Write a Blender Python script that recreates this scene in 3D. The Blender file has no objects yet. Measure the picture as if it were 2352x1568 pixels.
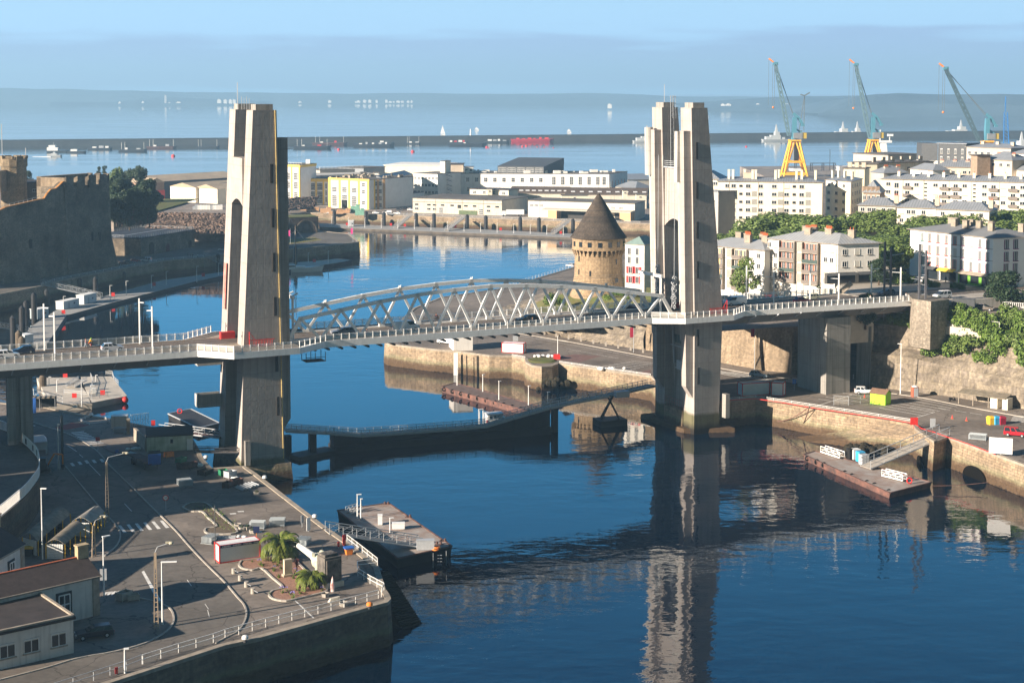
import bpy,math,random
from mathutils import Vector,Matrix
random.seed(7)
S=bpy.context.scene
R=math.radians
FOC=3600.;PIT=R(4);CH=74.;CX=1176.;PY=209.+FOC*math.tan(PIT)
cp,sp=math.cos(PIT),math.sin(PIT)
cd=bpy.data.cameras.new('camera');cam=bpy.data.objects.new('camera',cd);S.collection.objects.link(cam)
cam.location=(0,0,CH);cam.rotation_euler=(R(90)-PIT,0,0)
cd.sensor_width=36;cd.lens=36*FOC/2352;cd.shift_y=(PY-784.)/2352
cd.clip_start=1;cd.clip_end=60000
S.camera=cam
SUN_AZ=R(29.5);SUN_EL=R(19)
sd=bpy.data.lights.new('sun','SUN');sd.energy=5.0;sd.angle=R(0.5);sd.color=(1,.86,.71)
sun=bpy.data.objects.new('sun',sd);S.collection.objects.link(sun)
dv=Vector((math.cos(SUN_AZ)*math.cos(SUN_EL),math.sin(SUN_AZ)*math.cos(SUN_EL),-math.sin(SUN_EL)))
sun.rotation_euler=dv.to_track_quat('-Z','Y').to_euler();sun.location=(-200,-100,200)
w=bpy.data.worlds.new('World');S.world=w;w.use_nodes=True
nt=w.node_tree;N=nt.nodes;L=nt.links;N.clear()
def nd(nt,t,**k):
 n=nt.nodes.new(t)
 for a,b in k.items():setattr(n,a,b)
 return n
out=nd(nt,'ShaderNodeOutputWorld');bg=nd(nt,'ShaderNodeBackground');bg.inputs[1].default_value=.075
sky=nd(nt,'ShaderNodeTexSky',sky_type='NISHITA');sky.sun_disc=False
sky.sun_elevation=SUN_EL;sky.sun_rotation=math.atan2(-math.cos(SUN_AZ),-math.sin(SUN_AZ))%(2*math.pi)
sky.altitude=0;sky.air_density=1.0;sky.dust_density=.4;sky.ozone_density=4
tc=nd(nt,'ShaderNodeTexCoord');sx=nd(nt,'ShaderNodeSeparateXYZ');L.new(tc.outputs['Generated'],sx.inputs[0])
def mth(nt,op,a,b=None,c=None,clamp=False):
 n=nd(nt,'ShaderNodeMath',operation=op);n.use_clamp=clamp
 for i,v in enumerate((a,b,c)):
  if v is None:continue
  if isinstance(v,(int,float)):n.inputs[i].default_value=v
  else:nt.links.new(v,n.inputs[i])
 return n.outputs[0]
def mixc(nt,f,a,b,mode='MIX'):
 n=nd(nt,'ShaderNodeMix',data_type='RGBA',blend_type=mode)
 for i,v in((0,f),(6,a),(7,b)):
  if isinstance(v,(int,float)):n.inputs[i].default_value=v
  elif isinstance(v,tuple):n.inputs[i].default_value=(*v[:3],1)
  else:nt.links.new(v,n.inputs[i])
 return n.outputs[2]
def ramp(nt,f,pts):
 n=nd(nt,'ShaderNodeValToRGB');e=n.color_ramp.elements
 while len(e)<len(pts):e.new(.5)
 for i,(p,c)in enumerate(pts):
  e[i].position=p;e[i].color=(*(c if isinstance(c,tuple)else(c,c,c)),1)
 nt.links.new(f,n.inputs[0]);return n.outputs[0]
el=sx.outputs[2]
tint=mixc(nt,1.0,sky.outputs[0],(.62,.92,1.3),'MULTIPLY')
mp=nd(nt,'ShaderNodeMapping');L.new(tc.outputs['Generated'],mp.inputs[0]);mp.inputs['Scale'].default_value=(7,7,90)
nz=nd(nt,'ShaderNodeTexNoise');nz.inputs['Scale'].default_value=1.0;nz.inputs['Detail'].default_value=9;nz.inputs['Roughness'].default_value=.48
L.new(mp.outputs[0],nz.inputs[0])
lay=ramp(nt,el,[(0.0,.35),(.012,.75),(.022,.68),(.05,.12),(.09,.0)])
cm=mth(nt,'ADD',nz.outputs[0],lay);cm=mth(nt,'SUBTRACT',cm,.82);cm=mth(nt,'MULTIPLY',cm,6.0,clamp=True)
cm=mth(nt,'MULTIPLY',cm,.85)
haz=ramp(nt,el,[(0.0,(2.6,4.6,7.2)),(.02,(2.8,4.6,7.0)),(.055,(2.5,4.1,5.7)),(.12,(.2,3.1,6.3)),(.38,(.02,.95,2.5)),(1.0,(.1,.35,.9))])
base=mixc(nt,.96,tint,haz)
bk=ramp(nt,mth(nt,'MULTIPLY_ADD',sx.outputs[1],.5,.5),[(.35,(.55,.3,.16)),(.64,(1.,1.,1.))])
base=mixc(nt,1.,base,bk,'MULTIPLY')
col=mixc(nt,cm,base,(1.9,2.6,4.3))
L.new(col,bg.inputs[0]);L.new(bg.outputs[0],out.inputs[0])
S.view_settings.view_transform='Standard';S.view_settings.look='None';S.view_settings.exposure=1.44;S.view_settings.gamma=1
S.render.engine='CYCLES'
try:S.cycles.volume_bounces=0;S.cycles.max_bounces=6;S.cycles.transparent_max_bounces=12
except Exception:pass
def ray(x,y):
 v=PY-y;return Vector((x-CX,FOC*cp+v*sp,-FOC*sp+v*cp))
def G(x,y,z=5.8):
 d=ray(x,y);t=(z-CH)/d.z;return Vector((d.x*t,d.y*t,z))
def proj(p):
 a=p[2]-CH;f=p[1]*cp-a*sp;return(CX+FOC*p[0]/f,PY-FOC*(p[1]*sp+a*cp)/f)
def zat(X,Y,py):
 r=(PY-py)/FOC;return CH+(r*Y*cp-Y*sp)/(cp+r*sp)
def GD(x,y,Y):
 d=ray(x,y);t=Y/d.y;return Vector((d.x*t,Y,CH+d.z*t))
TH=R(25);cT,sT=math.cos(TH),math.sin(TH)
def W(u,v,z=0.):return Vector((u*cT-v*sT,u*sT+v*cT,z))
def onv(px,py,v):
 d=ray(px,py);t=v/(-d.x*sT+d.y*cT);return(d.x*t*cT+d.y*t*sT,CH+d.z*t)
def size(px,n,y,z=5.8):
 return n*(CH-z)/(y-209.)
MATS={}
def newmat(name):
 m=bpy.data.materials.new(name);m.use_nodes=True;t=m.node_tree
 b=t.nodes['Principled BSDF'];return m,t,b
def pm(name,col,rough=.7,var=.18,sc=1.0,spec=.3,metal=0.,bump=.0,bsc=None,streak=0.,col2=None,alpha=1.):
 """plain material: colour with two scales of noise, optional vertical streaks and bump"""
 if name in MATS:return MATS[name]
 m,t,b=newmat(name);MATS[name]=m
 tc=nd(t,'ShaderNodeTexCoord')
 n1=nd(t,'ShaderNodeTexNoise');n1.inputs['Scale'].default_value=sc;n1.inputs['Detail'].default_value=5;n1.inputs['Roughness'].default_value=.65
 t.links.new(tc.outputs['Object'],n1.inputs[0])
 f=ramp(t,n1.outputs[0],[(.3,0.),(.7,1.)])
 c2=col2 or tuple(c*(1-var)for c in col);c1=tuple(min(1,c*(1+var*.5))for c in col)
 c=mixc(t,f,c2,c1)
 if streak:
  mp=nd(t,'ShaderNodeMapping');mp.inputs['Scale'].default_value=(1,1,.06);t.links.new(tc.outputs['Object'],mp.inputs[0])
  n2=nd(t,'ShaderNodeTexNoise');n2.inputs['Scale'].default_value=2.2;n2.inputs['Detail'].default_value=4
  t.links.new(mp.outputs[0],n2.inputs[0])
  g=ramp(t,n2.outputs[0],[(.5,0.),(.72,1.)])
  c=mixc(t,mth(t,'MULTIPLY',g,streak),c,tuple(x*.35 for x in col))
 t.links.new(c,b.inputs['Base Color'])
 b.inputs['Roughness'].default_value=rough;b.inputs['Metallic'].default_value=metal
 b.inputs['Specular IOR Level'].default_value=spec
 if alpha<1:
  b.inputs['Alpha'].default_value=alpha
 if bump:
  n3=nd(t,'ShaderNodeTexNoise');n3.inputs['Scale'].default_value=bsc or sc*4;n3.inputs['Detail'].default_value=4
  t.links.new(tc.outputs['Object'],n3.inputs[0])
  bp=nd(t,'ShaderNodeBump');bp.inputs['Strength'].default_value=1;bp.inputs['Distance'].default_value=bump
  t.links.new(n3.outputs[0],bp.inputs['Height']);t.links.new(bp.outputs[0],b.inputs['Normal'])
 return m
def wallcoords(t):
 """x = metres along a vertical wall, y = height"""
 g=nd(t,'ShaderNodeNewGeometry');tc=nd(t,'ShaderNodeTexCoord')
 cr=nd(t,'ShaderNodeVectorMath',operation='CROSS_PRODUCT');cr.inputs[1].default_value=(0,0,1)
 t.links.new(g.outputs['True Normal'],cr.inputs[0])
 nn=nd(t,'ShaderNodeVectorMath',operation='NORMALIZE');t.links.new(cr.outputs[0],nn.inputs[0])
 dt=nd(t,'ShaderNodeVectorMath',operation='DOT_PRODUCT');t.links.new(nn.outputs[0],dt.inputs[0]);t.links.new(tc.outputs['Object'],dt.inputs[1])
 sx=nd(t,'ShaderNodeSeparateXYZ');t.links.new(tc.outputs['Object'],sx.inputs[0])
 cb=nd(t,'ShaderNodeCombineXYZ');t.links.new(dt.outputs['Value'],cb.inputs[0]);t.links.new(sx.outputs[2],cb.inputs[1])
 return cb.outputs[0],tc.outputs['Object'],sx.outputs[2]
def stone(name,c1,c2,mortar,bw=.9,bh=.4,tide=False,rough=.9,dark=.5,big=.12,top=5.8):
 if name in MATS:return MATS[name]
 m,t,b=newmat(name);MATS[name]=m
 wc,ob,z=wallcoords(t)
 br=nd(t,'ShaderNodeTexBrick');br.offset=.5
 br.inputs['Color1'].default_value=(*c1,1);br.inputs['Color2'].default_value=(*c2,1);br.inputs['Mortar'].default_value=(*mortar,1)
 br.inputs['Scale'].default_value=1;br.inputs['Brick Width'].default_value=bw;br.inputs['Row Height'].default_value=bh;br.inputs['Mortar Size'].default_value=.03;br.inputs['Mortar Smooth'].default_value=.3
 t.links.new(wc,br.inputs[0])
 n=nd(t,'ShaderNodeTexNoise');n.inputs['Scale'].default_value=big;n.inputs['Detail'].default_value=8;n.inputs['Roughness'].default_value=.68
 t.links.new(ob,n.inputs[0])
 f=ramp(t,n.outputs[0],[(.32,dark),(.62,1.)])
 c=mixc(t,1.0,br.outputs[0],f,'MULTIPLY')
 n2=nd(t,'ShaderNodeTexNoise');n2.inputs['Scale'].default_value=1.6;n2.inputs['Detail'].default_value=5
 t.links.new(ob,n2.inputs[0]);c=mixc(t,.7,c,ramp(t,n2.outputs[0],[(.3,.55),(.7,1.25)]),'MULTIPLY')
 mp=nd(t,'ShaderNodeMapping');mp.inputs['Scale'].default_value=(.9,.9,.05);t.links.new(ob,mp.inputs[0])
 n4=nd(t,'ShaderNodeTexNoise');n4.inputs['Scale'].default_value=1.2;n4.inputs['Detail'].default_value=4;t.links.new(mp.outputs[0],n4.inputs[0])
 c=mixc(t,mth(t,'MULTIPLY',ramp(t,n4.outputs[0],[(.5,0.),(.75,1.)]),.6),c,tuple(x*.3 for x in c1))
 if tide:
  k=mth(t,'ADD',z,mth(t,'MULTIPLY',n.outputs[0],2.6));k=mth(t,'ADD',k,mth(t,'MULTIPLY',n2.outputs[0],.8))
  hue=mixc(t,n2.outputs[0],(.05,.032,.02),(.13,.085,.05))
  c=mixc(t,ramp(t,mth(t,'DIVIDE',k,10.),[(.28,1.),(.36,.75),(.45,0.)]),c,hue)
  g=ramp(t,mth(t,'DIVIDE',k,10.),[(.33,0.),(.4,.7),(.5,0.)])
  c=mixc(t,mth(t,'MULTIPLY',g,.6),c,(.22,.23,.13))
  wl=ramp(t,mth(t,'DIVIDE',k,10.),[(.155,1.),(.19,0.)])
  c=mixc(t,mth(t,'MULTIPLY',wl,.85),c,(.02,.014,.01))
 t.links.new(c,b.inputs['Base Color']);b.inputs['Roughness'].default_value=rough;b.inputs['Specular IOR Level'].default_value=.2
 bp=nd(t,'ShaderNodeBump');bp.inputs['Strength'].default_value=.8;bp.inputs['Distance'].default_value=.12
 hh=mth(t,'ADD',mth(t,'MULTIPLY',br.outputs['Fac'],-.5),n2.outputs[0]);t.links.new(hh,bp.inputs['Height']);t.links.new(bp.outputs[0],b.inputs['Normal'])
 return m
COL=S.collection
class MB:
 def __init__(s):s.v=[];s.f=[];s.m=[];s.mi=0
 def add(s,vs,fs):
  o=len(s.v);s.v+=[tuple(p)for p in vs]
  for f in fs:s.f.append(tuple(i+o for i in f));s.m.append(s.mi)
  return s
 def quad(s,*p):return s.add(p,[tuple(range(len(p)))])
 def hexa(s,b,t):
  n=len(b);return s.add(list(b)+list(t),[tuple(range(n-1,-1,-1)),tuple(range(n,2*n))]+[(i,(i+1)%n,n+(i+1)%n,n+i)for i in range(n)])
 def box(s,x0,x1,y0,y1,z0,z1):
  return s.hexa([(x0,y0,z0),(x1,y0,z0),(x1,y1,z0),(x0,y1,z0)],[(x0,y0,z1),(x1,y0,z1),(x1,y1,z1),(x0,y1,z1)])
 def ob(s,c,sx,sy,sz,a=0.):
  ca,sa=math.cos(a),math.sin(a)
  r=[(c[0]+x*ca-y*sa,c[1]+x*sa+y*ca)for x,y in((-sx/2,-sy/2),(sx/2,-sy/2),(sx/2,sy/2),(-sx/2,sy/2))]
  return s.hexa([(x,y,c[2])for x,y in r],[(x,y,c[2]+sz)for x,y in r])
 def ubox(s,u0,u1,v0,v1,z0,z1):
  r=[W(u0,v0),W(u1,v0),W(u1,v1),W(u0,v1)]
  return s.hexa([(p.x,p.y,z0)for p in r],[(p.x,p.y,z1)for p in r])
 def prism(s,poly,z0,z1):return s.hexa([(p[0],p[1],z0)for p in poly],[(p[0],p[1],z1)for p in poly])
 def bar(s,p,q,w,h=None,up=(0,0,1)):
  p=Vector(p);q=Vector(q);d=(q-p)
  if d.length<1e-6:return s
  d.normalize();h=w if h is None else h
  x=d.cross(Vector(up))
  if x.length<1e-3:x=d.cross(Vector((1,0,0)))
  x.normalize();y=x.cross(d).normalized();x*=w/2;y*=h/2
  vs=[p-x-y,p+x-y,p+x+y,p-x+y,q-x-y,q+x-y,q+x+y,q-x+y]
  return s.add(vs,[(0,3,2,1),(4,5,6,7),(0,1,5,4),(1,2,6,5),(2,3,7,6),(3,0,4,7)])
 def cyl(s,p,q,r,r2=None,n=10,cap=True):
  p=Vector(p);q=Vector(q);d=(q-p).normalized();r2=r if r2 is None else r2
  x=d.cross(Vector((0,0,1)))
  if x.length<1e-3:x=Vector((1,0,0))
  x.normalize();y=d.cross(x)
  vs=[]
  for c,rr in((p,r),(q,r2)):
   for i in range(n):
    a=2*math.pi*i/n;vs.append(c+x*rr*math.cos(a)+y*rr*math.sin(a))
  fs=[(i,(i+1)%n,n+(i+1)%n,n+i)for i in range(n)]
  if cap:fs+=[tuple(range(n-1,-1,-1)),tuple(range(n,2*n))]
  return s.add(vs,fs)
 def sph(s,c,r,n=8,m=6,sz=1.):
  vs=[];fs=[]
  for j in range(m+1):
   a=math.pi*j/m
   for i in range(n):
    b=2*math.pi*i/n;vs.append((c[0]+r*math.sin(a)*math.cos(b),c[1]+r*math.sin(a)*math.sin(b),c[2]+r*sz*math.cos(a)))
  for j in range(m):
   for i in range(n):fs.append((j*n+i,(j+1)*n+i,(j+1)*n+(i+1)%n,j*n+(i+1)%n))
  return s.add(vs,fs)
 def path(s,pts,w,h=None):
  for a,b in zip(pts,pts[1:]):s.bar(a,b,w,h)
  return s
 def tor(s,c,r,r2,ax=(0,1,0),n=12,m=6):
  ax=Vector(ax).normalized();x=ax.cross(Vector((0,0,1)))
  if x.length<1e-3:x=Vector((1,0,0))
  x.normalize();y=ax.cross(x);vs=[];fs=[];c=Vector(c)
  for i in range(n):
   a=2*math.pi*i/n;d=x*math.cos(a)+y*math.sin(a)
   for j in range(m):
    b=2*math.pi*j/m;vs.append(c+d*(r+r2*math.cos(b))+ax*r2*math.sin(b))
  for i in range(n):
   for j in range(m):fs.append((i*m+j,((i+1)%n)*m+j,((i+1)%n)*m+(j+1)%m,i*m+(j+1)%m))
  return s.add(vs,fs)
 def mesh(s,name,mats,off=None):
  me=bpy.data.meshes.new(name)
  vs=s.v if off is None else[(x-off[0],y-off[1],z-off[2])for x,y,z in s.v]
  me.from_pydata(vs,[],s.f)
  for m in(mats if isinstance(mats,(list,tuple))else[mats]):me.materials.append(m)
  if s.mi or any(s.m):me.polygons.foreach_set('material_index',s.m)
  me.update();return me
def tag(o,label=None,cat=None,group=None,kind=None):
 if label:o['label']=label
 if cat:o['category']=cat
 if group:o['group']=group
 if kind:o['kind']=kind
 return o
def thing(name,label,cat,loc=(0,0,0),rz=0.,group=None):
 o=bpy.data.objects.new(name,None);COL.objects.link(o);o.location=loc;o.rotation_euler=(0,0,rz)
 o.empty_display_size=.1
 return tag(o,label,cat,group)
def wloc(o):
 v=Vector((0,0,0))
 while o:v+=Vector(o.location);o=o.parent
 return v
def part(mb,name,mats,parent,local=False,label=None,smooth=False):
 me=mb.mesh(name,mats,None if local else wloc(parent))
 if smooth:me.shade_smooth()
 o=bpy.data.objects.new(name,me);COL.objects.link(o);o.parent=parent
 if label:o['label']=label
 return o
def inst(name,me,parent,loc,rz=0.,label=None,ry=0.):
 o=bpy.data.objects.new(name,me);COL.objects.link(o);o.parent=parent
 p=Vector(loc)
 o.location=p;o.rotation_euler=(0,ry,rz)
 if label:o['label']=label
 return o
def solo(mb,name,mats,label,cat,loc=(0,0,0),rz=0.,group=None,world=True,smooth=False):
 me=mb.mesh(name,mats,loc if world else None)
 if smooth:me.shade_smooth()
 o=bpy.data.objects.new(name,me);COL.objects.link(o);o.location=loc;o.rotation_euler=(0,0,rz)
 return tag(o,label,cat,group)
def struct(mb,name,mats,smooth=False):
 me=mb.mesh(name,mats)
 if smooth:me.shade_smooth()
 o=bpy.data.objects.new(name,me);COL.objects.link(o);o['kind']='structure';return o
def copy(o,loc,rz=None,label=None,sc=None):
 c=o.copy();COL.objects.link(c);c.location=loc
 if rz is not None:c.rotation_euler=(0,0,rz)
 if sc:c.scale=(sc,sc,sc)if isinstance(sc,(int,float))else sc
 if label:c['label']=label
 for ch in list(o.children):
  d=ch.copy();COL.objects.link(d);d.parent=c
  for g in list(ch.children):
   e=g.copy();COL.objects.link(e);e.parent=d
 return c
def ang(a,b):return math.atan2(b[1]-a[1],b[0]-a[0])
def lerp(a,b,t):return Vector(a)*(1-t)+Vector(b)*t
def ccw(pts):
 s=sum(a[0]*b[1]-b[0]*a[1]for a,b in zip(pts,pts[1:]+pts[:1]))
 return pts if s>0 else pts[::-1]
M_conc=None
def concrete(name,col,form=2.4,streak=.5,tide=False):
 m,t,b=newmat(name);wc,ob,z=wallcoords(t)
 br=nd(t,'ShaderNodeTexBrick');br.offset=0
 br.inputs['Color1'].default_value=(1,1,1,1);br.inputs['Color2'].default_value=(.93,.93,.93,1);br.inputs['Mortar'].default_value=(.72,.72,.72,1)
 br.inputs['Scale'].default_value=1;br.inputs['Brick Width'].default_value=form*.55;br.inputs['Row Height'].default_value=form;br.inputs['Mortar Size'].default_value=.05;br.inputs['Mortar Smooth'].default_value=.6
 t.links.new(wc,br.inputs[0])
 n=nd(t,'ShaderNodeTexNoise');n.inputs['Scale'].default_value=.25;n.inputs['Detail'].default_value=8;n.inputs['Roughness'].default_value=.7;t.links.new(ob,n.inputs[0])
 c=mixc(t,ramp(t,n.outputs[0],[(.3,0.),(.7,1.)]),tuple(x*.8 for x in col),tuple(x*1.08 for x in col))
 c=mixc(t,1.,c,br.outputs[0],'MULTIPLY')
 mp=nd(t,'ShaderNodeMapping');mp.inputs['Scale'].default_value=(1.2,1.2,.04);t.links.new(ob,mp.inputs[0])
 n2=nd(t,'ShaderNodeTexNoise');n2.inputs['Scale'].default_value=1.3;n2.inputs['Detail'].default_value=6;t.links.new(mp.outputs[0],n2.inputs[0])
 c=mixc(t,mth(t,'MULTIPLY',ramp(t,n2.outputs[0],[(.48,0.),(.7,1.)]),streak),c,tuple(x*.42 for x in col))
 if tide:
  k=mth(t,'ADD',z,mth(t,'MULTIPLY',n.outputs[0],2.0))
  c=mixc(t,ramp(t,mth(t,'DIVIDE',k,10.),[(.5,1.),(.58,0.)]),c,mixc(t,n2.outputs[0],(.05,.05,.025),(.2,.18,.1)))
  c=mixc(t,ramp(t,mth(t,'DIVIDE',k,10.),[(.2,1.),(.35,0.)]),c,(.02,.016,.012))
 t.links.new(c,b.inputs['Base Color']);b.inputs['Roughness'].default_value=.85;b.inputs['Specular IOR Level'].default_value=.25
 bp=nd(t,'ShaderNodeBump');bp.inputs['Strength'].default_value=.8;bp.inputs['Distance'].default_value=.03
 n5=nd(t,'ShaderNodeTexNoise');n5.inputs['Scale'].default_value=1.4;n5.inputs['Detail'].default_value=5;t.links.new(ob,n5.inputs[0])
 t.links.new(mth(t,'ADD',n5.outputs[0],mth(t,'MULTIPLY',br.outputs['Fac'],-.6)),bp.inputs['Height']);t.links.new(bp.outputs[0],b.inputs['Normal'])
 MATS[name]=m;return m
CONC=concrete('tower_concrete',(.43,.385,.35),2.6,.3,True)
CONC2=concrete('pale_concrete',(.5,.48,.44),3.2,.5)
CONCD=concrete('pier_concrete',(.33,.31,.28),3.,.75)
WHITE=pm('white_painted_steel',(.88,.87,.84),.5,.08,1.5,.4,streak=.15)
WHITE2=pm('white_paint',(.8,.8,.78),.5,.08,2.)
GREYST=pm('galvanised_steel',(.42,.44,.46),.5,.15,3.,.5)
DARKST=pm('dark_steel',(.05,.05,.055),.6,.3,2.)
RUST=pm('rusty_steel',(.17,.08,.06),.9,.5,.7,bump=.02,col2=(.05,.04,.04),streak=.4)
RED=pm('red_paint',(.62,.035,.03),.5,.15,2.)
YEL=pm('yellow_paint',(.85,.5,.04),.5,.12,2.)
ORA=pm('orange_paint',(.8,.24,.04),.5,.12,2.)
BLUE=pm('blue_paint',(.03,.13,.45),.5,.15,2.)
GREEN=pm('green_paint',(.03,.2,.1),.5,.2,2.)
BLACK=pm('black_rubber',(.015,.015,.015),.8,.3,2.)
def asphalt(name,col,dk=.62):
 m,t,b=newmat(name);tc=nd(t,'ShaderNodeTexCoord');ob=tc.outputs['Object']
 n=nd(t,'ShaderNodeTexNoise');n.inputs['Scale'].default_value=.09;n.inputs['Detail'].default_value=9;n.inputs['Roughness'].default_value=.7;t.links.new(ob,n.inputs[0])
 c=mixc(t,ramp(t,n.outputs[0],[(.3,0.),(.68,1.)]),tuple(x*dk for x in col),tuple(x*1.15 for x in col))
 mp=nd(t,'ShaderNodeMapping');mp.inputs['Rotation'].default_value=(0,0,.45);t.links.new(ob,mp.inputs[0])
 vd=nd(t,'ShaderNodeTexVoronoi',distance='CHEBYCHEV');vd.inputs['Scale'].default_value=.09;t.links.new(mp.outputs[0],vd.inputs[0])
 c=mixc(t,.45,c,ramp(t,vd.outputs['Color'],[(.25,.62),(.4,1.),(.8,1.12)]),'MULTIPLY')
 n2=nd(t,'ShaderNodeTexNoise');n2.inputs['Scale'].default_value=.5;n2.inputs['Detail'].default_value=3;t.links.new(ob,n2.inputs[0])
 ad=nd(t,'ShaderNodeVectorMath',operation='ADD');t.links.new(ob,ad.inputs[0]);sc=nd(t,'ShaderNodeVectorMath',operation='SCALE');sc.inputs[3].default_value=2.;t.links.new(n2.outputs['Color'],sc.inputs[0]);t.links.new(sc.outputs[0],ad.inputs[1])
 ve=nd(t,'ShaderNodeTexVoronoi',feature='DISTANCE_TO_EDGE');ve.inputs['Scale'].default_value=.12;t.links.new(ad.outputs[0],ve.inputs[0])
 c=mixc(t,mth(t,'MULTIPLY',ramp(t,ve.outputs['Distance'],[(.004,1.),(.012,0.)]),.7),c,tuple(x*.3 for x in col))
 n3=nd(t,'ShaderNodeTexNoise');n3.inputs['Scale'].default_value=1.3;n3.inputs['Detail'].default_value=6;t.links.new(ob,n3.inputs[0]);c=mixc(t,.5,c,ramp(t,n3.outputs[0],[(.35,.75),(.6,1.1)]),'MULTIPLY')
 t.links.new(c,b.inputs['Base Color']);b.inputs['Roughness'].default_value=.9;b.inputs['Specular IOR Level'].default_value=.2;MATS[name]=m;return m
ASPH=asphalt('asphalt',(.225,.19,.16))
ASPH2=asphalt('dark_asphalt',(.155,.138,.12),.7)
PAVE=asphalt('pale_asphalt',(.3,.25,.21))
KERB=pm('kerb_stone',(.42,.38,.33),.85,.25,.8)
PAINT=pm('road_paint',(.75,.73,.68),.8,.35,1.5)
COPE=pm('coping_stone',(.34,.29,.23),.9,.35,.8)
QWALL=stone('quay_granite',(.47,.35,.23),(.34,.26,.18),(.22,.18,.14),1.5,.55,True)
RUBBLE=stone('rampart_rubble',(.46,.35,.23),(.34,.26,.18),(.27,.21,.15),.5,.25,False,dark=.6,big=.16)
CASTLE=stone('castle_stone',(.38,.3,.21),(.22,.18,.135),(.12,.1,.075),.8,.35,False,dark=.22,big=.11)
TANGUY=stone('tanguy_stone',(.52,.37,.22),(.38,.27,.17),(.28,.21,.14),.6,.28,False,dark=.75,big=.2)
ROCK=stone('rock_face',(.36,.3,.22),(.25,.21,.17),(.2,.17,.13),2.5,1.7,False,dark=.45,big=.3)
GRASSM=pm('rough_grass',(.09,.12,.035),.95,.5,.25,.1,col2=(.16,.13,.06),bump=.06,bsc=3)
ZINC=None
def zinc(name,col,w=.6,var=.12):
 m,t,b=newmat(name);wc,ob,z=wallcoords(t)
 sx=nd(t,'ShaderNodeSeparateXYZ');t.links.new(wc,sx.inputs[0])
 k=mth(t,'FRACT',mth(t,'DIVIDE',sx.outputs[0],w));k=mth(t,'LESS_THAN',k,.16)
 n=nd(t,'ShaderNodeTexNoise');n.inputs['Scale'].default_value=.5;n.inputs['Detail'].default_value=5;t.links.new(ob,n.inputs[0])
 c=mixc(t,n.outputs[0],tuple(x*(1-2*var)for x in col),tuple(x*(1+2*var)for x in col))
 c=mixc(t,k,c,tuple(x*.55 for x in col));t.links.new(c,b.inputs['Base Color'])
 b.inputs['Roughness'].default_value=.55;b.inputs['Metallic'].default_value=.1;MATS[name]=m;return m
ZINC=zinc('zinc_roof',(.25,.265,.285),.9);ZINC2=zinc('pale_zinc_roof',(.36,.37,.375),.9)
SLATE=pm('slate_roof',(.06,.045,.04),.8,.3,1.2,bump=.03,bsc=5)
FIBRE=pm('fibre_cement_sheet',(.26,.22,.165),.9,.4,.9,streak=.0,bump=.02)
TILES=stone('slate_cone_tiles',(.15,.115,.085),(.085,.07,.06),(.05,.045,.04),.45,.3,False,dark=.6,big=.3)
def plaster(name,c,streak=.12):return pm(name,c,.85,.1,.35,.25,streak=streak)
CREAM=plaster('cream_plaster',(.72,.66,.53));WPL=plaster('white_plaster',(.8,.77,.71));GPL=plaster('grey_plaster',(.42,.39,.35));BPL=plaster('beige_plaster',(.6,.5,.38));DIRTY=plaster('weathered_render',(.58,.53,.44),.4)
TAN=plaster('tan_plaster',(.5,.42,.33))
DGREY=pm('dark_cladding',(.075,.08,.085),.6,.15,1.)
FRAMEW=pm('window_frame_white',(.68,.68,.66),.5,.05,2.)
GLASS,_t,_b=newmat('window_glass');MATS['window_glass']=GLASS
_b.inputs['Base Color'].default_value=(.02,.026,.032,1);_b.inputs['Roughness'].default_value=.12;_b.inputs['Specular IOR Level'].default_value=.6
SHUT=pm('roller_shutter',(.6,.57,.5),.6,.08,3.);REDSH=pm('red_shutter',(.55,.03,.03),.6,.1,3.)
TERRA=pm('terracotta',(.5,.13,.05),.8,.25,3.)
GRAV=pm('pebble_mulch',(.36,.2,.14),.95,.5,4.,bump=.05,bsc=8)
SKIN=pm('skin',(.5,.3,.2),.6,.05);CLOTHD=pm('dark_cloth',(.03,.035,.05),.9);CLOTHY=pm('yellow_jacket',(.8,.42,.0),.8)
def mesh_screen(name,col,a):
 m,t,b=newmat(name);b.inputs['Base Color'].default_value=(*col,1);b.inputs['Roughness'].default_value=.6
 b.inputs['Alpha'].default_value=a;MATS[name]=m;return m
SCREEN=mesh_screen('railing_mesh',(.66,.65,.6),.5);NET=mesh_screen('fence_net',(.6,.56,.48),.16)
_c={}
def colour(c,rough=.4,spec=.5):
 k=(tuple(round(x,2)for x in c),rough)
 if k not in _c:_c[k]=pm('paint_%02d'%len(_c),c,rough,.06,2.,spec)
 return _c[k]
def leafmat(name,a,b_,c_):
 m,t,b=newmat(name);tc=nd(t,'ShaderNodeTexCoord')
 n=nd(t,'ShaderNodeTexNoise');n.inputs['Scale'].default_value=.9;n.inputs['Detail'].default_value=3;t.links.new(tc.outputs['Object'],n.inputs[0])
 n2=nd(t,'ShaderNodeTexNoise');n2.inputs['Scale'].default_value=5;t.links.new(tc.outputs['Object'],n2.inputs[0])
 c=mixc(t,ramp(t,n.outputs[0],[(.35,0.),(.65,1.)]),a,b_);c=mixc(t,ramp(t,n2.outputs[0],[(.45,0.),(.7,1.)]),c,c_)
 t.links.new(c,b.inputs['Base Color']);b.inputs['Roughness'].default_value=.6;b.inputs['Specular IOR Level'].default_value=.3
 b.inputs['Transmission Weight'].default_value=0
 MATS[name]=m;return m
LEAF=leafmat('leaf_green',(.07,.12,.025),(.12,.18,.04),(.18,.22,.06));LEAFD=leafmat('leaf_dark',(.012,.03,.014),(.03,.05,.02),(.04,.07,.03))
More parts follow.
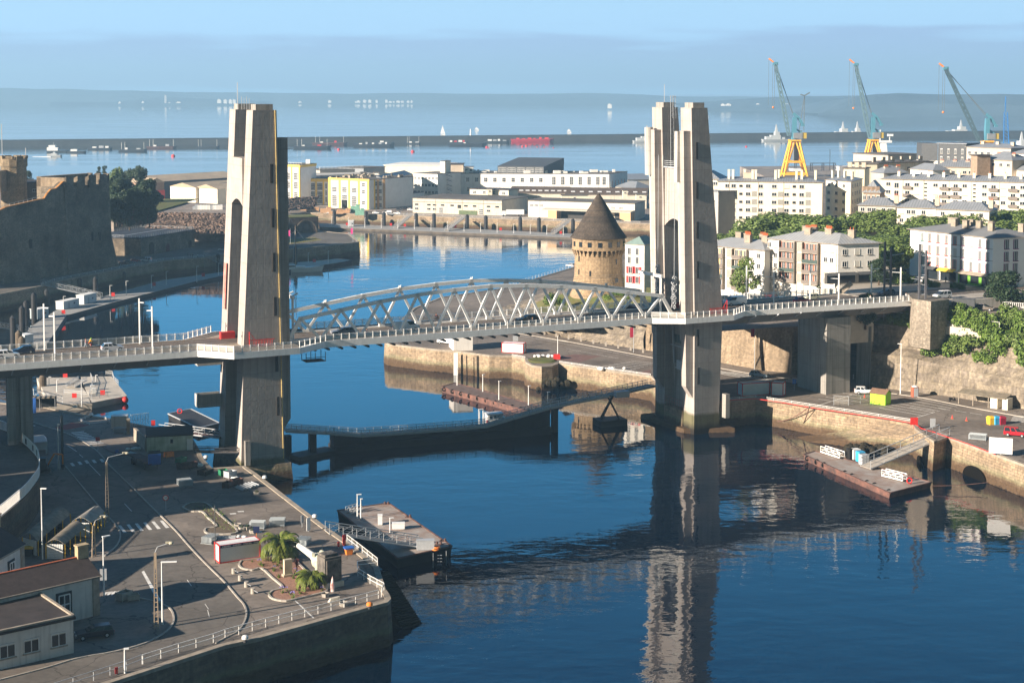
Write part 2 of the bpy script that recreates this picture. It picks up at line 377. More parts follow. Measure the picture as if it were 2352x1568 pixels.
LEAFY=leafmat('leaf_bright',(.05,.1,.015),(.11,.19,.025),(.18,.24,.05));PALM=leafmat('palm_leaf',(.05,.09,.01),(.11,.15,.02),(.2,.2,.04))
BARK=pm('bark',(.09,.065,.045),.95,.4,2.,bump=.03)
# ================================================================ SETTING
from mathutils import noise as mn
def watermat():
 m,t,b=newmat('harbour_water');tc=nd(t,'ShaderNodeTexCoord')
 mp=nd(t,'ShaderNodeMapping');mp.inputs['Rotation'].default_value=(0,0,R(-8));mp.inputs['Scale'].default_value=(.6,1.,1.);t.links.new(tc.outputs['Object'],mp.inputs[0])
 a=nd(t,'ShaderNodeTexNoise');a.inputs['Scale'].default_value=.55;a.inputs['Detail'].default_value=3;a.inputs['Roughness'].default_value=.5;t.links.new(mp.outputs[0],a.inputs[0])
 c=nd(t,'ShaderNodeTexNoise');c.inputs['Scale'].default_value=.012;c.inputs['Detail'].default_value=4;c.inputs['Distortion'].default_value=.6
 mp2=nd(t,'ShaderNodeMapping');mp2.inputs['Scale'].default_value=(.35,1.3,1.);t.links.new(tc.outputs['Object'],mp2.inputs[0]);t.links.new(mp2.outputs[0],c.inputs[0])
 e=nd(t,'ShaderNodeTexNoise');e.inputs['Scale'].default_value=.16;e.inputs['Detail'].default_value=1;t.links.new(mp.outputs[0],e.inputs[0])
 patch=ramp(t,c.outputs[0],[(.36,.18),(.64,1.4)])
 h=mth(t,'ADD',mth(t,'MULTIPLY',a.outputs[0],.5),e.outputs[0])
 bp=nd(t,'ShaderNodeBump');bp.inputs['Distance'].default_value=.085;t.links.new(patch,bp.inputs['Strength']);t.links.new(h,bp.inputs['Height'])
 t.links.new(bp.outputs[0],b.inputs['Normal'])
 b.inputs['Base Color'].default_value=(.0,.007,.02,1);b.inputs['Roughness'].default_value=.03;b.inputs['IOR'].default_value=1.62;b.inputs['Specular IOR Level'].default_value=.5
 t.links.new(mth(t,'MULTIPLY',patch,.03),b.inputs['Roughness'])
 return m
WATER=watermat()
b=MB();b.quad((-9000,-300,0),(9000,-300,0),(9000,30000,0),(-9000,30000,0));struct(b,'water',WATER)
def quay(name,label,pts,close,mat_top,z=5.8,bat=.5,wall=QWALL,cope=True,zb=-2.5,wcat='quay wall'):
 """pts: picture points of the top edge seen from the water; close: world points that close the sheet"""
 P=[G(x,y,z)for x,y in pts];poly=P+[Vector((a,c,z))for a,c in close]
 s=sum(a[0]*c[1]-c[0]*a[1]for a,c in zip(poly,poly[1:]+poly[:1]));sg=1 if s>0 else-1
 b=MB();b.quad(*(poly if s>0 else poly[::-1]));struct(b,name,mat_top)
 b=MB();O=[]
 for i,p in enumerate(P):
  a=P[max(0,i-1)];c=P[min(len(P)-1,i+1)];d=(c-a).normalized();n=Vector((d.y,-d.x,0))*sg;O.append(n)
 k=P[0];r=thing(name.split('_ground')[0]+'_wall',label,wcat,(k.x,k.y,0))
 wb=MB()
 for i in range(len(P)-1):
  q=[P[i]+O[i]*bat,P[i+1]+O[i+1]*bat];q=[Vector((v.x,v.y,zb))for v in q]
  f=[q[0],q[1],P[i+1]+Vector((0,0,-.02)),P[i]+Vector((0,0,-.02))]
  wb.quad(*(f if sg>0 else f[::-1]))
 part(wb,'wall_face',wall,r)
 if cope:
  cb=MB()
  for i in range(len(P)-1):
   a,c=P[i],P[i+1];na,nc=O[i]*.08,O[i+1]*.08;ia,ic=O[i]*-.75,O[i+1]*-.75
   h=Vector((0,0,.16));l=Vector((0,0,-.3))
   cb.hexa(ccw([a+na+l,c+nc+l,c+ic+l,a+ia+l]),ccw([a+na+h,c+nc+h,c+ic+h,a+ia+h]))
  part(cb,'coping',COPE,r)
 return P
LQ=quay('near_quay_ground','shaded granite quay wall of the foreground quay with its rounded corner at the stairs',[(-260,905),(60,930),(110,936),(192,954),(252,962),(310,974),(375,986),(443,1010),(457,1034),(468,1057),(486,1076),(562,1071),(588,1088),(650,1136),(744,1208),(795,1243),(869,1302),(884,1353),(893,1366),(897,1376),(890,1384),(860,1392),(700,1437),(588,1468),(517,1483),(257,1568),(0,1648),(-300,1735)],[(-260,130),(-300,300)],ASPH,wall=stone('shaded_quay_granite',(.23,.175,.125),(.16,.125,.095),(.2,.16,.12),1.5,.55,True))  # near wall stone darkened in place of the shade on its face
CQ=quay('castle_quay_ground','dark stone quay wall below the castle road with white guard rail',[(-300,790),(-60,705),(0,676),(95,657),(125,647),(200,632),(292,614),(375,599),(467,592),(515,583),(653,573),(740,566),(825,556),(801,537),(733,531),(726,500)],[(-130,880),(-600,900),(-600,500)],ASPH2)
AQ=quay('arsenal_quay_ground','long sunlit quay wall in front of the yellow and white warehouses',[(560,496),(640,492),(713,488.5),(900,494),(1176,503.5),(1481,513.5),(1700,522)],[(300,800),(330,1080),(60,1120),(-60,1180),(-330,1200),(-420,1000)],PAVE)
RQp=[(1345,606),(1230,640),(1158,662),(1013,683),(950,708),(905,750),(884,776),(884,785),(892,790),(920,794),(998,803),(1048,807),(1118,816),(1124,817),(1176,818),(1206,824),(1208,832),(1222,840),(1244,843),(1268,841),(1281,836),(1283,834.5),(1496,864.5),(1520,890),(1600,912),(1653,922),(1736,914.5),(1764,917.5),(1859,934),(2094,970),(2104,986),(2146,1015),(2176,1004),(2352,1068),(2600,1160),(3400,1460)]
RQ=quay('far_quay_ground','pale granite quay wall of the car park bank with weed and tide marks',RQp,[(420,300),(420,760),(60,700)],ASPH)
def strip(rows,k=6,amp=.6,fq=.15,z_keep=True):
 """rows: polylines (world) with equal counts -> subdivided rough surface"""
 out=[]
 for ri,r in enumerate(rows):
  l=[]
  for i in range(len(r)-1):
   for j in range(k):l.append(lerp(r[i],r[i+1],j/k))
  l.append(Vector(r[-1]));out.append(l)
 full=[]
 for a,b2 in zip(out,out[1:]):
  m=max(2,int((a[0]-b2[0]).length/2.0));m=min(m,10)
  for j in range(m):full.append([lerp(p,q,j/m)for p,q in zip(a,b2)])
 full.append(out[-1])
 vs=[];n=len(full[0])
 for ri,r in enumerate(full):
  for p in r:
   e=0 if ri in(0,len(full)-1)else amp
   q=p*fq;d=Vector((mn.noise(q),mn.noise(q+Vector((9,3,1))),.6*mn.noise(q+Vector((4,7,2)))))
   q=p*fq*4;d+=.45*Vector((mn.noise(q),mn.noise(q+Vector((9,3,1))),.5*mn.noise(q+Vector((4,7,2)))))
   vs.append(p+d*e*1.6)
 b=MB();b.add(vs,[(i*n+j,i*n+j+1,(i+1)*n+j+1,(i+1)*n+j)for i in range(len(full)-1)for j in range(n-1)])
 return b
def V(x,y,z):return Vector((x,y,z))
def up(P,z,back=0.):
 return[V(p.x+back*p.x/p.y,p.y+back,z)for p in P]
mb=[G(*p)for p in((1335,636),(1290,655),(1200,690),(1143,714),(1160,738),(1225,762),(1351,784),(1483,804))]
mt=up(mb,14,9);mt[1]=G(1320,668,14);mt[2]=G(1262,682,12);mt[3]=G(1225,697,9);mt[4]=G(1235,716,9);mt[5]=G(1300,735,13);mt[0]=G(1370,650,14)
struct(strip([mb,mt],6,.9,.12),'rocky_mound',ROCK)
b=MB();b.quad(*ccw([p for p in mt]+[V(70,400,14),V(70,560,14)]));struct(b,'mound_ground',GRASSM)
rb=[G(*p)for p in((1483,804),(1560,815),(1651,832),(1764,852),(1909,864.5))]
r=thing('rampart_wall','high sunlit rubble rampart between the right bridge tower and the concrete pier','rampart wall',rb[0])
b=MB();rt=up(rb,17.4,1.8)
for i in range(len(rb)-1):b.quad(rb[i],rb[i+1],rt[i+1],rt[i])
part(b,'wall_face',RUBBLE,r);b=MB()
for i in range(len(rb)-1):b.bar(rt[i]+V(0,.1,.15),rt[i+1]+V(0,.1,.15),.9,.5)
part(b,'coping',COPE,r)
b=MB()
for px in(1740,1822,1852):
 p=G(px,852+(px-1764)*.086,5.8);b.hexa([p+V(-.8,-1.4,0),p+V(.8,-1.2,0),p+V(.8,.6,0),p+V(-.8,.6,0)],[p+V(-.15,1.0,9.5),p+V(.15,1.0,9.5),p+V(.15,1.6,9.5),p+V(-.15,1.6,9.5)])
part(b,'buttress',RUBBLE,r)
rg=up(rt,17.4,12)
b=MB();b.quad(*ccw(rt+rg[::-1]));struct(b,'rampart_walk',GRASSM)
b=strip([rg+[V(160,372,20)],up(rg,19.5,10)+[V(170,380,19.5)]],3,.3);struct(b,'lawn_bank',GRASSM)
cb=[G(*p)for p in((1998,887),(2014,889),(2084,898),(2189,911),(2276,926),(2352,939),(3000,1050))]
l1=up(cb,13.4,1.0);l1[1].z=l1[0].z=13.2;l1[3].z=12.2;l1[4].z=11.0;l1[5].z=11.5;l1[6].z=12
l2=up(cb,14.4,4.5);l3=up(cb,19.5,5.5);l4=up(cb,25.6,15)
for i in(0,1,2):l3[i]=up(cb,19.8,5.2)[i];l4[i]=up(cb,24.6,17)[i]
for i in(4,5,6):l3[i]=up(cb,17.5,9)[i]
lt=[G(*p,24)for p in((2080,702),(2095,704),(2135,706),(2190,714),(2236,723),(2302,717),(2900,775))]
for i in range(7):l4[i]=lt[i]
for i in(3,4,5,6):l3[i]=up(cb,17.5,6.5)[i]
struct(strip([cb,l1],5,.45,.2),'cliff_foot',ROCK)
struct(strip([l1,l2,l3],5,.7,.16),'cliff_face',ROCK)
struct(strip([l3,l4],5,.5,.16),'cliff_slope',GRASSM)
pz=26.
PL=[G(*p,pz)for p in((1931,652),(1942,672),(1990,684),(2093,694),(2140,699),(2200,690),(2300,684),(2420,690),(3100,716))]
b=MB();b.quad(*ccw(PL+[V(520,1000,pz),V(209,1000,pz)]));struct(b,'plaza_ground',pm('plaza_paving',(.4,.36,.31),.9,.15,.2))
b=MB();b.quad(*ccw([V(44,352,19.5),V(62,360,19.5),V(205,372,19.5),V(205,430,19.5),V(209,1000,19.5),V(120,1000,19.5),V(50,440,19.5)]));struct(b,'street_ground',ASPH)
b=MB();b.quad(*ccw(lt[1:]+[V(190,400,24),V(100,372,24)]));struct(b,'lower_terrace_ground',PAVE)
r=thing('terrace_wall','low pale wall along the edge of the upper plaza behind the dark utility box','wall',PL[4]);m=MB()
for a,c in zip(PL[4:8],PL[5:9]):m.hexa([V(a.x,a.y-.3,23.5),V(c.x,c.y-.3,23.5),V(c.x,c.y+.1,23.5),V(a.x,a.y+.1,23.5)],[V(a.x,a.y-.3,26.0),V(c.x,c.y-.3,26.0),V(c.x,c.y+.1,26.0),V(a.x,a.y+.1,26.0)])
part(m,'wall_face',CONC2,r)
def ridge(name,pts,D,depth,mat,seed):
 """pts: (px, py_top) of the skyline; a wooded hill standing at distance D"""
 rows=[];r1=[];r2=[];r3=[]
 for px,py in pts:
  X=(px-CX)/FOC*D;zt=max(4,zat(X*1.06,D*1.06,py));r1.append(V(X,D,-1));r2.append(V(X*1.015,D*1.015,zt*.55));r3.append(V(X*1.06,D*1.06,zt))
 r4=[V(p.x*1.1,p.y*1.1+depth,p.z*.5)for p in r3]
 b=strip([r1,r2,r3,r4],8,D*.0016,10./D);struct(b,name,mat,True)
HILLM=pm('hazy_wooded_hills',(.08,.12,.16),.95,.4,.004,.1,col2=(.055,.09,.12))  # woods coloured bluish and lighter to stand in for haze
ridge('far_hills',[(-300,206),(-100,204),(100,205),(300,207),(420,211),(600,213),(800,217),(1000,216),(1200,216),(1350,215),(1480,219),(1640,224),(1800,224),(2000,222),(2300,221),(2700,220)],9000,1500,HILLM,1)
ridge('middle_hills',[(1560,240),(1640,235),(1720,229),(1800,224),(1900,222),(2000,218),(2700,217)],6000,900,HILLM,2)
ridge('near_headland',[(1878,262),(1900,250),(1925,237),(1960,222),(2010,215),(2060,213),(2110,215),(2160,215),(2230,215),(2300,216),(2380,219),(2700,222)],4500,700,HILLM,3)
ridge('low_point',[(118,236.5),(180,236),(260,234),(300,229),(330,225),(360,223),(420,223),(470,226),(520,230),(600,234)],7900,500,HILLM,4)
def bwp(px,D,z):return V((px-CX)/FOC*D,D,z)
b=MB()
A=[bwp(-500,1980,0),bwp(0,2075,0),bwp(1176,2300,0),bwp(2352,2560,0),bwp(3000,2700,0)]
for p,q in zip(A,A[1:]):
 P=[V(p.x,p.y,-1),V(q.x,q.y,-1)]
 b.hexa([P[0],P[1],P[1]+V(0,22,0),P[0]+V(0,22,0)],[V(p.x,p.y+6,7.4),V(q.x,q.y+6,7.4),V(q.x,q.y+15,7.4),V(p.x,p.y+15,7.4)])
 b.hexa([V(p.x,p.y+11,7.3),V(q.x,q.y+11,7.3),V(q.x,q.y+15.2,7.3),V(p.x,p.y+15.2,7.3)],[V(p.x,p.y+11,9),V(q.x,q.y+11,9),V(q.x,q.y+15.2,9),V(p.x,p.y+15.2,9)])
solo(b,'breakwater',pm('breakwater_stone',(.055,.055,.05),.9,.3,.05),'long low dark breakwater crossing the whole bay','breakwater',A[1])
far=[]
rr=random.Random(3)
WF=pm('far_white_walls',(.8,.78,.72),.8,.05)
spots=[(x,7950 if x<560 else 8900)for x in(277,330,381,383.5,391,412,505,519,531,540)]+[(x,8920)for x in(690,758,818,824,838,850,866,888,897,905,915,925,938,946)]+[(x,6050)for x in(1400,1660,1672,1690,1740,1752,1781,1795,1800,1806,1815)]
for i,(px,D)in enumerate(spots):
 D+=25;X=(px-CX)/FOC*D;wd=rr.uniform(6,22);ht=rr.uniform(5,16)
 if 381<=px<385:wd,ht=3,45
 if 500<px<545:ht=22
 m=MB().ob((0,0,0),wd,14,ht);m.box(-wd*.3,wd*.2,-4,4,ht,ht+3)
 o=solo(m,'shore_building',WF,None,'building',(X,D,6 if D<9000 else 8),group='white buildings on the far shore',world=False)
 o['label']='tiny white building along the hazy far shore of the bay'
# ================================================================ LIFT BRIDGE
DZ=26.
NEAR=[(-90,285.2),(68.7,285.0),(74.1,279.5),(86.8,280.1),(93.7,285.5),(166.1,285.9),(171.9,282.0),(184.1,282.1),(189.7,286.5),(240,284.2)]
FAR=[(-90,299),(69.4,299.2),(77,306.5),(87,306.5),(94,302.5),(166,302.5),(172,307),(184,307),(190,303),(240,302.5)]
def seg_pts(line,a,b):
 return[W(u,v,DZ)for u,v in line[a:b+1]]
def band(b,line,off0,off1,z0,z1,sgn):
 for p,q in zip(line,line[1:]):
  o=Vector((-sT,cT,0))*sgn
  a0,a1,q0,q1=p+o*off0,p+o*off1,q+o*off0,q+o*off1
  b.hexa(ccw([V(a0.x,a0.y,z0),V(q0.x,q0.y,z0),V(q1.x,q1.y,z0),V(a1.x,a1.y,z0)]),ccw([V(a0.x,a0.y,z1),V(q0.x,q0.y,z1),V(q1.x,q1.y,z1),V(a1.x,a1.y,z1)]))
ROADM=pm('bridge_roadway',(.13,.105,.085),.9,.3,.3);WALKM=pm('bridge_walkway',(.3,.25,.2),.9,.2,.4);STEEL=pm('rail_steel',(.5,.42,.34),.35,.1,2.,.5,.4)
def span(label,i0,i1,u0,u1,j,girder):
 r=thing('bridge_deck',label,'bridge span',W((u0+u1)/2,292,DZ-3))
 n=[p for p in NEAR[i0:i1+1]];f=[p for p in FAR[i0:i1+1]]
 poly=[W(u,v)for u,v in n]+[W(u,v)for u,v in f[::-1]]
 b=MB().prism(poly,DZ-.35,DZ-.02);part(b,'deck_slab',WALKM,r)
 b=MB();b.ubox(u0,u1,290.4,298.3,DZ-.02,DZ+.01);part(b,'roadway',ROADM,r)
 b=MB()
 for v in(291.6,293.1,295.3,296.8):b.ubox(u0,u1,v-.06,v+.06,DZ+.01,DZ+.03)
 part(b,'tram_rails',STEEL,r)
 b=MB()
 for v in(290.4,298.3):b.ubox(u0,u1,v-.15,v+.15,DZ-.02,DZ+.13)
 part(b,'kerbs',KERB,r)
 b=MB();band(b,[W(*p)for p in n],-.05,.3,DZ-1.05,DZ+.12,1);part(b,'edge_beam',WHITE,r)
 b=MB();band(b,[W(*p)for p in f],-.05,.3,DZ-1.05,DZ+.12,-1);part(b,'edge_beam',WHITE,r)
 b=MB()
 for a,c,g in girder:
  vs=[(287.3,DZ-.5),(288.6,DZ-g),(296.2,DZ-g),(297.6,DZ-.5)]
  L0=[W(a,v,z)for v,z in vs];L1=[W(c,v,z)for v,z in vs]
  b.add(L0+L1,[(0,1,5,4),(1,2,6,5),(2,3,7,6),(3,2,1,0),(4,5,6,7),(0,4,7,3)])
 part(b,'girder',pm('girder_steel',(.2,.195,.19),.7,.15,.4),r)
 u=math.ceil(u0/6)*6
 while u<u1:
  if u>-20 and not(70<u<93 or 167<u<189):part(MB().bar(W(u,285.5,DZ-.95),W(u,288.5,DZ-2.5),.15,.25),'bracket',GREYST,r)
  u+=6
 return r
span('left approach deck of the lift bridge between the frame edge and the left tower',0,2,-90,75,0,[(-90,77.5,3.0)])
span('right approach deck of the lift bridge between the right tower and the plaza',7,9,184,240,0,[(184,240,3.0)])
def landing(label,i0,i1,u0,u1):
 return span(label,i0,i1,u0,u1,0,[(u0,u1,1.2)])
landing('deck landing wrapping round the foot of the left tower',2,4,75,88)
landing('deck landing wrapping round the foot of the right tower',5,7,171.5,184)
ls=thing('lift_span','white steel lift span with two curved lattice trusses between the towers','bridge span',W(130,292,DZ-1))
n=[(87.6,281.2),NEAR[4],NEAR[5],(171.4,282.6)];f=[(87.6,306),FAR[4],FAR[5],(171.4,306)]
part(MB().prism([W(*p)for p in n]+[W(*p)for p in f[::-1]],DZ-.35,DZ-.02),'deck_slab',WALKM,ls)
part(MB().ubox(87.6,171.4,290.4,298.2,DZ-.02,DZ+.01),'roadway',ROADM,ls)
b=MB()
for v in(291.6,293.1,295.3,296.8):b.ubox(87.6,171.4,v-.06,v+.06,DZ+.01,DZ+.03)
part(b,'tram_rails',STEEL,ls)
b=MB();band(b,[W(*p)for p in n],-.05,.3,DZ-1.15,DZ+.12,1);part(b,'edge_beam',WHITE,ls);b=MB();band(b,[W(*p)for p in f],-.05,.3,DZ-1.15,DZ+.12,-1);part(b,'edge_beam',WHITE,ls)
b=MB();b.ubox(88,171,288.6,299,DZ-1.5,DZ-.36)
u=89
while u<171:b.ubox(u,u+.35,286.2,302,DZ-1.85,DZ-1.5);u+=2.7
part(b,'floor_beams',pm('floor_beam_steel',(.09,.09,.09),.7,.2,1.),ls)
TOP=[(89.8,30.2),(98,31.4),(106.1,32.6),(114,33.5),(122,34.1),(130,34.4),(138,34.1),(146,33.5),(154,32.6),(162,31.4),(170.2,30.2)]
def truss(v):
 t=MB()
 P=[W(87.2,v,DZ)]+[W(u,v,z)for u,z in TOP]+[W(172.8,v,DZ)]
 P2=[P[0]]
 for i in range(len(P)-1):
  P2.append(P[i+1])
 for a,c in zip(P2,P2[1:]):t.bar(a,c,.62,.72)
 for p in P2[1:-1]:t.ob(p-Vector((0,0,.37)),.66,.62,.74,TH)
 tm=part(t,'truss',WHITE,ls);dm=MB()
 bots=[W((TOP[i][0]+TOP[i+1][0])/2,v,DZ)for i in range(10)]
 me=None
 for i in range(10):
  for k in(i,i+1):
   q=bots[i]+V(0,0,0);p=W(*TOP[k][:1],v,TOP[k][1])
   m=MB().bar(q,p,.42,.5);part(m,'diagonal',WHITE,tm)
 m=MB()
 for q in bots:m.ob(q+V(0,0,.02),1.3,.5,.5,TH)
 m.bar(W(87.2,v,DZ+.1),W(172.8,v,DZ+.1),.4,.25);part(m,'bottom_chord',WHITE,tm)
truss(289.1);truss(298.9)
b=MB()
for i in(1,3,5,7,9):
 p=W(TOP[i][0],298.9,TOP[i][1]+.4);b=MB();b.ob(p,.5,.5,.35);b.bar(p,p+V(.3,-.3,.5),.12);part(b,'floodlight',WHITE2,ls)
def railing(line,label,group,step=1.62,h=1.25,side=1,posth=1.3,grp2=None):
 r=thing('bridge_railing',label,'railing',line[0],0,group)
 rail=MB();pan=MB();pv_=[]
 for a,c in zip(line,line[1:]):
  for z in(1.0,1.12,1.24):rail.bar(a+V(0,0,z),c+V(0,0,z),.06)
  pan.quad(a+V(0,0,.15),c+V(0,0,.15),c+V(0,0,.92),a+V(0,0,.92))
  L_=(c-a).length;k=max(1,round(L_/step))
  for i in range(k):pv_.append((lerp(a,c,i/k),ang(a,c)))
 pv_.append((line[-1],ang(line[-2],line[-1])))
 part(rail,'handrail',WHITE,r);part(pan,'mesh_panel',SCREEN,r)
 pm_=MB().box(-.07,.07,-.09,.09,0,posth).mesh('post',WHITE)
 for p,a in pv_[:100]:inst('post',pm_,r,p-line[0],a)
 return r
def ln(line,pts):return[W(u,v,DZ+.1)for u,v in pts]
nn='white mesh railings of the bridge'
railing(ln(0,[(-40,285.35),NEAR[1],NEAR[2]]),'white mesh railing along the near edge of the left approach deck',nn)
railing(ln(0,[(74.1,279.6),(86.8,280.2),(93.7,285.6)]),'white mesh railing bulging round the near side of the left tower',nn)
railing(ln(0,[(93.7,285.6),(166.1,286)]),'white mesh railing in front of the near truss of the lift span',nn)
railing(ln(0,[(166.1,286),(171.9,282.1),(184.1,282.2),(189.7,286.6)]),'white mesh railing bulging round the near side of the right tower',nn)
railing(ln(0,[(189.7,286.6),(233,284.6)]),'white mesh railing along the near edge of the right approach deck',nn)
railing(ln(0,[(-40,298.8),(69.4,299),(76.5,306)]),'grey white railing along the far edge of the left approach deck, behind the cyclist',nn)
railing(ln(0,[(94,302.3),(166,302.3),(171,305.5)]),'railing along the far edge of the lift span, behind the far truss',nn)
railing(ln(0,[(190,302.8),(226,302.4)]),'railing along the far edge of the right approach deck',nn)
def hexpts(u0,u1,v0,v1,z,e=0.):return[W(u0,v0,z),W(u1,v0+e,z),W(u1,v1,z),W(u0,v1,z)]
def pylon(tw,sec,v0,v1,lab=None):
 b=MB()
 for(a,c),(a2,c2),z,z2 in zip([s[:2]for s in sec],[s[:2]for s in sec[1:]],[s[2]for s in sec],[s[2]for s in sec[1:]]):
  b.hexa(hexpts(a,c,v0,v1,z,.36*(c-a)/8),hexpts(a2,c2,v0,v1,z2,.36*(c2-a2)/8))
 p=part(b,'pylon',CONC,tw)
 z=sec[-1][2];a,c=sec[-1][:2]
 part(MB().ubox(a+.7,c-.6,v0+.5,v1-.5,z,z+1.1),'cap',CONCD,p)
 return p
def slots(py,us,v,zs):
 for z in zs:
  u=us(z)
  m=MB()
  m.ubox(u-.28,u+.28,v-.03,v+.1,z,z+3.6);o=part(m,'window',pm('slot_dark',(.05,.045,.04),.6,.1),py)
  m=MB();m.ubox(u-.05,u+.05,v-.05,v-.0311,z+.2,z+3.5)
  for k in range(8):m.ubox(u-.28,u+.28,v-.07,v-.031,z+.2+k*.45,z+.28+k*.45)
  part(m,'louvres',DARKST,py)
ZT=70.4
tl=thing('lift_tower','left concrete bridge tower, tall tapering twin pylons with sunlit left edges and a thin mast','bridge tower',W(81.5,294,0))
secL=[(76.6,85.6,-2),(77.0,85.5,5),(77.7,85.4,26),(80.0,84.6,ZT)]
for v0,v1 in((286,290.4),(298.3,302.6)):
 py=pylon(tl,secL,v0,v1)
 if v0<290:slots(py,lambda z:84.05-(z-26)*.018,v0+.16,[12.4,20.8,31.5,39.9,48.3,56.7])
 part(MB().hexa(hexpts(85.35,87.0,v0+.9,v1-.6,11.5),hexpts(84.7,86.9,v0+.9,v1-.6,65.2)),'guide_column',CONCD,py)
 part(MB().hexa(hexpts(85.5,85.7,v0+.9,v1-.6,9.6),hexpts(85.4,87.0,v0+.9,v1-.6,11.49)),'guide_foot',CONCD,py)
 if v0<290:
  b=MB()
  b.bar(W(85.3,v0+.3,4),W(84.3,v0+.12,ZT),.12);part(b,'lightning_strip',pm('yellowed_strip',(.7,.52,.2),.6),py)
 b=MB()
 for k in range(8):b.ubox(78.5+k*.8,78.8+k*.8,v0-.02+k*.08,v0+.2+k*.06,35,35.12)
 if v0<290:part(b,'bolt_row',KERB,py)
def crossbeam(tw,u0,u1,v0,v1,zt,zb,rise):
 N_=10;b=MB();vs=[]
 for i in range(N_+1):
  v=v0+(v1-v0)*i/N_;z=zb+rise*math.sin(math.pi*i/N_);vs.append((v,z))
 for(va,za),(vb,zb_)in zip(vs,vs[1:]):
  lo=[W(u0,va,za),W(u1,va,za),W(u1,vb,zb_),W(u0,vb,zb_)];hi=[V(p.x,p.y,zt)for p in lo]
  b.hexa(lo,hi)
 return part(b,'cross_beam',CONC,tw)
crossbeam(tl,79.0,81.2,290.4,298.3,61.3,52.2,1.2)
part(MB().ubox(79.6,82.5,290.4,298.3,18.0,22.6),'lower_cross_beam',CONC,tl)
part(MB().ubox(80.5,82,290.4,298.3,-2,18.0),'infill_wall',CONCD,tl)
b=MB();b.bar(W(80.6,299,ZT),W(80.6,299,ZT+5.2),.12)
for k in range(4):b.bar(W(81+k*.5,297.5,ZT),W(81+k*.5,297.5,ZT+2.5-.3*(k%2)),.07)
part(b,'mast',GREYST,tl)
for z in(20.5,12.2):
 b=MB();b.ubox(72.6,77.4,301.2,301.4,z,z+2.4);b.ubox(72.6,77.4,303.4,303.6,z,z+2.4);b.ubox(72.5,72.7,301.2,303.6,z,z+2.4);b.ubox(72.6,77.4,301.2,303.6,z-.2,z+.01);part(b,'balcony',CONC2,tl)
part(MB().ubox(77.6,78.6,285.3,285.99,3.5,8.2),'buttress_stub',CONCD,tl)
b=MB();b.hexa(hexpts(75.6,87.2,285.2,304,-3),hexpts(76.2,86.6,285.7,303.2,3.2));part(b,'masonry_base',QWALL,tl)
b=MB()
for v in(290.6,298.1):
 for k in range(9):b.bar(W(78.2,v+(k*.12 if v>295 else k*.12),DZ),W(78.2,v+k*.12,DZ+1.3),.06)
for k in range(14):b.bar(W(79.2+k*.3,285.6,DZ),W(79.2+k*.3,285.6,DZ+1.25),.07)
b.bar(W(78.6,285.6,DZ+1.25),W(83.6,285.6,DZ+1.25),.12);b.bar(W(78.7,285.6,DZ+.1),W(78.7,285.6,DZ+2.9),.14);b.bar(W(78.7,285.6,DZ+2.8),W(79.8,285.6,DZ+1.3),.1)
part(b,'barrier',RED,tl)
b=MB();b.ubox(76.2,79,296.9,298.2,DZ,DZ+1.3);part(b,'gate',RED,tl)
b=MB();b.quad(W(77.63,299.2,31.5),W(77.63,300.9,31.5),W(78.05,300.9,40.5),W(78.05,299.2,40.5));part(b,'banner',pm('salmon_banner',(.75,.25,.2),.7,.5,.8),tl)
tr=thing('lift_tower','right concrete bridge tower, its two pylons seen apart with a rounded housing between them','bridge tower',W(180,294,0))
secR=[(176.7,183.4,-2),(176.7,183.2,5),(176.6,183.9,26),(175.4,179.5,ZT)]
for v0,v1 in((286,290.4),(298.3,302.6)):
 py=pylon(tr,secR,v0,v1)
 if v0<290:slots(py,lambda z:177.4-(z-26)*.017,v0-.02,[11,19.3,34,42.5,51,59.5])
 a,c=v0+.5,v0+2.3
 part(MB().hexa(hexpts(174.9,176.75,a,c,10.5),hexpts(173.8,175.7,a,c,65.5)),'guide_column',CONC,py)
 part(MB().hexa(hexpts(176.6,176.7,a,c,8.0),hexpts(174.9,176.7,a,c,10.49)),'guide_foot',CONC,py)
 part(MB().hexa(hexpts(175.6,176.75,c+.9,v1-.1,20),hexpts(174.6,175.6,c+.9,v1-.1,58)),'guide_rail',CONC2,py)
 m=MB()
 if v0>290:m.cyl(W(174.0,v0+2.9,55.5),W(173.8,v0+2.9,66),.95,n=16)
 else:m.ubox(173.2,174.6,v0+2.0,v0+3.2,54.5,65.4)
 part(m,'sheave_housing',CONC2,py)
cb_=crossbeam(tr,176.3,179,290.4,298.3,57.2,44.4,1.8)
b=MB()
for z in(57.9,58.3,58.7):b.bar(W(176.2,290.4,z),W(176.2,298.3,z),.09)
b.ubox(175.9,177,290.4,298.3,57.2,57.5);part(b,'guard_rail',GREYST,cb_)
part(MB().hexa([W(172.6,303.2,-1),W(176.6,303.2,-1),W(176.6,305.5,-1),W(172.6,305.5,-1)],[W(172.2,303.2,57),W(175.6,303.2,57),W(175.6,305.5,57),W(172.2,305.5,57)]),'outer_fin',CONC,tr)if False else None
b=MB()
for k in range(14):b.bar(W(177.6,298.0,57.6+k),W(178.4,298.0,57.6+k),.1)
for u in(177.6,178.4):b.bar(W(u,298.0,57.4),W(u-.2,298.0,73),.1);b.bar(W(u,297.3,68),W(u-.2,297.3,73),.07)
for k in range(4):b.bar(W(177.4,297.3,68.5+k*1.4),W(178.4,297.3,68.5+k*1.4),.08)
part(b,'ladder',GREYST,tr)
b=MB();b.bar(W(177,300,ZT),W(177,300,ZT+5),.11);part(b,'mast',GREYST,tr)
part(MB().ubox(178.2,180.5,290.4,298.3,3,24.5),'infill_wall',CONCD,tr)
b=MB()
for k in range(6):b.ubox(178.15,178.18,291.6+k*1.05,292.45+k*1.05,18.6,20.4)
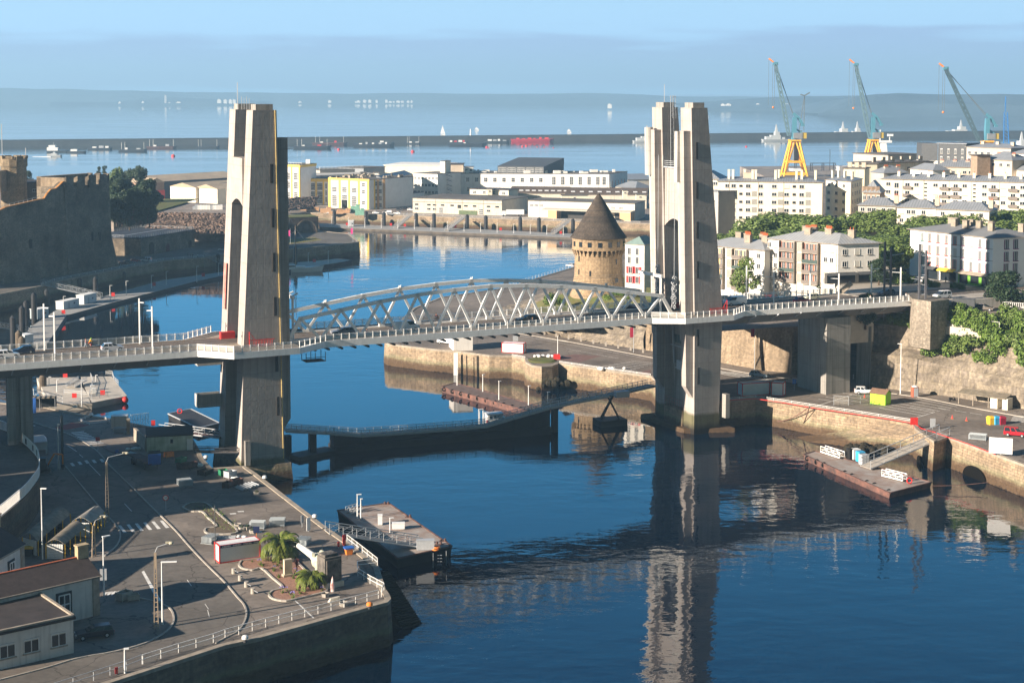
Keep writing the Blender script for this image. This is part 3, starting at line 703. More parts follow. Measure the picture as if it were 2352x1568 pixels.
part(b,'machine_room_windows',pm('old_glass',(.08,.12,.12),.3,.2),tr)
b=MB();b.bar(W(178,290.6,17.9),W(178,298.2,17.9),.25)
b.bar(W(177.8,297,22),W(177.8,296.2,14),.35);b.bar(W(176.2,291.2,25),W(176.8,290.8,18),.5);b.bar(W(177.9,292,14),W(177.9,296,13),.2);b.ubox(177.3,178.1,292,294.5,13,15)
part(b,'pipework',GREYST,tr)
b=MB();b.bar(W(176.5,290.5,5.6),W(176.5,298.2,5.6),.07);b.bar(W(176.5,290.5,6.5),W(176.5,298.2,6.5),.07)
for k in range(8):b.bar(W(176.5,290.6+k*1.08,4.6),W(176.5,290.6+k*1.08,6.5),.06)
part(b,'platform_rail',pm('faded_pink_paint',(.4,.2,.18),.7),tr)
part(MB().ubox(176.4,180,290.4,298.3,-2,4.5),'platform',QWALL,tr)
b=MB();b.hexa([W(175.2,287.6,-3),W(186,283.8,-3),W(186,306,-3),W(174.6,306.5,-3)],[W(175.4,288.0,1.0),W(186,284.4,1.0),W(186,305.5,1.0),W(175,306,1.0)]);part(b,'footing',QWALL,tr)
part(MB().ubox(184.0,185.0,284.9,286.4,3.2,8.4),'buttress_stub',CONCD,tr)
b=MB();b.bar(W(180.2,285.6,DZ+1.25),W(184.6,285.6,DZ+1.25),.12);b.bar(W(184.5,285.6,DZ),W(184.5,285.6,DZ+2.9),.14);b.bar(W(184.5,285.6,DZ+2.8),W(183.6,285.6,DZ+1.3),.1)
for k in range(14):b.bar(W(180.3+k*.3,285.6,DZ),W(180.3+k*.3,285.6,DZ+1.25),.06)
b.ubox(178,181,297.1,298.2,DZ,DZ+1.2);part(b,'barrier',RED,tr)
b=MB();b.quad(W(176.55,288,26.6),W(176.55,286.6,26.6),W(176.4,286.6,31.5),W(176.4,288,31.5));part(b,'banner',pm('salmon_banner',(.75,.25,.2),.7,.5,.8),tr)
for nm,(u,v,z0,z1)in{'a':(174.2,297.6,28,36),'b':(174.6,296.4,28,33),'c':(174.6,291.3,27,33.8)}.items():
 m=MB();z=z0;r_=random.Random(2)
 while z<z1:
  for k in range(3):m.tor(W(u+(k-1)*.28,v+r_.uniform(-.3,.3),z+r_.uniform(0,.3)),.28,.1,(r_.uniform(-1,1),1,0),8,4)
  z+=.5
 m.bar(W(u,v,z1),W(u,v,60),.1)
 part(m,'counterweight_chain',GREYST,tr)
def gantry(label,u,du):
 r=thing('wire_gantry',label,'gantry',W(u,294,DZ))
 b=MB()
 for v in(290.2,298.6):b.bar(W(u,v,DZ),W(u,v,DZ+8.2),.42)
 part(b,'posts',WHITE,r);b=MB();b.bar(W(u,289.6,DZ+8.3),W(u,299.4,DZ+8.3),.55,.6)
 for k in range(3):b.bar(W(u+.3,291+k*3,DZ+8.5),W(u+1.3*du,291+k*3,DZ+8.9),.25)
 part(b,'beam',WHITE,r)
gantry('white portal frame holding the tram wires at the left end of the lift span',88.6,1)
gantry('white portal frame holding the tram wires at the right end of the lift span',170.6,-1)
b=MB()
for v in(292.4,296):b.bar(W(88.8,v,DZ+7.2),W(170.6,v,DZ+7.2),.045);b.bar(W(88.8,v,DZ+8.4),W(170.6,v,DZ+8.4),.035)
solo(b,'tram_wire',GREYST,'thin tram contact wires strung between the two white portal frames of the lift span','wire',W(130,294,DZ+7))
b=MB();b.ubox(88.2,92,280.6,283.4,DZ-2.9,DZ-2.75)
for u in(88.2,90,92):
 for v in(280.6,283.4):b.bar(W(u,v,DZ-1.1),W(u,v,DZ-2.9),.12)
b.bar(W(88.2,280.6,DZ-2),W(92,280.6,DZ-2),.1);solo(b,'inspection_cradle',DARKST,'dark steel inspection cradle slung under the lift span beside the left tower','cradle',W(90,282,DZ-3))
def pier(label,u0,u1,v0,v1,zb,zt,mat,extra=None):
 r=thing('bridge_pier',label,'bridge pier',W((u0+u1)/2,(v0+v1)/2,zb))
 part(MB().ubox(u0,u1,v0,v1,zb,zt),'shaft',mat,r)
 if extra:
  b=MB()
  for e in extra:b.ubox(*e)
  part(b,'ribs',mat,r)
pier('stained concrete pier under the left approach deck, above the curved ramp',36.2,39.6,288.5,296.5,5.8,DZ-2.9,CONCD,[(35.2,36.6,288.0,290,5.8,DZ-2.9),(37.4,38.2,287.9,289,5.8,DZ-2.9)])
e1=onv(1911,870,290);e2=onv(1966,880,290)
pier('broad concrete pier with rust streaks under the right approach deck',211.6,218.2,286.5,297.5,5.6,DZ-2.9,CONCD)
q=[G(1966,882),G(1999,887)]
b=MB();t2=up(q,19.6,.6);b.hexa([q[0],q[1],q[1]+V(3,9,0),q[0]+V(3,9,0)],[t2[0],t2[1],t2[1]+V(3,9,0),t2[0]+V(3,9,0)])
solo(b,'abutment_wall',CONCD,'stained concrete retaining wall between the right pier and the cliff','retaining wall',q[0])
ab=[G(2095,695,26),G(2138,702,26),G(2180,696,26)]
b=MB();b.prism(ccw([ab[0],ab[1],ab[2],ab[0]+V(2,14,0)]),16,26.9)
solo(b,'abutment',stone('abutment_stone',(.4,.34,.27),(.3,.26,.21),(.22,.19,.15),1,.5,False,dark=.6),'stone abutment where the bridge railing ends at the plaza','abutment',ab[0])
def pole(label,u,v,side,h=8.7):
 b=MB();b.bar((0,0,0),(0,0,h),.28,.24)
 r=thing('street_lamp',label,'street lamp',W(u,v,DZ),0,'tall white lamps on the bridge')
 part(b,'pole',WHITE2,r,True);part(MB().bar((0,0,h-.75),(.95*side,-.25*side,h-.8),.3,.16),'lamp_head',WHITE2,r,True)
pole('square white lamp pole at the far railing, left of the cyclist',43.2,298.0,1);pole('square white lamp pole at the near railing, leftmost on the deck',43.2,285.9,-1)
pole('square white lamp pole at the far railing, right of the cyclist',60.8,298.1,1);pole('square white lamp pole at the near railing just right of the silver car',60.6,285.9,-1)
# ================================================================ BUILDINGS
_wm={}
def winmesh(kind,w,h):
 k=(kind,round(w,2),round(h,2))
 if k in _wm:return _wm[k]
 b=MB();mats=[FRAMEW,GLASS,SHUT,COPE]
 x=w/2;y=h/2
 if kind in('win','sill','red','tall'):
  b.mi=1;b.box(-x,x,-.03,.05,-y,y);b.mi=0
  t=.09
  for a,c in((-x,-x+t),(x-t,x),(-t/2,t/2)):b.box(a,c,-.075,-.031,-y,y)
  for a,c in((-y,-y+t),(y-t,y)):b.box(-x+t+.001,x-t-.001,-.07,-.031,a,c)
  b.mi=3;b.box(-x-.12,x+.12,-.2,.05,-y-.14,-y-.01)
  b.mi=2;b.box(-x+.01,x-.01,-.055,-.032,y*.72,y-.1)
  if kind=='red':
   mats[2]=REDSH
   for s in(-1,1):b.box(min(s*x,s*(x+.75)),max(s*x,s*(x+.75)),-.1,-.02,-y,y)
 elif kind=='shut':
  b.mi=2;b.box(-x,x,-.05,.05,-y,y);b.mi=0
  for a,c in((-x-.06,-x),(x,x+.06)):b.box(a,c,-.08,.0,-y,y)
  b.mi=3;b.box(-x-.12,x+.12,-.2,.05,-y-.14,-y-.01)
 elif kind=='slats':
  b.mi=1;b.box(-x,x,-.01,.05,-y,y);b.mi=2
  n=6
  for i in range(n):b.box(-x+(i+.1)*w/n,-x+(i+.6)*w/n,-.09,-.011,-y,y)
 elif kind=='grid':
  b.mi=1;b.box(-x,x,-.02,.05,-y,y);b.mi=0
  nx=max(2,round(w/.85));ny=max(2,round(h/1.05))
  for i in range(nx+1):b.box(-x+i*w/nx-.07,-x+i*w/nx+.07,-.09,-.021,-y,y)
  for i in range(ny+1):b.box(-x,x,-.1,-.0215,-y+i*h/ny-.08,-y+i*h/ny+.08)
 elif kind=='dark':
  b.mi=1;b.box(-x,x,-.03,.05,-y,y);b.mi=3;b.box(-x-.05,x+.05,-.12,.0,-y-.12,-y-.001)
 elif kind in('colR','colP','colG'):
  mats[2]={'colR':pm('reveal_red',(.55,.07,.05),.7),'colP':pm('reveal_plum',(.3,.12,.22),.7),'colG':pm('reveal_teal',(.05,.22,.2),.7)}[kind]
  b.mi=2;b.box(-x-.2,x+.06,-.06,.0,-y-.15,y+.05);b.mi=1;b.box(-x,x,-.07,-.061,-y,y);b.mi=0
  for a,c in((-x+.1,-x+.22),(x-.14,x),(.0,.1)):b.box(a,c,-.12,-.071,-y,y)
  b.mi=2;b.box(-x-.2,x+.1,-.3,-.001,-y-.16,-y-.04)
 _wm[k]=b.mesh('window',mats);return _wm[k]
def colpt(a,c,px):
 r=(px-CX)/FOC;
 z=a.z;d=c-a
 t=(r*(a.y*cp-(z-CH)*sp)-a.x)/(d.x-r*d.y*cp)
 return a+d*t
def chimney(roof,p,w,d,h,a,pots=0,mat=None,off=None):
 b=MB();b.ob((p[0],p[1],p[2]),w,d,h,a);b.ob((p[0],p[1],p[2]+h),w+.2,d+.2,.18,a);b.mi=1
 for i in range(pots):
  x=(i-(pots-1)/2)*w/max(1,pots);q=V(p[0]+x*math.cos(a),p[1]+x*math.sin(a),p[2]+h+.18)
  b.cyl(q,q+V(0,0,.6),.11,.09,6)
 return part(b,'chimney',[mat or TAN,TERRA],roof)
def bld(label,A,B_,C,zE,z0,wall=CREAM,roofm=None,rh=2.2,rkind='hip',name='apartment_block',cat='apartment block',depth=None,over=.5,D=None,group=None,band=None):
 """A,B,C: picture points of the eaves (left end, near corner, right end of the side); zE eaves height"""
 a=G(*A,zE);b_=G(*B_,zE);d=(b_-a).normalized();n=V(-d.y,d.x,0)
 if depth is None:c=G(*C,zE);k=c-b_
 else:k=n*depth
 a2=a+k;c=b_+k
 r=thing(name,label,cat,(a.x,a.y,z0),0,group)
 m=MB();fp=[a,b_,c,a2]
 m.hexa([V(p.x,p.y,z0)for p in fp],[V(p.x,p.y,zE)for p in fp]);w_=part(m,'wall',wall,r)
 if band:
  m=MB()
  for z in band:
   for p,q in((a,b_),(b_,c)):
    e=(q-p).normalized();o=V(e.y,-e.x,0)*.05;m.hexa(*[[V(t.x,t.y,zz)for t in(p+o,q+o,q-o,p-o)]for zz in(z,z+.2)])
  part(m,'string_course',COPE,r)
 ro=None;roofm=roofm or ZINC
 e1=(b_-a).normalized()*over;e2=k.normalized()*over
 f=[a-e1-e2,b_+e1-e2,c+e1+e2,a2-e1+e2]
 m=MB()
 if rkind=='hip':
  L1=(b_-a).length;L2=k.length
  if L1>=L2:i1=(f[0]+f[3])/2+(b_-a).normalized()*L2*.5;i2=(f[1]+f[2])/2-(b_-a).normalized()*L2*.5
  else:i1=(f[0]+f[1])/2+k.normalized()*L1*.5;i2=(f[3]+f[2])/2-k.normalized()*L1*.5
  i1=i1+V(0,0,rh);i2=i2+V(0,0,rh)
  lo=[p+V(0,0,.02)for p in f]
  if L1>=L2:m.add(lo+[i1,i2],[(0,1,5,4),(1,2,5),(2,3,4,5),(3,0,4),(3,2,1,0)])
  else:m.add(lo+[i1,i2],[(0,1,4),(1,2,5,4),(2,3,5),(3,0,4,5),(3,2,1,0)])
 elif rkind=='shed':
  lo=[p+V(0,0,.02)for p in f];m.hexa(lo,[f[0]+V(0,0,.3),f[1]+V(0,0,.3),f[2]+V(0,0,rh),f[3]+V(0,0,rh)])
 elif rkind=='gable':
  i1=(f[0]+f[3])/2+V(0,0,rh);i2=(f[1]+f[2])/2+V(0,0,rh);lo=[p+V(0,0,.02)for p in f]
  m.add(lo+[i1,i2],[(0,1,5,4),(1,2,5),(2,3,4,5),(3,0,4),(3,2,1,0)])
 elif rkind=='gableC':
  i1=(f[0]+f[1])/2+V(0,0,rh);i2=(f[3]+f[2])/2+V(0,0,rh);lo=[p+V(0,0,.02)for p in f]
  m.add(lo+[i1,i2],[(0,1,4),(1,2,5,4),(2,3,5),(3,0,4,5),(3,2,1,0)])
 else:
  m.hexa([p+V(0,0,.01)for p in f],[p+V(0,0,.35)for p in f])
 ro=part(m,'roof',roofm,r)
 r_={'o':r,'a':a,'b':b_,'c':c,'roof':ro,'zE':zE,'n':0}
 if rkind=='hip' or rkind=='gable':
  m=MB()
  for p,q in((f[0],f[1]),(f[1],f[2])):m.bar(p,q,.16,.16)
  part(m,'gutter',COPE,r)
 return r_
def wins(B,face,cols,zs,w,h,kind='win',name='window',shutp=0.,seed=1):
 p,q={'F':(B['a'],B['b']),'R':(B['b'],B['c']),'L':(B['a']+(B['c']-B['b']),B['a'])}[face]
 a=ang(p,q);rn=random.Random(seed);e=(q-p).normalized();L0=wloc(B['o'])
 for px in cols:
  t=colpt(p,q,px)
  for z in zs:
   kd=kind if rn.random()>=shutp else 'shut'
   inst(name,winmesh(kd,w,h),B['o'],V(t.x+e.y*.012,t.y-e.x*.012,z)-L0,a)
def zrow(B,face,px,pys):
 p,q={'F':(B['a'],B['b']),'R':(B['b'],B['c']),'L':(B['a']+(B['c']-B['b']),B['a'])}[face]
 t=colpt(p,q,px);return[zat(t.x,t.y,y)for y in pys]
def K(c,ox=1764,k=.25):return[ox+x*k for x in c]
def roofpt(B,u,v,dz=0):
 p=lerp(B['a'],B['b'],u)+(B['c']-B['b'])*v;return V(p.x,p.y,B['zE']+dz)
T1=bld('tall cream apartment block with seven rows of windows, behind the right bridge tower',(1648.5,416),(1889,419),None,41.6,20,plaster('sunlit_cream_plaster',(.74,.68,.55)),None,1.2,depth=12)
z7=[40.0-2.86*k for k in range(7)]
wins(T1,'F',[1671,1685,1718.5,1747,1778.5,1807,1841.5],z7,1.7,1.35,shutp=.12);wins(T1,'F',[1702,1824.5],z7,1.2,.8,'dark');wins(T1,'F',[1733,1793,1856.5],z7[1:],1.9,1.9,'slats')
for u,v in((.1,.3),(.14,.3),(.25,.45),(.33,.3),(.36,.3),(.55,.3),(.58,.5),(.75,.3),(.8,.35),(.93,.4)):chimney(T1['roof'],roofpt(T1,u,v,.5),.8,.8,3.4,ang(T1['a'],T1['b']),0,CREAM)
chimney(T1['roof'],roofpt(T1,.29,.5,.6),4,3,2.2,ang(T1['a'],T1['b']),0,TAN)
T2=bld('narrow cream wing joining the right end of the tall apartment block',(1897,413),(1954,418),(1981,410),41.6,20,plaster('sunlit_cream_plaster',(.74,.68,.55)),None,1.0)
T2b=z7
wins(T2,'F',[1904,1921.5,1938.5],z7[:6],1.6,1.3,shutp=.1,seed=4);wins(T2,'R',[1959,1964.5,1969.5,1975],z7[:6],1.5,1.3)
for u in(.1,.35,.6,.9):chimney(T2['roof'],roofpt(T2,u,.35,.4),.8,.8,2.6,ang(T2['a'],T2['b']),0,CREAM)
T3=bld('long cream apartment block with four rows of windows and small balconies on the right',(2024,411),(2500,423),None,42.2,25,CREAM,None,1.8,depth=11)
z4=[40.5-2.8*k for k in range(5)]
wins(T3,'F',K([1107,1365,1540,1808,1990,2163,2340]),z4,1.7,1.35,shutp=.15,seed=5);wins(T3,'F',K([1182,1282,1622,1725,2073,2253]),[z-.35 for z in z4],1.7,2.1,'tall',shutp=.1,seed=6);wins(T3,'F',K([1450,1898]),[40.9-1.4*k for k in range(8)],1.0,.45,'dark')
bal=MB().box(-1.6,1.6,-.9,0,-.15,0);bal.mi=1;bal.box(-1.6,1.6,-.92,-.86,0,.95);BALM=bal.mesh('balcony',[COPE,pm('balcony_rail',(.2,.17,.15),.7,.2)])
for px in K([1282,1622,1725,2073,2253]):
 t=colpt(T3['a'],T3['b'],px)
 for z in z4[:4]:inst('balcony',BALM,T3['o'],V(t.x,t.y,z-1.5)-wloc(T3['o']),ang(T3['a'],T3['b']))
for i in range(12):chimney(T3['roof'],roofpt(T3,.08+i*.075,.3,.6),.9,.9,2.0,ang(T3['a'],T3['b']),1,CREAM)
for i,(lab,A,B_,wl)in enumerate((('low grey brown house, left end of the row under the long cream block',(1971,471),(2057,473.5),GPL),('low cream house in the middle of the row under the long cream block',(2060,476),(2150,479),CREAM),('low cream house at the right end of the row, half hidden by treetops',(2151,480),(2272,485),CREAM))):
 h=bld(lab,A,B_,None,37.6,25,wl,None,2.4,depth=9,name='terraced_house',cat='house')
 wins(h,'F',[lerp(V(A[0],0,0),V(B_[0],0,0),f).x for f in(.12,.3,.42,.68,.85)],[36.3,33.6],1.3,1.4,shutp=.2,seed=i)
 chimney(h['roof'],roofpt(h,.97,.4,.6),1.4,.8,2.4,ang(h['a'],h['b']),3)
M1=bld('small brown stone house with mansard dormers between the two cream blocks',(1983,442),(2021,443),None,38.5,24,pm('brown_stone',(.33,.24,.17),.9,.3),None,4.2,depth=9,name='mansard_house',cat='house')
wins(M1,'F',[1986,1995.5,2006,2017],[36.8,33.8],1.1,1.7);
for px in(1987,1996,2006,2016):
 t=colpt(M1['a'],M1['b'],px);m=MB().box(t.x-.7,t.x+.7,t.y+.0,t.y+2,38.6,40.6);part(m,'dormer',pm('brown_stone',(.33,.24,.17)),M1['roof'])
def blk(lab,A,B_,zE,z0,dep,wall,rk='flat',rm=None,rh=1.5,rows=(),cols=0,w=1.5,h=1.4,kind='win',nm='town_building',C=None,ch=0,pots=0,cl=None,cat='building',shutp=.1):
 o=bld(lab,A,B_,C,zE,z0,wall,rm,rh,rk,nm,cat,dep)
 if cols:
  cs=cl or[A[0]+(B_[0]-A[0])*(i+.5)/cols for i in range(cols)]
  wins(o,'F',cs,[zE-r for r in rows],w,h,kind,shutp=shutp)
 for i in range(ch):chimney(o['roof'],roofpt(o,(i+.6)/ch,.4,.4),1.6,.8,1.8,ang(o['a'],o['b']),pots)
 return o
blk('grey apartment slab in shadow just right of the bridge tower, behind the tall block',(1628,439),(1650,441),38,20,10,GPL,rows=(3.6,6.6,9.6,12.6),cols=1,w=1.8,h=1.6)
blk('pale building with zinc roof and yellow strip seen over the grey slab',(1600,411),(1652,412),40,20,14,CREAM,'hip',None,3,(1.6,),6)
D1=blk('modern charcoal clad block with white lower left corner, on the hill',(2155,330),(2219,331.5),51.2,38,13,DGREY,'flat',ZINC,rows=(3.2,6.6),cols=4,w=1.0,h=2.2)
part(MB().hexa([lerp(D1['a'],D1['b'],0)+V(-14,2,-20),D1['a']+V(-.1,-.1,-20),D1['a']+V(-.1,12,-20),D1['a']+V(-14,12,-20)],[D1['a']+V(-6.2,3.5,-7.5),D1['a']+V(-.1,-.1,-7.5),D1['a']+V(-.1,12,-7.5),D1['a']+V(-6.2,12,-7.5)]),'lower_storey',WPL,D1['o'])
part(MB().hexa([D1['a']+V(-6.2,3.5,-7.4),D1['a']+V(-.2,-.1,-7.4),D1['a']+V(-.2,12,-7.4),D1['a']+V(-6.2,12,-7.4)],[D1['a']+V(-6.2,3.5,.1),D1['a']+V(-.2,-.1,.1),D1['a']+V(-.2,12,.1),D1['a']+V(-6.2,12,.1)]),'side_wing',DGREY,D1['o'])
blk('grey apartment building with chimneys right of the charcoal block',(2220,337),(2322,341),50.5,38,12,GPL,'hip',None,1.6,(2.4,5.4),7,ch=3)
blk('beige apartment block with zinc roof below the charcoal block',(2143,383),(2262,385),43.5,30,12,BPL,'hip',None,2.6,(2,4.9),9,ch=4,pots=3)
blk('beige building continuing the block at the right, zinc roof',(2263,382),(2303,380),43.6,30,12,TAN,'hip',None,2.6,(2,),2,ch=1,pots=5)
blk('long weathered grey concrete building seen over the wing roofs',(2016,376),(2145,372),44.3,30,14,DIRTY,'flat',ASPH2,rows=(2.2,5),cols=10,ch=6)
blk('cream end wall of the weathered building with dark stains',(1962,377),(2015,377),44.2,30,12,plaster('stained_cream',(.62,.57,.43),.4),'flat',ASPH2)
blk('plain cream stained rooftop box left of the weathered building',(1938,387),(1986,388),43.6,30,9,plaster('stained_cream',(.62,.57,.43),.4),'flat',ASPH2,ch=3)
blk('white gabled house between weathered building and beige block',(2091,388),(2143,392),42.8,30,8,WPL,'hip',None,2.5,(1.5,),3)
blk('roof with two long rows of red chimney pots above the long cream block',(2030,398),(2086,397),43.5,30,9,GPL,'hip',None,2.6,ch=2,pots=8)
blk('tall brown chimney stack house beside the charcoal block',(2230,357),(2245,358),48.5,36,6,pm('brown_stone',(.33,.24,.17)),'flat',SLATE)
blk('low house with blue grey hipped roof in the middle of the hill town',(2256,366),(2325,369),46.8,34,12,BPL,'hip',None,3.2,(1.8,),4,ch=2,pots=5)
blk('white rendered building near the right edge of the hill town',(2313,389),(2360,393),43,30,10,WPL,'hip',None,2.6,(1.8,4.2),2,ch=1,pots=4)
blk('white house with zinc roof at the right edge under the grey ship mast',(2322,352),(2372,355),48.6,34,10,WPL,'hip',None,2.2,(1.6,),4,ch=1)
blk('dark roofed beige house at the right edge of the hill town',(2325,372),(2380,375),45.8,34,9,TAN,'hip',SLATE,2.6,(1.6,),4)
blk('long grey quayside shed beyond the hill town',(2040,357),(2124,355),44,30,25,GPL,'flat',ASPH2)
T4=bld('apartment block with red brick balconies and a tall hipped zinc roof beside the bridge road',(1764,548),(1925,561),(2019,558),36.0,19,WPL,ZINC2,2.3,over=.6)
fl=[34.55-2.62*k for k in range(5)]
wins(T4,'F',K([15,70]),fl+[21.4],1.15,1.4,shutp=.12,seed=3);wins(T4,'F',K([530,587]),fl,1.15,1.4,shutp=.35,seed=8)
wins(T4,'F',K([148,190,232,360,402,445]),[21.4],1.15,1.3)
BRK=pm('brick_red_render',(.42,.13,.07),.85,.25,1.);PNL=pm('dark_green_panel',(.06,.09,.08),.7,.2)
def balconies(T,cs,zs,back,w=4.6,panel=None):
 a=ang(T['a'],T['b']);L0=wloc(T['o'])
 for j,px in enumerate(cs):
  t=colpt(T['a'],T['b'],px)
  for i,z in enumerate(zs):
   b=MB();mats=[COPE,back,GLASS,FRAMEW,PNL if(i+j)%3==2 else pm('balcony_rail',(.2,.17,.15))]
   b.mi=1;b.box(-w/2,w/2,-.06,-.0,-1.2,1.05);b.mi=2
   for x in(-w*.3,0,w*.33):b.box(x-.45,x+.45,-.09,-.061,-1.2 if x==0 else-.5,.95)
   b.mi=3
   for x in(-w*.3,0,w*.33):
    for s in(-.48,-.03,.42):b.box(x+s,x+s+.08,-.13,-.091,-1.2 if x==0 else-.5,.95)
   b.mi=0;b.box(-w/2-.1,w/2+.1,-1.0,0,-1.42,-1.25);b.mi=4;b.box(-w/2,w/2,-1.0,-.94,-1.24,-.35)
   b.mi=0;b.box(-w/2-.12,-w/2+.02,-.9,0,-1.25,1.2);b.box(w/2-.02,w/2+.12,-.9,0,-1.25,1.2)
   part_o=inst('balcony',b.mesh('balcony',mats),T['o'],V(t.x,t.y,z)-L0,a)
balconies(T4,K([188,402]),fl[:4],BRK)
wins(T4,'F',K([295]),fl[:4],1.7,2.2,'slats');wins(T4,'R',K([705,822,935]),[34.0,31.0],1.3,1.5,shutp=.5,seed=2)
for u,v,pots in((.12,.75,0),(.32,.6,6),(.38,.35,6),(.5,.65,5),(.62,.45,7),(.85,.6,2)):chimney(T4['roof'],roofpt(T4,u,v,1.2),1.8,1.0,1.9,ang(T4['a'],T4['b']),pots,pm('chimney_render',(.33,.28,.22),.9,.3))
a=ang(T4['b'],T4['c']);L0=wloc(T4['o'])
b=MB();b.box(-9.5,9.5,-.25,0,26.2,28.9);b.mi=1;b.box(-8.8,-1.0,-.3,-.25,26.3,28.4);b.box(0,8.8,-.3,-.25,26.3,28.4);b.mi=2;b.hexa([(-9,-1.6,28.3),(-1,-1.6,28.3),(-1,-.25,28.9),(-9,-.25,28.9)],[(-9,-1.6,28.4),(-1,-1.6,28.4),(-1,-.25,29.0),(-9,-.25,29.0)]);b.hexa([(-.4,-1.6,28.3),(5,-1.6,28.3),(5,-.25,28.9),(-.4,-.25,28.9)],[(-.4,-1.6,28.4),(5,-1.6,28.4),(5,-.25,29.0),(-.4,-.25,29.0)])
mid=lerp(T4['b'],T4['c'],.5);inst('shopfront',b.mesh('shopfront',[GPL,GLASS,DGREY]),T4['o'],V(mid.x,mid.y,0)-L0,a)
T5=bld('lower apartment block with yellow balconies partly behind the right bridge tower',(1610,562),(1756,575),None,33.2,19,WPL,ZINC2,2.0,depth=12,over=.6)
f5=[31.7-2.7*k for k in range(5)]
balconies(T5,[1648,1702],f5[:4],pm('yellow_render',(.62,.45,.2),.85,.15));wins(T5,'F',[1675],f5[:4],1.6,2.2,'slats');wins(T5,'F',[1728,1743],f5,1.15,1.4,shutp=.2)
for u,v,pots in((.3,.7,0),(.5,.55,6),(.62,.3,6),(.7,.65,5),(.82,.45,7)):chimney(T5['roof'],roofpt(T5,u,v,1.2),1.8,1.0,1.9,ang(T5['a'],T5['b']),pots,pm('chimney_render',(.33,.28,.22),.9,.3))
T6=bld('white apartment block with red and plum window reveals above a row of shops',(2091,526),(2281,547),(2400,543),38.2,26,pm('bright_white_render',(.86,.84,.8),.8,.05,.3),pm('grey_roofing',(.2,.205,.21),.7,.12,.4),1.9,over=.6)
r6=zrow(T6,'F',2136.5,[545.7,572.5,598.3])
wins(T6,'F',[2136.5,2155.8,2175,2194.5],r6,1.0,2.1,'colR',shutp=.15,seed=11);wins(T6,'F',[2212.8,2232,2252,2269],r6,1.0,2.1,'colP',shutp=.2,seed=12);wins(T6,'F',[2119.5],r6,.9,2.1,'colG');wins(T6,'R',[2313,2334],r6,1.2,2.2,'colP')
for u,v in((.2,.5),(.26,.5),(.33,.35),(.45,.5),(.5,.3),(.6,.4),(.68,.5),(.8,.3),(.97,.6)):chimney(T6['roof'],roofpt(T6,u,v,1.2),1.6,.9,1.9,ang(T6['a'],T6['b']),0,pm('chimney_render',(.33,.28,.22)))
for pxa,pxb,fm,aw,lab in((2129,2159,DGREY,DGREY,'black shopfront'),(2160,2203,WHITE2,pm('awning_yellow',(.85,.6,.05),.7),'white shopfront with yellow awning'),(2204,2281,pm('shop_green',(.2,.5,.06),.6),COPE,'bright green shopfront')):
 p=colpt(T6['a'],T6['b'],pxa);q=colpt(T6['a'],T6['b'],pxb);Lw=(q-p).length;b=MB();x=Lw/2
 b.box(-x+.05,x-.05,-.22,0,26.05,29.3);b.mi=1
 n=max(1,int(Lw/3.4))
 for i in range(n):b.box(-x+.5+i*Lw/n,-x+Lw/n*(i+1)-.5,-.27,-.221,26.5 if i%2 else 26.1,28.6)
 b.mi=2;b.hexa([(-x+.3,-1.5,28.6),(x-.6,-1.5,28.6),(x-.6,-.22,29.2),(-x+.3,-.22,29.2)],[(-x+.3,-1.5,28.75),(x-.6,-1.5,28.75),(x-.6,-.22,29.35),(-x+.3,-.22,29.35)])
 m_=(p+q)/2;o=inst('shopfront',b.mesh('shopfront',[fm,GLASS,aw]),T6['o'],V(m_.x,m_.y,0)-wloc(T6['o']),ang(p,q),lab)
T7=bld('white house with red shutters and green zinc roof between round tower and bridge tower',(1436,560.5),(1480,563),None,29.6,15,WPL,pm('verdigris_roof',(.2,.28,.26),.7,.15),2.2,depth=10,name='house',cat='house',over=.2)
wins(T7,'F',[1445.5,1463.5],zrow(T7,'F',1455,[576.5,596.5]),1.1,2.2,'win');wins(T7,'F',[1448.5,1464],zrow(T7,'F',1455,[620,642]),1.2,2.1,'red')
tq=thing('round_tower','round medieval stone tower with machicolations and a steep slate cone roof','tower',(25.9,467,12))
b=MB();X0,Y0=25.9,467
def ring(b,r0,r1,z0,z1,n=48,cap=False):
 b.cyl((X0,Y0,z0),(X0,Y0,z1),r0,r1,n,cap)
ring(b,9.6,8.0,10,15);ring(b,8.0,7.25,15,19);ring(b,7.25,7.1,19,26.2);wq=part(b,'wall',TANGUY,tq)
b=MB();ring(b,7.9,7.9,26.9,30.6,cap=True);dq=part(b,'parapet_drum',TANGUY,tq)
b=MB()
for i in range(34):
 a=2*math.pi*i/34
 for k,(r0,z)in enumerate(((7.3,25.3),(7.55,25.9),(7.8,26.45))):b.ob((X0+(r0-.25)*math.cos(a),Y0+(r0-.25)*math.sin(a),z),.9,.45,.46,a)
part(b,'machicolations',TANGUY,dq)
m=MB();m.box(-.6,.6,-.12,.1,-.75,.75);wmsh=m.mesh('window',GLASS);m=MB();m.box(-.25,.25,-.08,.1,-.8,.8);smsh=m.mesh('window',GLASS)
for i in range(16):
 a=-math.pi/2+(i-.0)*2*math.pi/16
 inst('window',wmsh,dq,(7.85*math.cos(a),7.85*math.sin(a),28.7-12),a+math.pi/2)
for dx,z,ms in((-6.0,24.3,smsh),(-6.0,20.4,smsh),(-2.8,20.2,smsh),(5.0,23.6,smsh),(5.1,18.0,wmsh)):
 rr_=7.2 if z>19 else 7.4;dy=-math.sqrt(rr_*rr_-dx*dx);inst('window',ms,wq,(dx,dy,z-12),math.atan2(dy,dx)+math.pi/2)
b=MB();prof=[(8.5,30.4),(7.4,31.9),(6.1,33.8),(4.6,36.4),(2.9,39.3),(1.1,42.2),(.08,43.6)]
for(r0,z0),(r1,z1)in zip(prof,prof[1:]):ring(b,r0,r1,z0,z1)
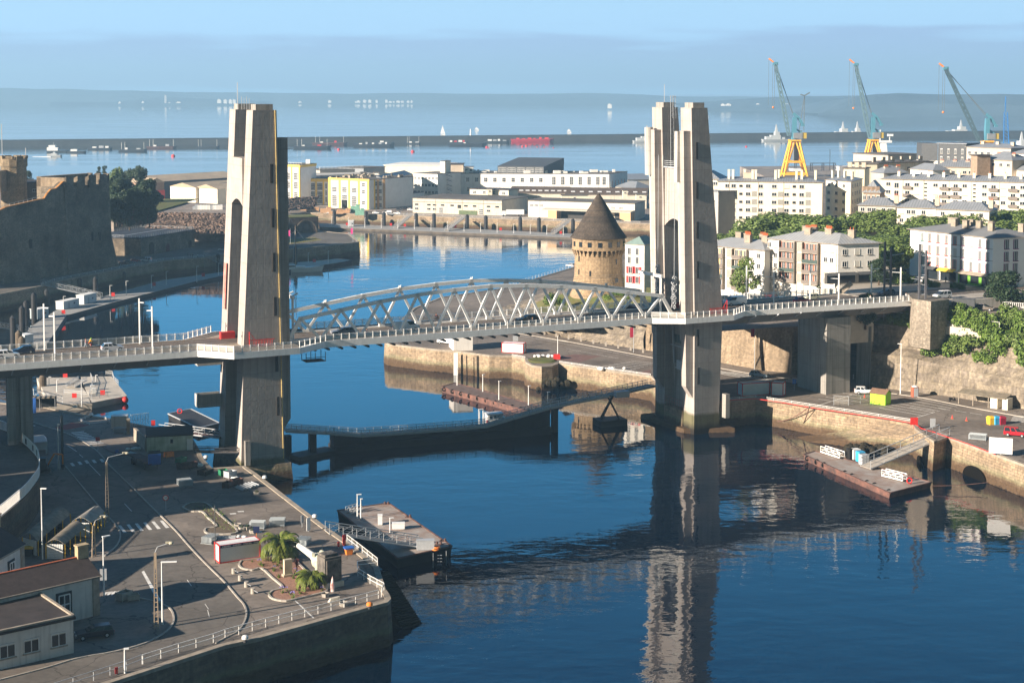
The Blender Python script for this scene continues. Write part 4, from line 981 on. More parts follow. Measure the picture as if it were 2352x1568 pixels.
b.cyl((X0,Y0,30.35),(X0,Y0,30.39),8.5,8.5,48);part(b,'roof',TILES,tq)
YW=pm('yellow_pilaster',(.86,.58,.12),.7,.08,1.);LW=plaster('white_render',(.82,.79,.75),.08)
def pil(B,face,cols,w,z0,z1,mat,d=.35,name='pilaster'):
 p,q={'F':(B['a'],B['b']),'R':(B['b'],B['c'])}[face];a=ang(p,q)
 for px in cols:
  t=colpt(p,q,px);part(MB().ob((t.x,t.y,z0),w,d*2,z1-z0,a),name,mat,B['o'])
def band_(B,face,z0,z1,mat,d=.3):
 p,q={'F':(B['a'],B['b']),'R':(B['b'],B['c'])}[face];a=ang(p,q);m=(p+q)/2
 part(MB().ob((m.x,m.y,z0),(q-p).length+d,d*2,z1-z0,a),'cornice',mat,B['o'])
Y1=bld('tall yellow and white hall at the left end of the yellow warehouse',(652,378.5),(689,380),(726,376.5),30,5.8,LW,ASPH2,rkind='flat',name='warehouse',cat='warehouse',over=.1)
pil(Y1,'F',[653.5,670,687.5],1.1,5.8,30,YW);band_(Y1,'F',28.8,30.2,YW);band_(Y1,'R',28.8,30.2,YW)
wins(Y1,'F',[661.5,679],zrow(Y1,'F',670,[404.5,425,]),3.4,4,'grid');wins(Y1,'F',[661.5,679],[10.5],3.2,7,'grid')
b=MB()
for k in range(10):p=roofpt(Y1,.1+k*.1,.1,0);b.bar(p,p+V(0,0,1.6),.12)
b.bar(roofpt(Y1,.1,.1,1.4),roofpt(Y1,1,.1,1.4),.1);b.ob(roofpt(Y1,.8,.7,.3),2.5,2.5,2.6);part(b,'roof_rail',WHITE2,Y1['o'])
Y2=bld('lower yellow and white bays of the warehouse beside the tall hall',(689,411),(755,411.5),None,21.2,5.8,LW,ASPH2,rkind='flat',name='warehouse',cat='warehouse',depth=25,over=.1)
pil(Y2,'F',[691.5,708,726,743],.9,5.8,21.2,YW);band_(Y2,'F',19.6,21.4,YW);wins(Y2,'F',[699.5,717,734.5],[16.6],3.1,4,'grid');wins(Y2,'F',[699.5,717,734.5],[10.2],3.1,7,'grid');wins(Y2,'F',[749],[17,13,9],1,3,'grid')
Y3=bld('main yellow and white warehouse front with big gridded windows and a dark gateway',(755,409.5),(848,413.5),None,22.9,5.8,LW,ASPH2,rkind='flat',name='warehouse',cat='warehouse',over=.1,depth=40)
Y4=bld('cream end block of the yellow warehouse with tan pilasters and small windows',(848.5,413.3),(884,412.5),None,22.8,5.8,LW,ASPH2,rkind='flat',name='warehouse',cat='warehouse',over=.1,depth=3)
pil(Y3,'F',[757,780,802,824,845],1.5,5.8,22.9,YW);band_(Y3,'F',22.0,23.3,YW);wins(Y3,'F',[768,791,813.5],[16.6],3.6,3,'grid');wins(Y3,'F',[768,813.5],[9.9],3.6,6.4,'grid');wins(Y3,'F',[791],[12.3],3.9,2.5,'grid');wins(Y3,'F',[834.5],[20,16,9.6],2.4,2.4,'grid')
pil(Y4,'F',[849.5,859],1.3,5.8,23,YW);pil(Y4,'F',[868,882],1.3,5.8,22.9,pm('tan_pilaster',(.5,.3,.14),.8));wins(Y4,'F',[853.8],[16,12,8],2.0,2.8,'grid');wins(Y4,'F',[863.5,873],[20.5,16,12,8],1.8,2.4,'grid')
t=colpt(Y3['a'],Y3['b'],791);part(MB().ob((t.x,t.y,5.8),4.2,.7,5,ang(Y3['a'],Y3['b'])),'gateway',BLACK,Y3['o'])
b=MB();rr_=random.Random(5)
for k in range(46):p=roofpt(Y3,rr_.random(),rr_.random()*.8,.35);b.ob(p,rr_.uniform(.5,3),rr_.uniform(.5,2),rr_.uniform(.4,1.6),rr_.random())
part(b,'roof_clutter',COPE,Y3['o'])
O1=bld('brown and white warehouse with tall windows behind the yellow one',(884,413.5),(947,400.5),None,22.0,5.8,plaster('dull_render',(.5,.46,.4),.2),ZINC,rkind='shed',rh=2.5,name='warehouse',cat='warehouse',depth=5,over=.1)
pil(O1,'F',[885+i*10.3 for i in range(7)],1.2,9,21.9,pm('tan_pilaster',(.5,.3,.14),.8));wins(O1,'F',[890+i*10.3 for i in range(6)],[18.6],2.6,4.2,'grid');wins(O1,'F',[890+i*10.3 for i in range(6)],[13.6],2.6,2.2,'grid')
O2=bld('low white office with an orange sign panel left of the front warehouses',(885.5,452.5),(974,442),None,12,5.8,WPL,ASPH2,rkind='flat',name='office',cat='office',depth=12,over=.1)
wins(O2,'F',[888+i*5.3 for i in range(16)],[8.2],.9,2.4,'dark');
p=colpt(O2['a'],O2['b'],894);q=colpt(O2['a'],O2['b'],923);m=(p+q)/2;part(MB().ob((m.x,m.y-.3,10.0),(q-p).length,.3,3.0,ang(p,q)),'sign_panel',pm('orange_sign',(.75,.3,.08),.6,.05),O2['o'])
cu=bpy.data.curves.new('lettering','FONT');cu.body='OPEN LABS';cu.size=1.5;cu.align_x='CENTER'
lo_=bpy.data.objects.new('lettering',cu);COL.objects.link(lo_);bpy.context.view_layer.update()
lm_=bpy.data.meshes.new_from_object(lo_);bpy.data.objects.remove(lo_);lm_.materials.append(DGREY)
lo_=bpy.data.objects.new('lettering',lm_);COL.objects.link(lo_);lo_.parent=O2['o'];nn_=V((q-p).y,-(q-p).x,0).normalized();lo_.location=m+nn_*.2+V(0,-.4,11.0-m.z)-wloc(O2['o']);lo_.rotation_euler=(R(90),0,ang(p,q))
O3=bld('white office block with rows of small windows beside the stair tower',(950,398.5),(1005,400.5),None,22,5.8,WPL,ASPH2,rkind='flat',name='office',cat='office',depth=25,over=.1)
wins(O3,'F',[954+i*8.1 for i in range(7)],[19.3,14.9,10.4],1.9,1.6,'grid')
O4=bld('white stair tower with dark open stair on its right side',(1011,371),(1022,371.5),(1035,369.5),29.5,5.8,CREAM,ASPH2,rkind='flat',name='stair_tower',cat='stair tower',over=.1)
b=MB();p=O4['b']
for k in range(6):b.bar(p+V(.5,-.5,-8-k*3),p+V(4.5,-.5,-9.5-k*3),1.2,.3);b.bar(p+V(.5,-.9,-7-k*3),p+V(4.5,-.9,-8.5-k*3),.15)
part(b,'outside_stair',DGREY,O4['o'])
O5=bld('very long white factory hall with evenly spaced windows in the middle of the arsenal quay',(1035,399),(1399,400.5),(1441,394.5),21.2,5.8,LW,ASPH2,rkind='flat',name='factory_hall',cat='factory',over=.1)
wins(O5,'F',[1053,1074,1094.7,1115.5,1136.5,1157.5,1178.5,1199.5,1221,1242],[17.4],2.1,2.6,'grid',shutp=0);wins(O5,'F',[1272,1292.5,1312.5,1332.7,1353,1373,1393.5-6],[17.0],2.1,5.0,'grid');wins(O5,'F',[1053,1077],[11.3],2.1,2.6,'grid');wins(O5,'R',[1407,1414,1421,1428,1435],[14.5],1.3,4.5,'dark')
pil(O5,'F',[1045+i*20.6 for i in range(18)],.12,10,20,GPL,.06,'joint')
b=MB();
for k in range(40):p=roofpt(O5,rr_.random(),rr_.uniform(.05,.9),.35);b.ob(p,rr_.uniform(1,6),rr_.uniform(1,3),rr_.uniform(.4,1.8),.1)
part(b,'roof_units',WPL,O5['o'])
O6=bld('dark slate clad rooftop hall standing above the long white factory',(1143,382.5),(1249,384),(1295,379.5),25.6,20.9,DGREY,DGREY,rh=4.8,rkind='shed',name='rooftop_hall',cat='hall',over=.1)
part(MB().hexa([O6['a']+V(0,0,0),O6['b'],O6['b']+V(0,3,0),O6['a']+V(0,3,0)],[O6['a']+V(0,.6,4),O6['b']+V(0,.6,4),O6['b']+V(0,3,4),O6['a']+V(0,3,4)]),'roof_slope',DGREY,O6['o'])if False else None
wins(O6,'F',[1154,1175,1196.5,1217.5,1238.5],[23.1],5.0,3.6,'grid')
blk('long cream upper hall with white roof rail behind the stair tower',(882,379.5),(1012,381),24.8,5.8,40,CREAM,'flat',WPL,nm='factory_hall',cat='factory')
G1=blk('long grey sawtooth roof with rows of white posts behind the yellow warehouse',(735,391.5),(835,389),23.5,5.8,22,GPL,'flat',ASPH2,nm='factory_hall',cat='factory')
b=MB()
for k in range(34):p=roofpt(G1,k/33.,.05,.3);b.bar(p,p+V(0,0,2.1),.25)
part(b,'vent_posts',WHITE2,G1['roof'])
blk('grey end of the sawtooth hall below the cream upper hall',(835,387),(884,383.5),24.4,5.8,20,pm('grey_metal_cladding',(.25,.27,.29),.6,.2),'flat',ASPH2,nm='factory_hall',cat='factory')
blk('low white flat roofed building behind the yellow warehouse',(727,404),(861,399.5),21.5,5.8,30,WPL,'flat',pm('pale_roof',(.5,.48,.44),.9),nm='factory_hall',cat='factory')
for lab,x,y,s in(('dark plant room on the white roof left of the yellow warehouse top',834,397,3.4),('white plant room right of the dark one',863,397,4)):blk(lab,(x-6,y),(x+6,y),23.5,20,7,DGREY if 'dark' in lab[:5]else WPL,'flat',ASPH2,nm='plant_room')
blk('white rooftop penthouse between the stair tower and the dark hall',(1066,384),(1087,384),25.0,21,8,WPL,'flat',ZINC,nm='plant_room',rows=(1.8,),cols=2)
blk('brown low roof building right of the stair tower top',(1030,378),(1064,378),26.5,21,16,TAN,'flat',SLATE,nm='plant_room')
F1=bld('low weathered front warehouse with small windows, left of the parked white lorry',(948,455.5),(1152.5,461.5),(1213,452),13.9,5.8,DIRTY,ASPH2,rkind='flat',name='warehouse',cat='warehouse',over=.3)
band_(F1,'F',12.0,12.3,COPE,.25)
wins(F1,'F',[957,985,998,1016.5,1038.5,1055,1070,1090,1122,1142],[10.6],2.2,.8,'dark');wins(F1,'F',[957,985,998,1122],[8.3],2.2,1.3,'win');wins(F1,'F',[1013,1105],[7.6],2.2,3.2,'grid');wins(F1,'F',[1055],[9.8],2.2,1.2,'dark')
t=colpt(F1['a'],F1['b'],1075);part(MB().ob((t.x,t.y,5.8),11,.5,2.2,ang(F1['a'],F1['b'])),'green_shutters',pm('faded_green',(.13,.17,.09),.8,.4),F1['o'])
blk('cream upper storey with four windows on top of the low front warehouses',(1079,434),(1168,437),16.8,5.8,12,CREAM,'flat',SLATE,nm='warehouse',cat='warehouse',rows=(1.8,),cols=4,w=2,h=1.8,kind='grid')
F2=bld('low cream front warehouse with long canopy and loading bays behind the round tower roof',(1213,461),(1458,468.5),(1481.5,462),14.6,5.8,pm('loading_bay_render',(.74,.67,.53),.85,.12,.2),ASPH2,rkind='flat',name='warehouse',cat='warehouse',over=.3)
p=colpt(F2['a'],F2['b'],1253);q=colpt(F2['a'],F2['b'],1457);d=(q-p).normalized();n=V(d.y,-d.x,0)
part(MB().hexa([p+V(0,0,10.6-p.z),q+V(0,0,10.6-p.z),q+n*6+V(0,0,10.2-p.z),p+n*6+V(0,0,10.2-p.z)][::-1],[p+V(0,0,11.2-p.z),q+V(0,0,11.2-p.z),q+n*6+V(0,0,10.6-p.z),p+n*6+V(0,0,10.6-p.z)][::-1]),'canopy',DIRTY,F2['o'])
for pxa,pxb in((1289,1404),(1412,1431)):
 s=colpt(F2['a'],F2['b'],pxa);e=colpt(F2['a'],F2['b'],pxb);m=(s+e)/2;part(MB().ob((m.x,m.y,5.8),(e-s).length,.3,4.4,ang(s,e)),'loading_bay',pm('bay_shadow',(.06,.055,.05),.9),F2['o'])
for pxa,pxb in((1268,1288),(1432,1457)):
 s=colpt(F2['a'],F2['b'],pxa)+n*3;e=colpt(F2['a'],F2['b'],pxb)+n*3;m=(s+e)/2;part(MB().ob((m.x,m.y,5.8),(e-s).length,5.8,4.5,ang(s,e)),'timber_booth',pm('tan_boards',(.62,.42,.24),.8,.12,3.),F2['o'])
wins(F2,'F',[1221,1232,1243,1393,1408,1426],[12.2],2.2,1.2,'grid')
for i,(a_,b__,y,z,m_)in enumerate(((1168,1300,441.5,13.8,SLATE),(1300,1485,444.5,13.8,FIBRE))):
 o=blk('long mossy brown sawtooth roof with skylights, %s part, in front of the long white factory'%('left' if i==0 else 'right'),(a_,y+2),(b__,y+3.5),z,5.8,30,DIRTY,'gable',pm('mossy_roof',(.12,.085,.06),.95,.4,.3),3.2,nm='workshop',cat='workshop')
 for k in range(9):
  p=roofpt(o,(k+.5)/9.,.14,1.1);part(MB().hexa([p+V(0,0,0),p+V(2.4,0,0),p+V(2.4,2,.45),p+V(0,2,.45)],[p+V(0,0,.1),p+V(2.4,0,.1),p+V(2.4,2,.55),p+V(0,2,.55)]),'skylight',WHITE2,o['roof'])
for lab,x,y,z,w_ in(('cream brick cabin with one window on the mossy roof, left one',1119+6,434,17.5,9),('cream lift cabin on the right part of the mossy roof',1436,437.5,17.5,9),('white rooftop box near the end of the canopy warehouse',1471,447,17.2,16),('low rounded rooftop vent house on the canopy warehouse',1380,449,16.2,50)):
 blk(lab,(x-w_*.6-60*(w_>40),y),(x+w_*.6-60*(w_>40),y),z,13,5,CREAM,'flat',ASPH2,nm='rooftop_cabin',cat='cabin',rows=(1.3,),cols=1,w=1.2,h=.8)
blk('pale industrial roofs beyond the white factory, right of its end wall',(1441,413),(1500,412),14,5.8,40,DIRTY,'gable',ZINC,3,nm='workshop',cat='workshop')
blk('yellow walled low building with grey hip roof left of the bridge tower',(1460,433),(1500,431),13,5.8,20,CREAM,'hip',ZINC,4,nm='workshop',cat='workshop')
H1=blk('big brown and cream hangar with red doors behind the pine trees',(340,421),(377,419),17,5.8,30,pm('brown_cladding',(.3,.2,.14),.8,.2),'gableC',pm('tan_metal_roof',(.45,.35,.24),.8,.3,.1),3,nm='hangar',cat='hangar')
part(MB().ob(colpt(H1['a'],H1['b'],350)+V(0,0,-11.2),18,1,6.5,ang(H1['a'],H1['b'])),'door',RED,H1['o'])
blk('long tan roofed hangar with dark side wall stretching behind the left bridge tower',(372,417),(560,406),17.2,5.8,40,pm('dark_blue_cladding',(.05,.06,.08),.7,.2),'gable',pm('tan_metal_roof',(.45,.35,.24),.8,.3,.1),3,nm='hangar',cat='hangar')
H2=blk('white double gabled hangar, left bay, beside the parked vans',(391,428),(449,431),15.5,5.8,45,pm('cream_cladding',(.78,.72,.6),.6,.06),'gableC',pm('tan_metal_roof',(.45,.35,.24)),2.6,nm='hangar',cat='hangar')
blk('white double gabled hangar, right bay, beside the parked vans',(449.5,431),(499,434),15.3,5.8,45,pm('cream_cladding',(.78,.72,.6)),'gableC',pm('tan_metal_roof',(.45,.35,.24)),2.4,nm='hangar',cat='hangar')
blk('tan block with outside ladders close behind the left bridge tower',(506,422),(560,423),17,5.8,20,BPL,'flat',ASPH2,nm='warehouse',cat='warehouse')
DPM=pm('downpipe',(.42,.36,.29),.7)
for T,cs,z0_ in((T4,[1766,1793,1831,1847,1886,1922],19),(T5,[1662,1688,1716],19),(T6,[2127,2207],26),(T3,[2074,2122,2180,2232,2296],28),(T1,[1675,1742,1800],22),(F1,[1000,1062,1110],5.8),(F2,[1240],5.8)):
 pil(T,'F',cs,.16,z0_,T['zE']-.1,DPM,.12,'downpipe')
for T,zs in((T4,[33.25,30.6,28,25.4,22.8]),(T5,[30.3,27.6,24.9]),(T6,[35.4,32.5])):
 for z in zs:
  p,q=T['a'],T['b'];m=(p+q)/2;part(MB().ob((m.x,m.y,z),(q-p).length+.02,.1,.12,ang(p,q)),'string_course',COPE if T is not T6 else GPL,T['o'])
# ================================================================ TREES
def leafcloud(lobes,n,sz,seed,squash=1.):
 rn=random.Random(seed);b=MB()
 tot=sum(l[3]**2 for l in lobes)
 for x,y,z,r in lobes:
  for _ in range(int(n*r*r/tot)):
   t=rn.uniform(-1,1);a=rn.uniform(0,6.283);q=math.sqrt(1-t*t);k=rn.uniform(.72,1.08)
   nrm=Vector((q*math.cos(a),q*math.sin(a),t));c=Vector((x,y,z))+Vector((nrm.x*r*k,nrm.y*r*k,nrm.z*r*k*squash))
   nr=(nrm+Vector((rn.uniform(-.9,.9),rn.uniform(-.9,.9),rn.uniform(-.4,1.0)))).normalized()
   u=nr.cross(Vector((rn.uniform(-1,1),rn.uniform(-1,1),rn.uniform(-1,1)))).normalized();v=nr.cross(u);s=sz*rn.uniform(.6,1.3)
   b.quad(c-u*s,c-v*s*.7,c+u*s,c+v*s*.7)
 return b
def lobes(n,rx,ry,rz,z0,r,seed):
 rn=random.Random(seed);o=[]
 for i in range(n):
  a=rn.uniform(0,6.283);t=rn.uniform(-.8,1);q=math.sqrt(max(0,1-t*t))*rn.uniform(.55,1)
  o.append((rx*q*math.cos(a),ry*q*math.sin(a),z0+rz*t,r*rn.uniform(.6,1.15)))
 return o
def trunk(h,r,seed,br=4,spread=2.5):
 rn=random.Random(seed);b=MB();b.cyl((0,0,-.5),(.2,.1,h),r,r*.5,8)
 for i in range(br):
  a=6.283*i/br+rn.random();z=h*rn.uniform(.5,.95);b.cyl((.1,.05,z),(spread*math.cos(a),spread*math.sin(a),z+spread*rn.uniform(.5,1.1)),r*.4,r*.12,5)
 return b
TREES={}
def tree_template(kind):
 if kind in TREES:return TREES[kind]
 s=len(TREES)+1
 if kind.startswith('broad'):tb=trunk(5.5,.35,s);cb=leafcloud(lobes(26,4.2,4.2,3.6,8.2,2.0,s),5200,.34,s);m=LEAF
 elif kind=='bright':tb=trunk(2.5,.2,s);cb=leafcloud(lobes(14,2.4,2.4,1.8,3.4,1.3,s),2200,.28,s);m=LEAFY
 elif kind=='dark':tb=trunk(2.2,.3,s,3,1.2);cb=leafcloud(lobes(26,2.7,2.7,3.0,4.0,1.3,s),5000,.22,s);m=LEAFD
 elif kind=='pine':tb=trunk(8,.4,s,5,3.5);cb=leafcloud(lobes(22,5,5,1.9,11,1.9,s),4500,.34,s,.8);m=LEAFD
 elif kind=='poplar':tb=trunk(3,.2,s,2,.6);cb=leafcloud(lobes(16,1.1,1.1,4.2,6,1.0,s),1400,.3,s);m=LEAFD
 elif kind=='shrub':tb=trunk(.6,.08,s,3,.5);cb=leafcloud(lobes(9,1.1,1.1,.6,.8,.7,s),700,.16,s);m=LEAFY
 elif kind=='shrubd':tb=trunk(.6,.08,s,3,.5);cb=leafcloud(lobes(9,1.1,1.1,.6,.8,.7,s),700,.16,s);m=LEAF
 elif kind=='birch':tb=trunk(4.0,.2,s,5,1.8);cb=leafcloud(lobes(22,2.6,2.6,4.0,5.6,1.2,s),3000,.24,s);m=LEAF
 TREES[kind]=(tb.mesh('trunk',BARK),cb.mesh('crown',m));return TREES[kind]
def tree(kind,label,p,sc=1.,group=None,rz=None,name='tree',cat='tree',sz=None):
 tm,cm_=tree_template(kind);r=thing(name,label,cat,p,random.uniform(0,6)if rz is None else rz,group);r.scale=(sc,sc,sz or sc)
 inst('trunk',tm,r,(0,0,0));inst('crown',cm_,r,(0,0,0));return r
rn=random.Random(11)
belt=[(1655,540,520),(1648,556,455),(1690,548,500),(1715,545,500),(1740,520,505),(1775,512,510),(1812,508,512),(1850,512,500),(1885,520,480),(1785,530,460),(1830,530,450),(1870,535,440),(1905,540,440),(1940,520,500),(1975,508,500),(2010,505,500),(2045,500,495),(1960,540,450),(1995,545,440),(2035,540,440),(2062,545,425),(2075,515,460),(2085,498,500),(2120,500,480),(2160,498,470),(2205,492,480),(2250,488,480),(2290,482,500),(2330,484,490),(2365,486,480),(2230,512,450),(2275,520,445),(2320,512,450),(2362,522,440),(2050,590,420),(2070,575,415),(2018,575,430),(1735,545,450),(2300,545,430),(2345,545,425)]
spots_=['above the roofs of the balcony block','behind the white block with shops','beside the tall cream block','between the two front apartment blocks']
for i,(px,pt,D)in enumerate(belt):
 if D>470 and 1700<px<2100:pt-=18
 X=(px-CX)/FOC*D;zt=zat(X,D,pt);zb=19.5 if px<1929 else 26.;h=max(7,zt-zb);k='broad%d'%(i%3)
 rel='left of' if px<1760 else('above the roof of the balcony block' if px<1930 else('between the two front apartment blocks' if px<2085 else 'behind the roof of the white block with shops'))
 if px<1760:rel='at the left end of the green belt, beside the tall cream block'
 tree(k,'leafy green tree %s'%rel,(X,D,zb),max(1.4,h/13.2*1.6),'trees of the green belt',sz=h/12.9)
def treeat(kind,label,px,py,z,top,w0=None,**k):
 p=G(px,py,z);zt=zat(p.x,p.y,top);H0={'broad0':13,'dark':7.6,'pine':13.6,'poplar':10.6,'shrub':1.8,'birch':10.4,'bright':5.8,'shrubd':1.8}[kind]
 s=(zt-z)/H0;return tree(kind,label,p,s if w0 is None else w0,sz=s,**k)
treeat('birch','light leaved birch in front of the yellow balcony block, beside the white van',1714,690,21,592,1.15)
treeat('dark','dark green rounded yew at the foot of the stone stairs by the bridge road',1907,684,22,607,1.0)
treeat('dark','dark conical evergreen right of the beige shopfront wall',2018,655,26,596,.8)
treeat('dark','big round dark shrub tree on the plaza near the right edge',2305,704,24,626,1.55)
treeat('broad0','large tree in shade behind the twin lattice masts',2060,640,26,560,.8)
for i,(px,py,s)in enumerate([(2060,641,1.2),(2072,648,1.4),(2055,654,1.2),(2085,650,1.2),(2128,655,.9),(2140,659,.9),(2150,660,.8),(2190,661,.8),(2200,664,.9),(2212,665,.8),(2035,650,1.0)]):
 tree('shrub' if i%2 else 'shrubd','low planted shrub in the flower bed %s'%('of the plaza left of the parked cars' if px<2100 else 'in front of the white block with shops'),G(px,py,26),s,'shrubs in the plaza beds',name='shrub',cat='shrub')
def on_slope(px,D,z):return V((px-CX)/FOC*D,D,z)
for i in range(130):
 px=rn.uniform(2035,2420);t=rn.random()
 if px>2130:t=rn.random()**.8
 i0=[j for j in range(len(cb))if proj(cb[j])[0]<=px];j=min(max(i0),len(cb)-2);f=(px-proj(cb[j])[0])/max(1,proj(cb[j+1])[0]-proj(cb[j])[0]);f=min(max(f,0),1)
 a=lerp(l3[j],l3[j+1],f);c=lerp(l4[j],l4[j+1],f);e=lerp(l2[j],l2[j+1],f)
 p=lerp(a,c,t*.95)if(i%4 or px<2120)else lerp(e,a,rn.random())
 tree('shrub' if i%3 else 'shrubd','green bush on the ivy covered cliff slope below the plaza',p+V(0,-.3,-.5),rn.uniform(.9,2.1)*(1 if px>2110 else.6),'bushes on the cliff slope',name='bush',cat='bush')
for px,py,s in((1262,700,1.6),(1270,692,1.4),(1288,700,1.2),(1400,690,1.3),(1415,684,1.5),(1430,686,1.4),(1392,676,1.0),(1440,694,1.0)):
 tree('shrub','bush on the rocky mound below the round tower',G(px,py,13),s,'bushes on the mound',name='bush',cat='bush')
b=MB()
tree('dark','dark shrub hanging over the top of the concrete pier under the bridge deck',G(1988,752,19.5),.9,name='bush',cat='bush',sz=1.0)
# ================================================================ CASTLE
def wallpts(pts,z):return[G(x,y,z)for x,y in pts]
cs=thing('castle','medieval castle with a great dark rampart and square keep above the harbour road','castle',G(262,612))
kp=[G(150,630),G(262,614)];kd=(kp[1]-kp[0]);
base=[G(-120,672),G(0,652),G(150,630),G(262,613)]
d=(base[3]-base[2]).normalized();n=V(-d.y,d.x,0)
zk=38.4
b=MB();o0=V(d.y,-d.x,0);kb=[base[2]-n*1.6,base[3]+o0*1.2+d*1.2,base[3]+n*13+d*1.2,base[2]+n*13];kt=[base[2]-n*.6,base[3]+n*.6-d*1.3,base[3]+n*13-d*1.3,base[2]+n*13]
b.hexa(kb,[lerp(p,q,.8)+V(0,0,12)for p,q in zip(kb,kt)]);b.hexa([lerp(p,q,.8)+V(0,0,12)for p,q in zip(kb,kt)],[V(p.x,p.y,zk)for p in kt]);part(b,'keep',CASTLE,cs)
kq=[V(p.x,p.y,zk)for p in kt]
m=MB();g_=[]
for(p,q),nn_ in(((kq[0],kq[1]),4),((kq[1],kq[2]),3)):
 L_=(q-p).length;e=(q-p)/L_;o=V(-e.y,e.x,0);k=L_/nn_
 for i in range(nn_):
  s=p+e*(i*k+.2);m=MB();t=s+e*(k*.66)
  m.hexa([s-o*.5+V(0,0,-.8),t-o*.5+V(0,0,-.8),t+o*1.8+V(0,0,-.8),s+o*1.8+V(0,0,-.8)],[s-o*.5+V(0,0,3.8),t-o*.5+V(0,0,3.8),t+o*1.8+V(0,0,2.6),s+o*1.8+V(0,0,2.6)]);part(m,'merlon',CASTLE,cs)
m=MB();m.hexa([kq[3]-n*2,kq[2]-n*2,kq[2],kq[3]],[p+V(0,0,3.6)for p in(kq[3]-n*2,kq[2]-n*2,kq[2],kq[3])]);m.hexa([kq[0]-n*0,kq[0]+d*2,kq[3]+d*2,kq[3]],[p+V(0,0,3.4)for p in(kq[0]-n*0,kq[0]+d*2,kq[3]+d*2,kq[3])]);part(m,'rear_parapet',RUBBLE,cs)
top=[(-120,505),(0,483),(12,477),(85,460),(101,457),(108,446),(117,436),(128,434),(145,418),(150,420)]
def cwall(px,py):
 a,c=base[1],base[2];t=colpt(V(a.x,a.y,30),V(c.x,c.y,30),px);return V(t.x,t.y,zat(t.x,t.y,py))
tp=[cwall(*q)for q in top];m=MB();nb=V(-(base[2]-base[1]).y,(base[2]-base[1]).x,0).normalized()
for p,q in zip(tp,tp[1:]):
 pb,qb=V(p.x,p.y,5.5),V(q.x,q.y,5.5);ob=nb*-1.2
 m.quad(pb+ob,qb+ob,q,p);m.quad(p,q,q+nb*2.2,p+nb*2.2);m.quad(q+nb*2.2,p+nb*2.2,pb+nb*2.2,qb+nb*2.2)
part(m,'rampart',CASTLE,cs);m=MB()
for p,q in zip(tp,tp[1:]):m.bar(p+V(0,0,.1),q+V(0,0,.1),1.0,.35)
part(m,'coping',pm('orange_lichen_stone',(.42,.2,.06),.9,.3,.6),cs)
m=MB()
for p,q in zip(tp[1:8],tp[2:8]):
 k=max(1,int((q-p).length/2.2))
 for i in range(k+1):r_=lerp(p,q,i/k);m.bar(r_,r_+V(0,0,1.1),.1)
 m.bar(p+V(0,0,1.1),q+V(0,0,1.1),.08)
part(m,'guard_rail',GREYST,cs)
m=MB();m.box(-.6,.6,-.25,.3,-1.6,1.2);m.cyl((0,-.25,1.2),(0,.3,1.2),.6,n=12);ms=m.mesh('loophole',BLACK);a=ang(base[1],base[2])
t=cwall(65,560);inst('loophole',ms,cs,t-nb*.75-wloc(cs),a)
for px,py in((211,540),(176,511),(228,540)):
 t=colpt(base[2]+V(0,0,14),base[3]+V(0,0,14),px);inst('loophole',ms,cs,V(t.x,t.y,zat(t.x,t.y,py)-.5)+o0*.05-wloc(cs),ang(base[2],base[3]))
cb1=bld('grey brown building with white framed windows just behind the castle rampart',(-40,418),(86,420.5),None,38.6,20,pm('castle_annex',(.15,.125,.115),.9,.2),SLATE,rkind='flat',name='barracks',cat='barracks',depth=14)
wins(cb1,'F',[12,31,50.5],zrow(cb1,'F',30,[443,]),1.5,3.0);wins(cb1,'F',[12,31,50.5],zrow(cb1,'F',30,[465,]),1.5,2.6);wins(cb1,'F',[79],zrow(cb1,'F',79,[437.5,457]),1.6,1.2)
def octower(label,px,D,r,z0,z1,mat):
 X=(px-CX)/FOC*D;t=thing('castle_tower',label,'castle tower',(X,D,z0));b=MB();b.cyl((X,D,z0),(X,D,z1-3),r*1.03,r,12);b.cyl((X,D,z1-3),(X,D,z1),r*1.08,r*1.08,12);part(b,'wall',mat,t)
 b=MB()
 for i in range(8):a=i*.785;b.ob((X+r*.95*math.cos(a),D+r*.95*math.sin(a),z1-.1),1.2,r*.55,1.2,a)
 part(b,'battlement',mat,t)
octower('round castle tower with sunlit left side at the left edge of the photo',30,600,4.9,20,48.2,stone('castle_tower_stone',(.42,.32,.2),(.3,.23,.15),(.2,.16,.11),.8,.35,False,dark=.5,big=.12))
b=MB();q=[GD(-30,400,592),GD(8,400,592)];b.box(q[0].x-6,q[1].x,588,596,36,44);solo(b,'castle_wall',RUBBLE,'sunlit broken wall below the round castle tower at the left edge','castle wall',q[0])
for px,top_ in((6,285),(60,340)):
 p=GD(px,400,640);m=MB().bar(p,V(p.x,p.y,zat(p.x,p.y,top_)),.25);solo(m,'flagpole',GREYST,'thin flagpole rising above the castle, %s one'%('taller left' if px<20 else 'shorter right'),'flagpole',p)
tw_=[G(262,560),G(345,556),G(420,552),G(520,540)]
r=thing('terrace_wall','high dark ivy stained terrace wall between the keep and the left bridge tower','terrace wall',tw_[0])
b=MB();zt_=[19.5,19,12.5,12]
for i in range(3):b.quad(tw_[i],tw_[i+1],V(tw_[i+1].x,tw_[i+1].y,zt_[i+1]),V(tw_[i].x,tw_[i].y,zt_[i]))
part(b,'wall_face',CASTLE,r)
b=MB();b.quad(*[V(p.x,p.y,z)for p,z in((tw_[0],19.5),(tw_[1],19),(V(tw_[1].x+4,800,0),19),(V(-260,800,0),19))]);b.quad(*[V(p.x,p.y,z)for p,z in((tw_[1],12.6),(tw_[2],12.5),(tw_[3],12),(V(-90,760,0),12),(V(-170,780,0),12.5))]);struct(b,'castle_terrace',GRASSM)
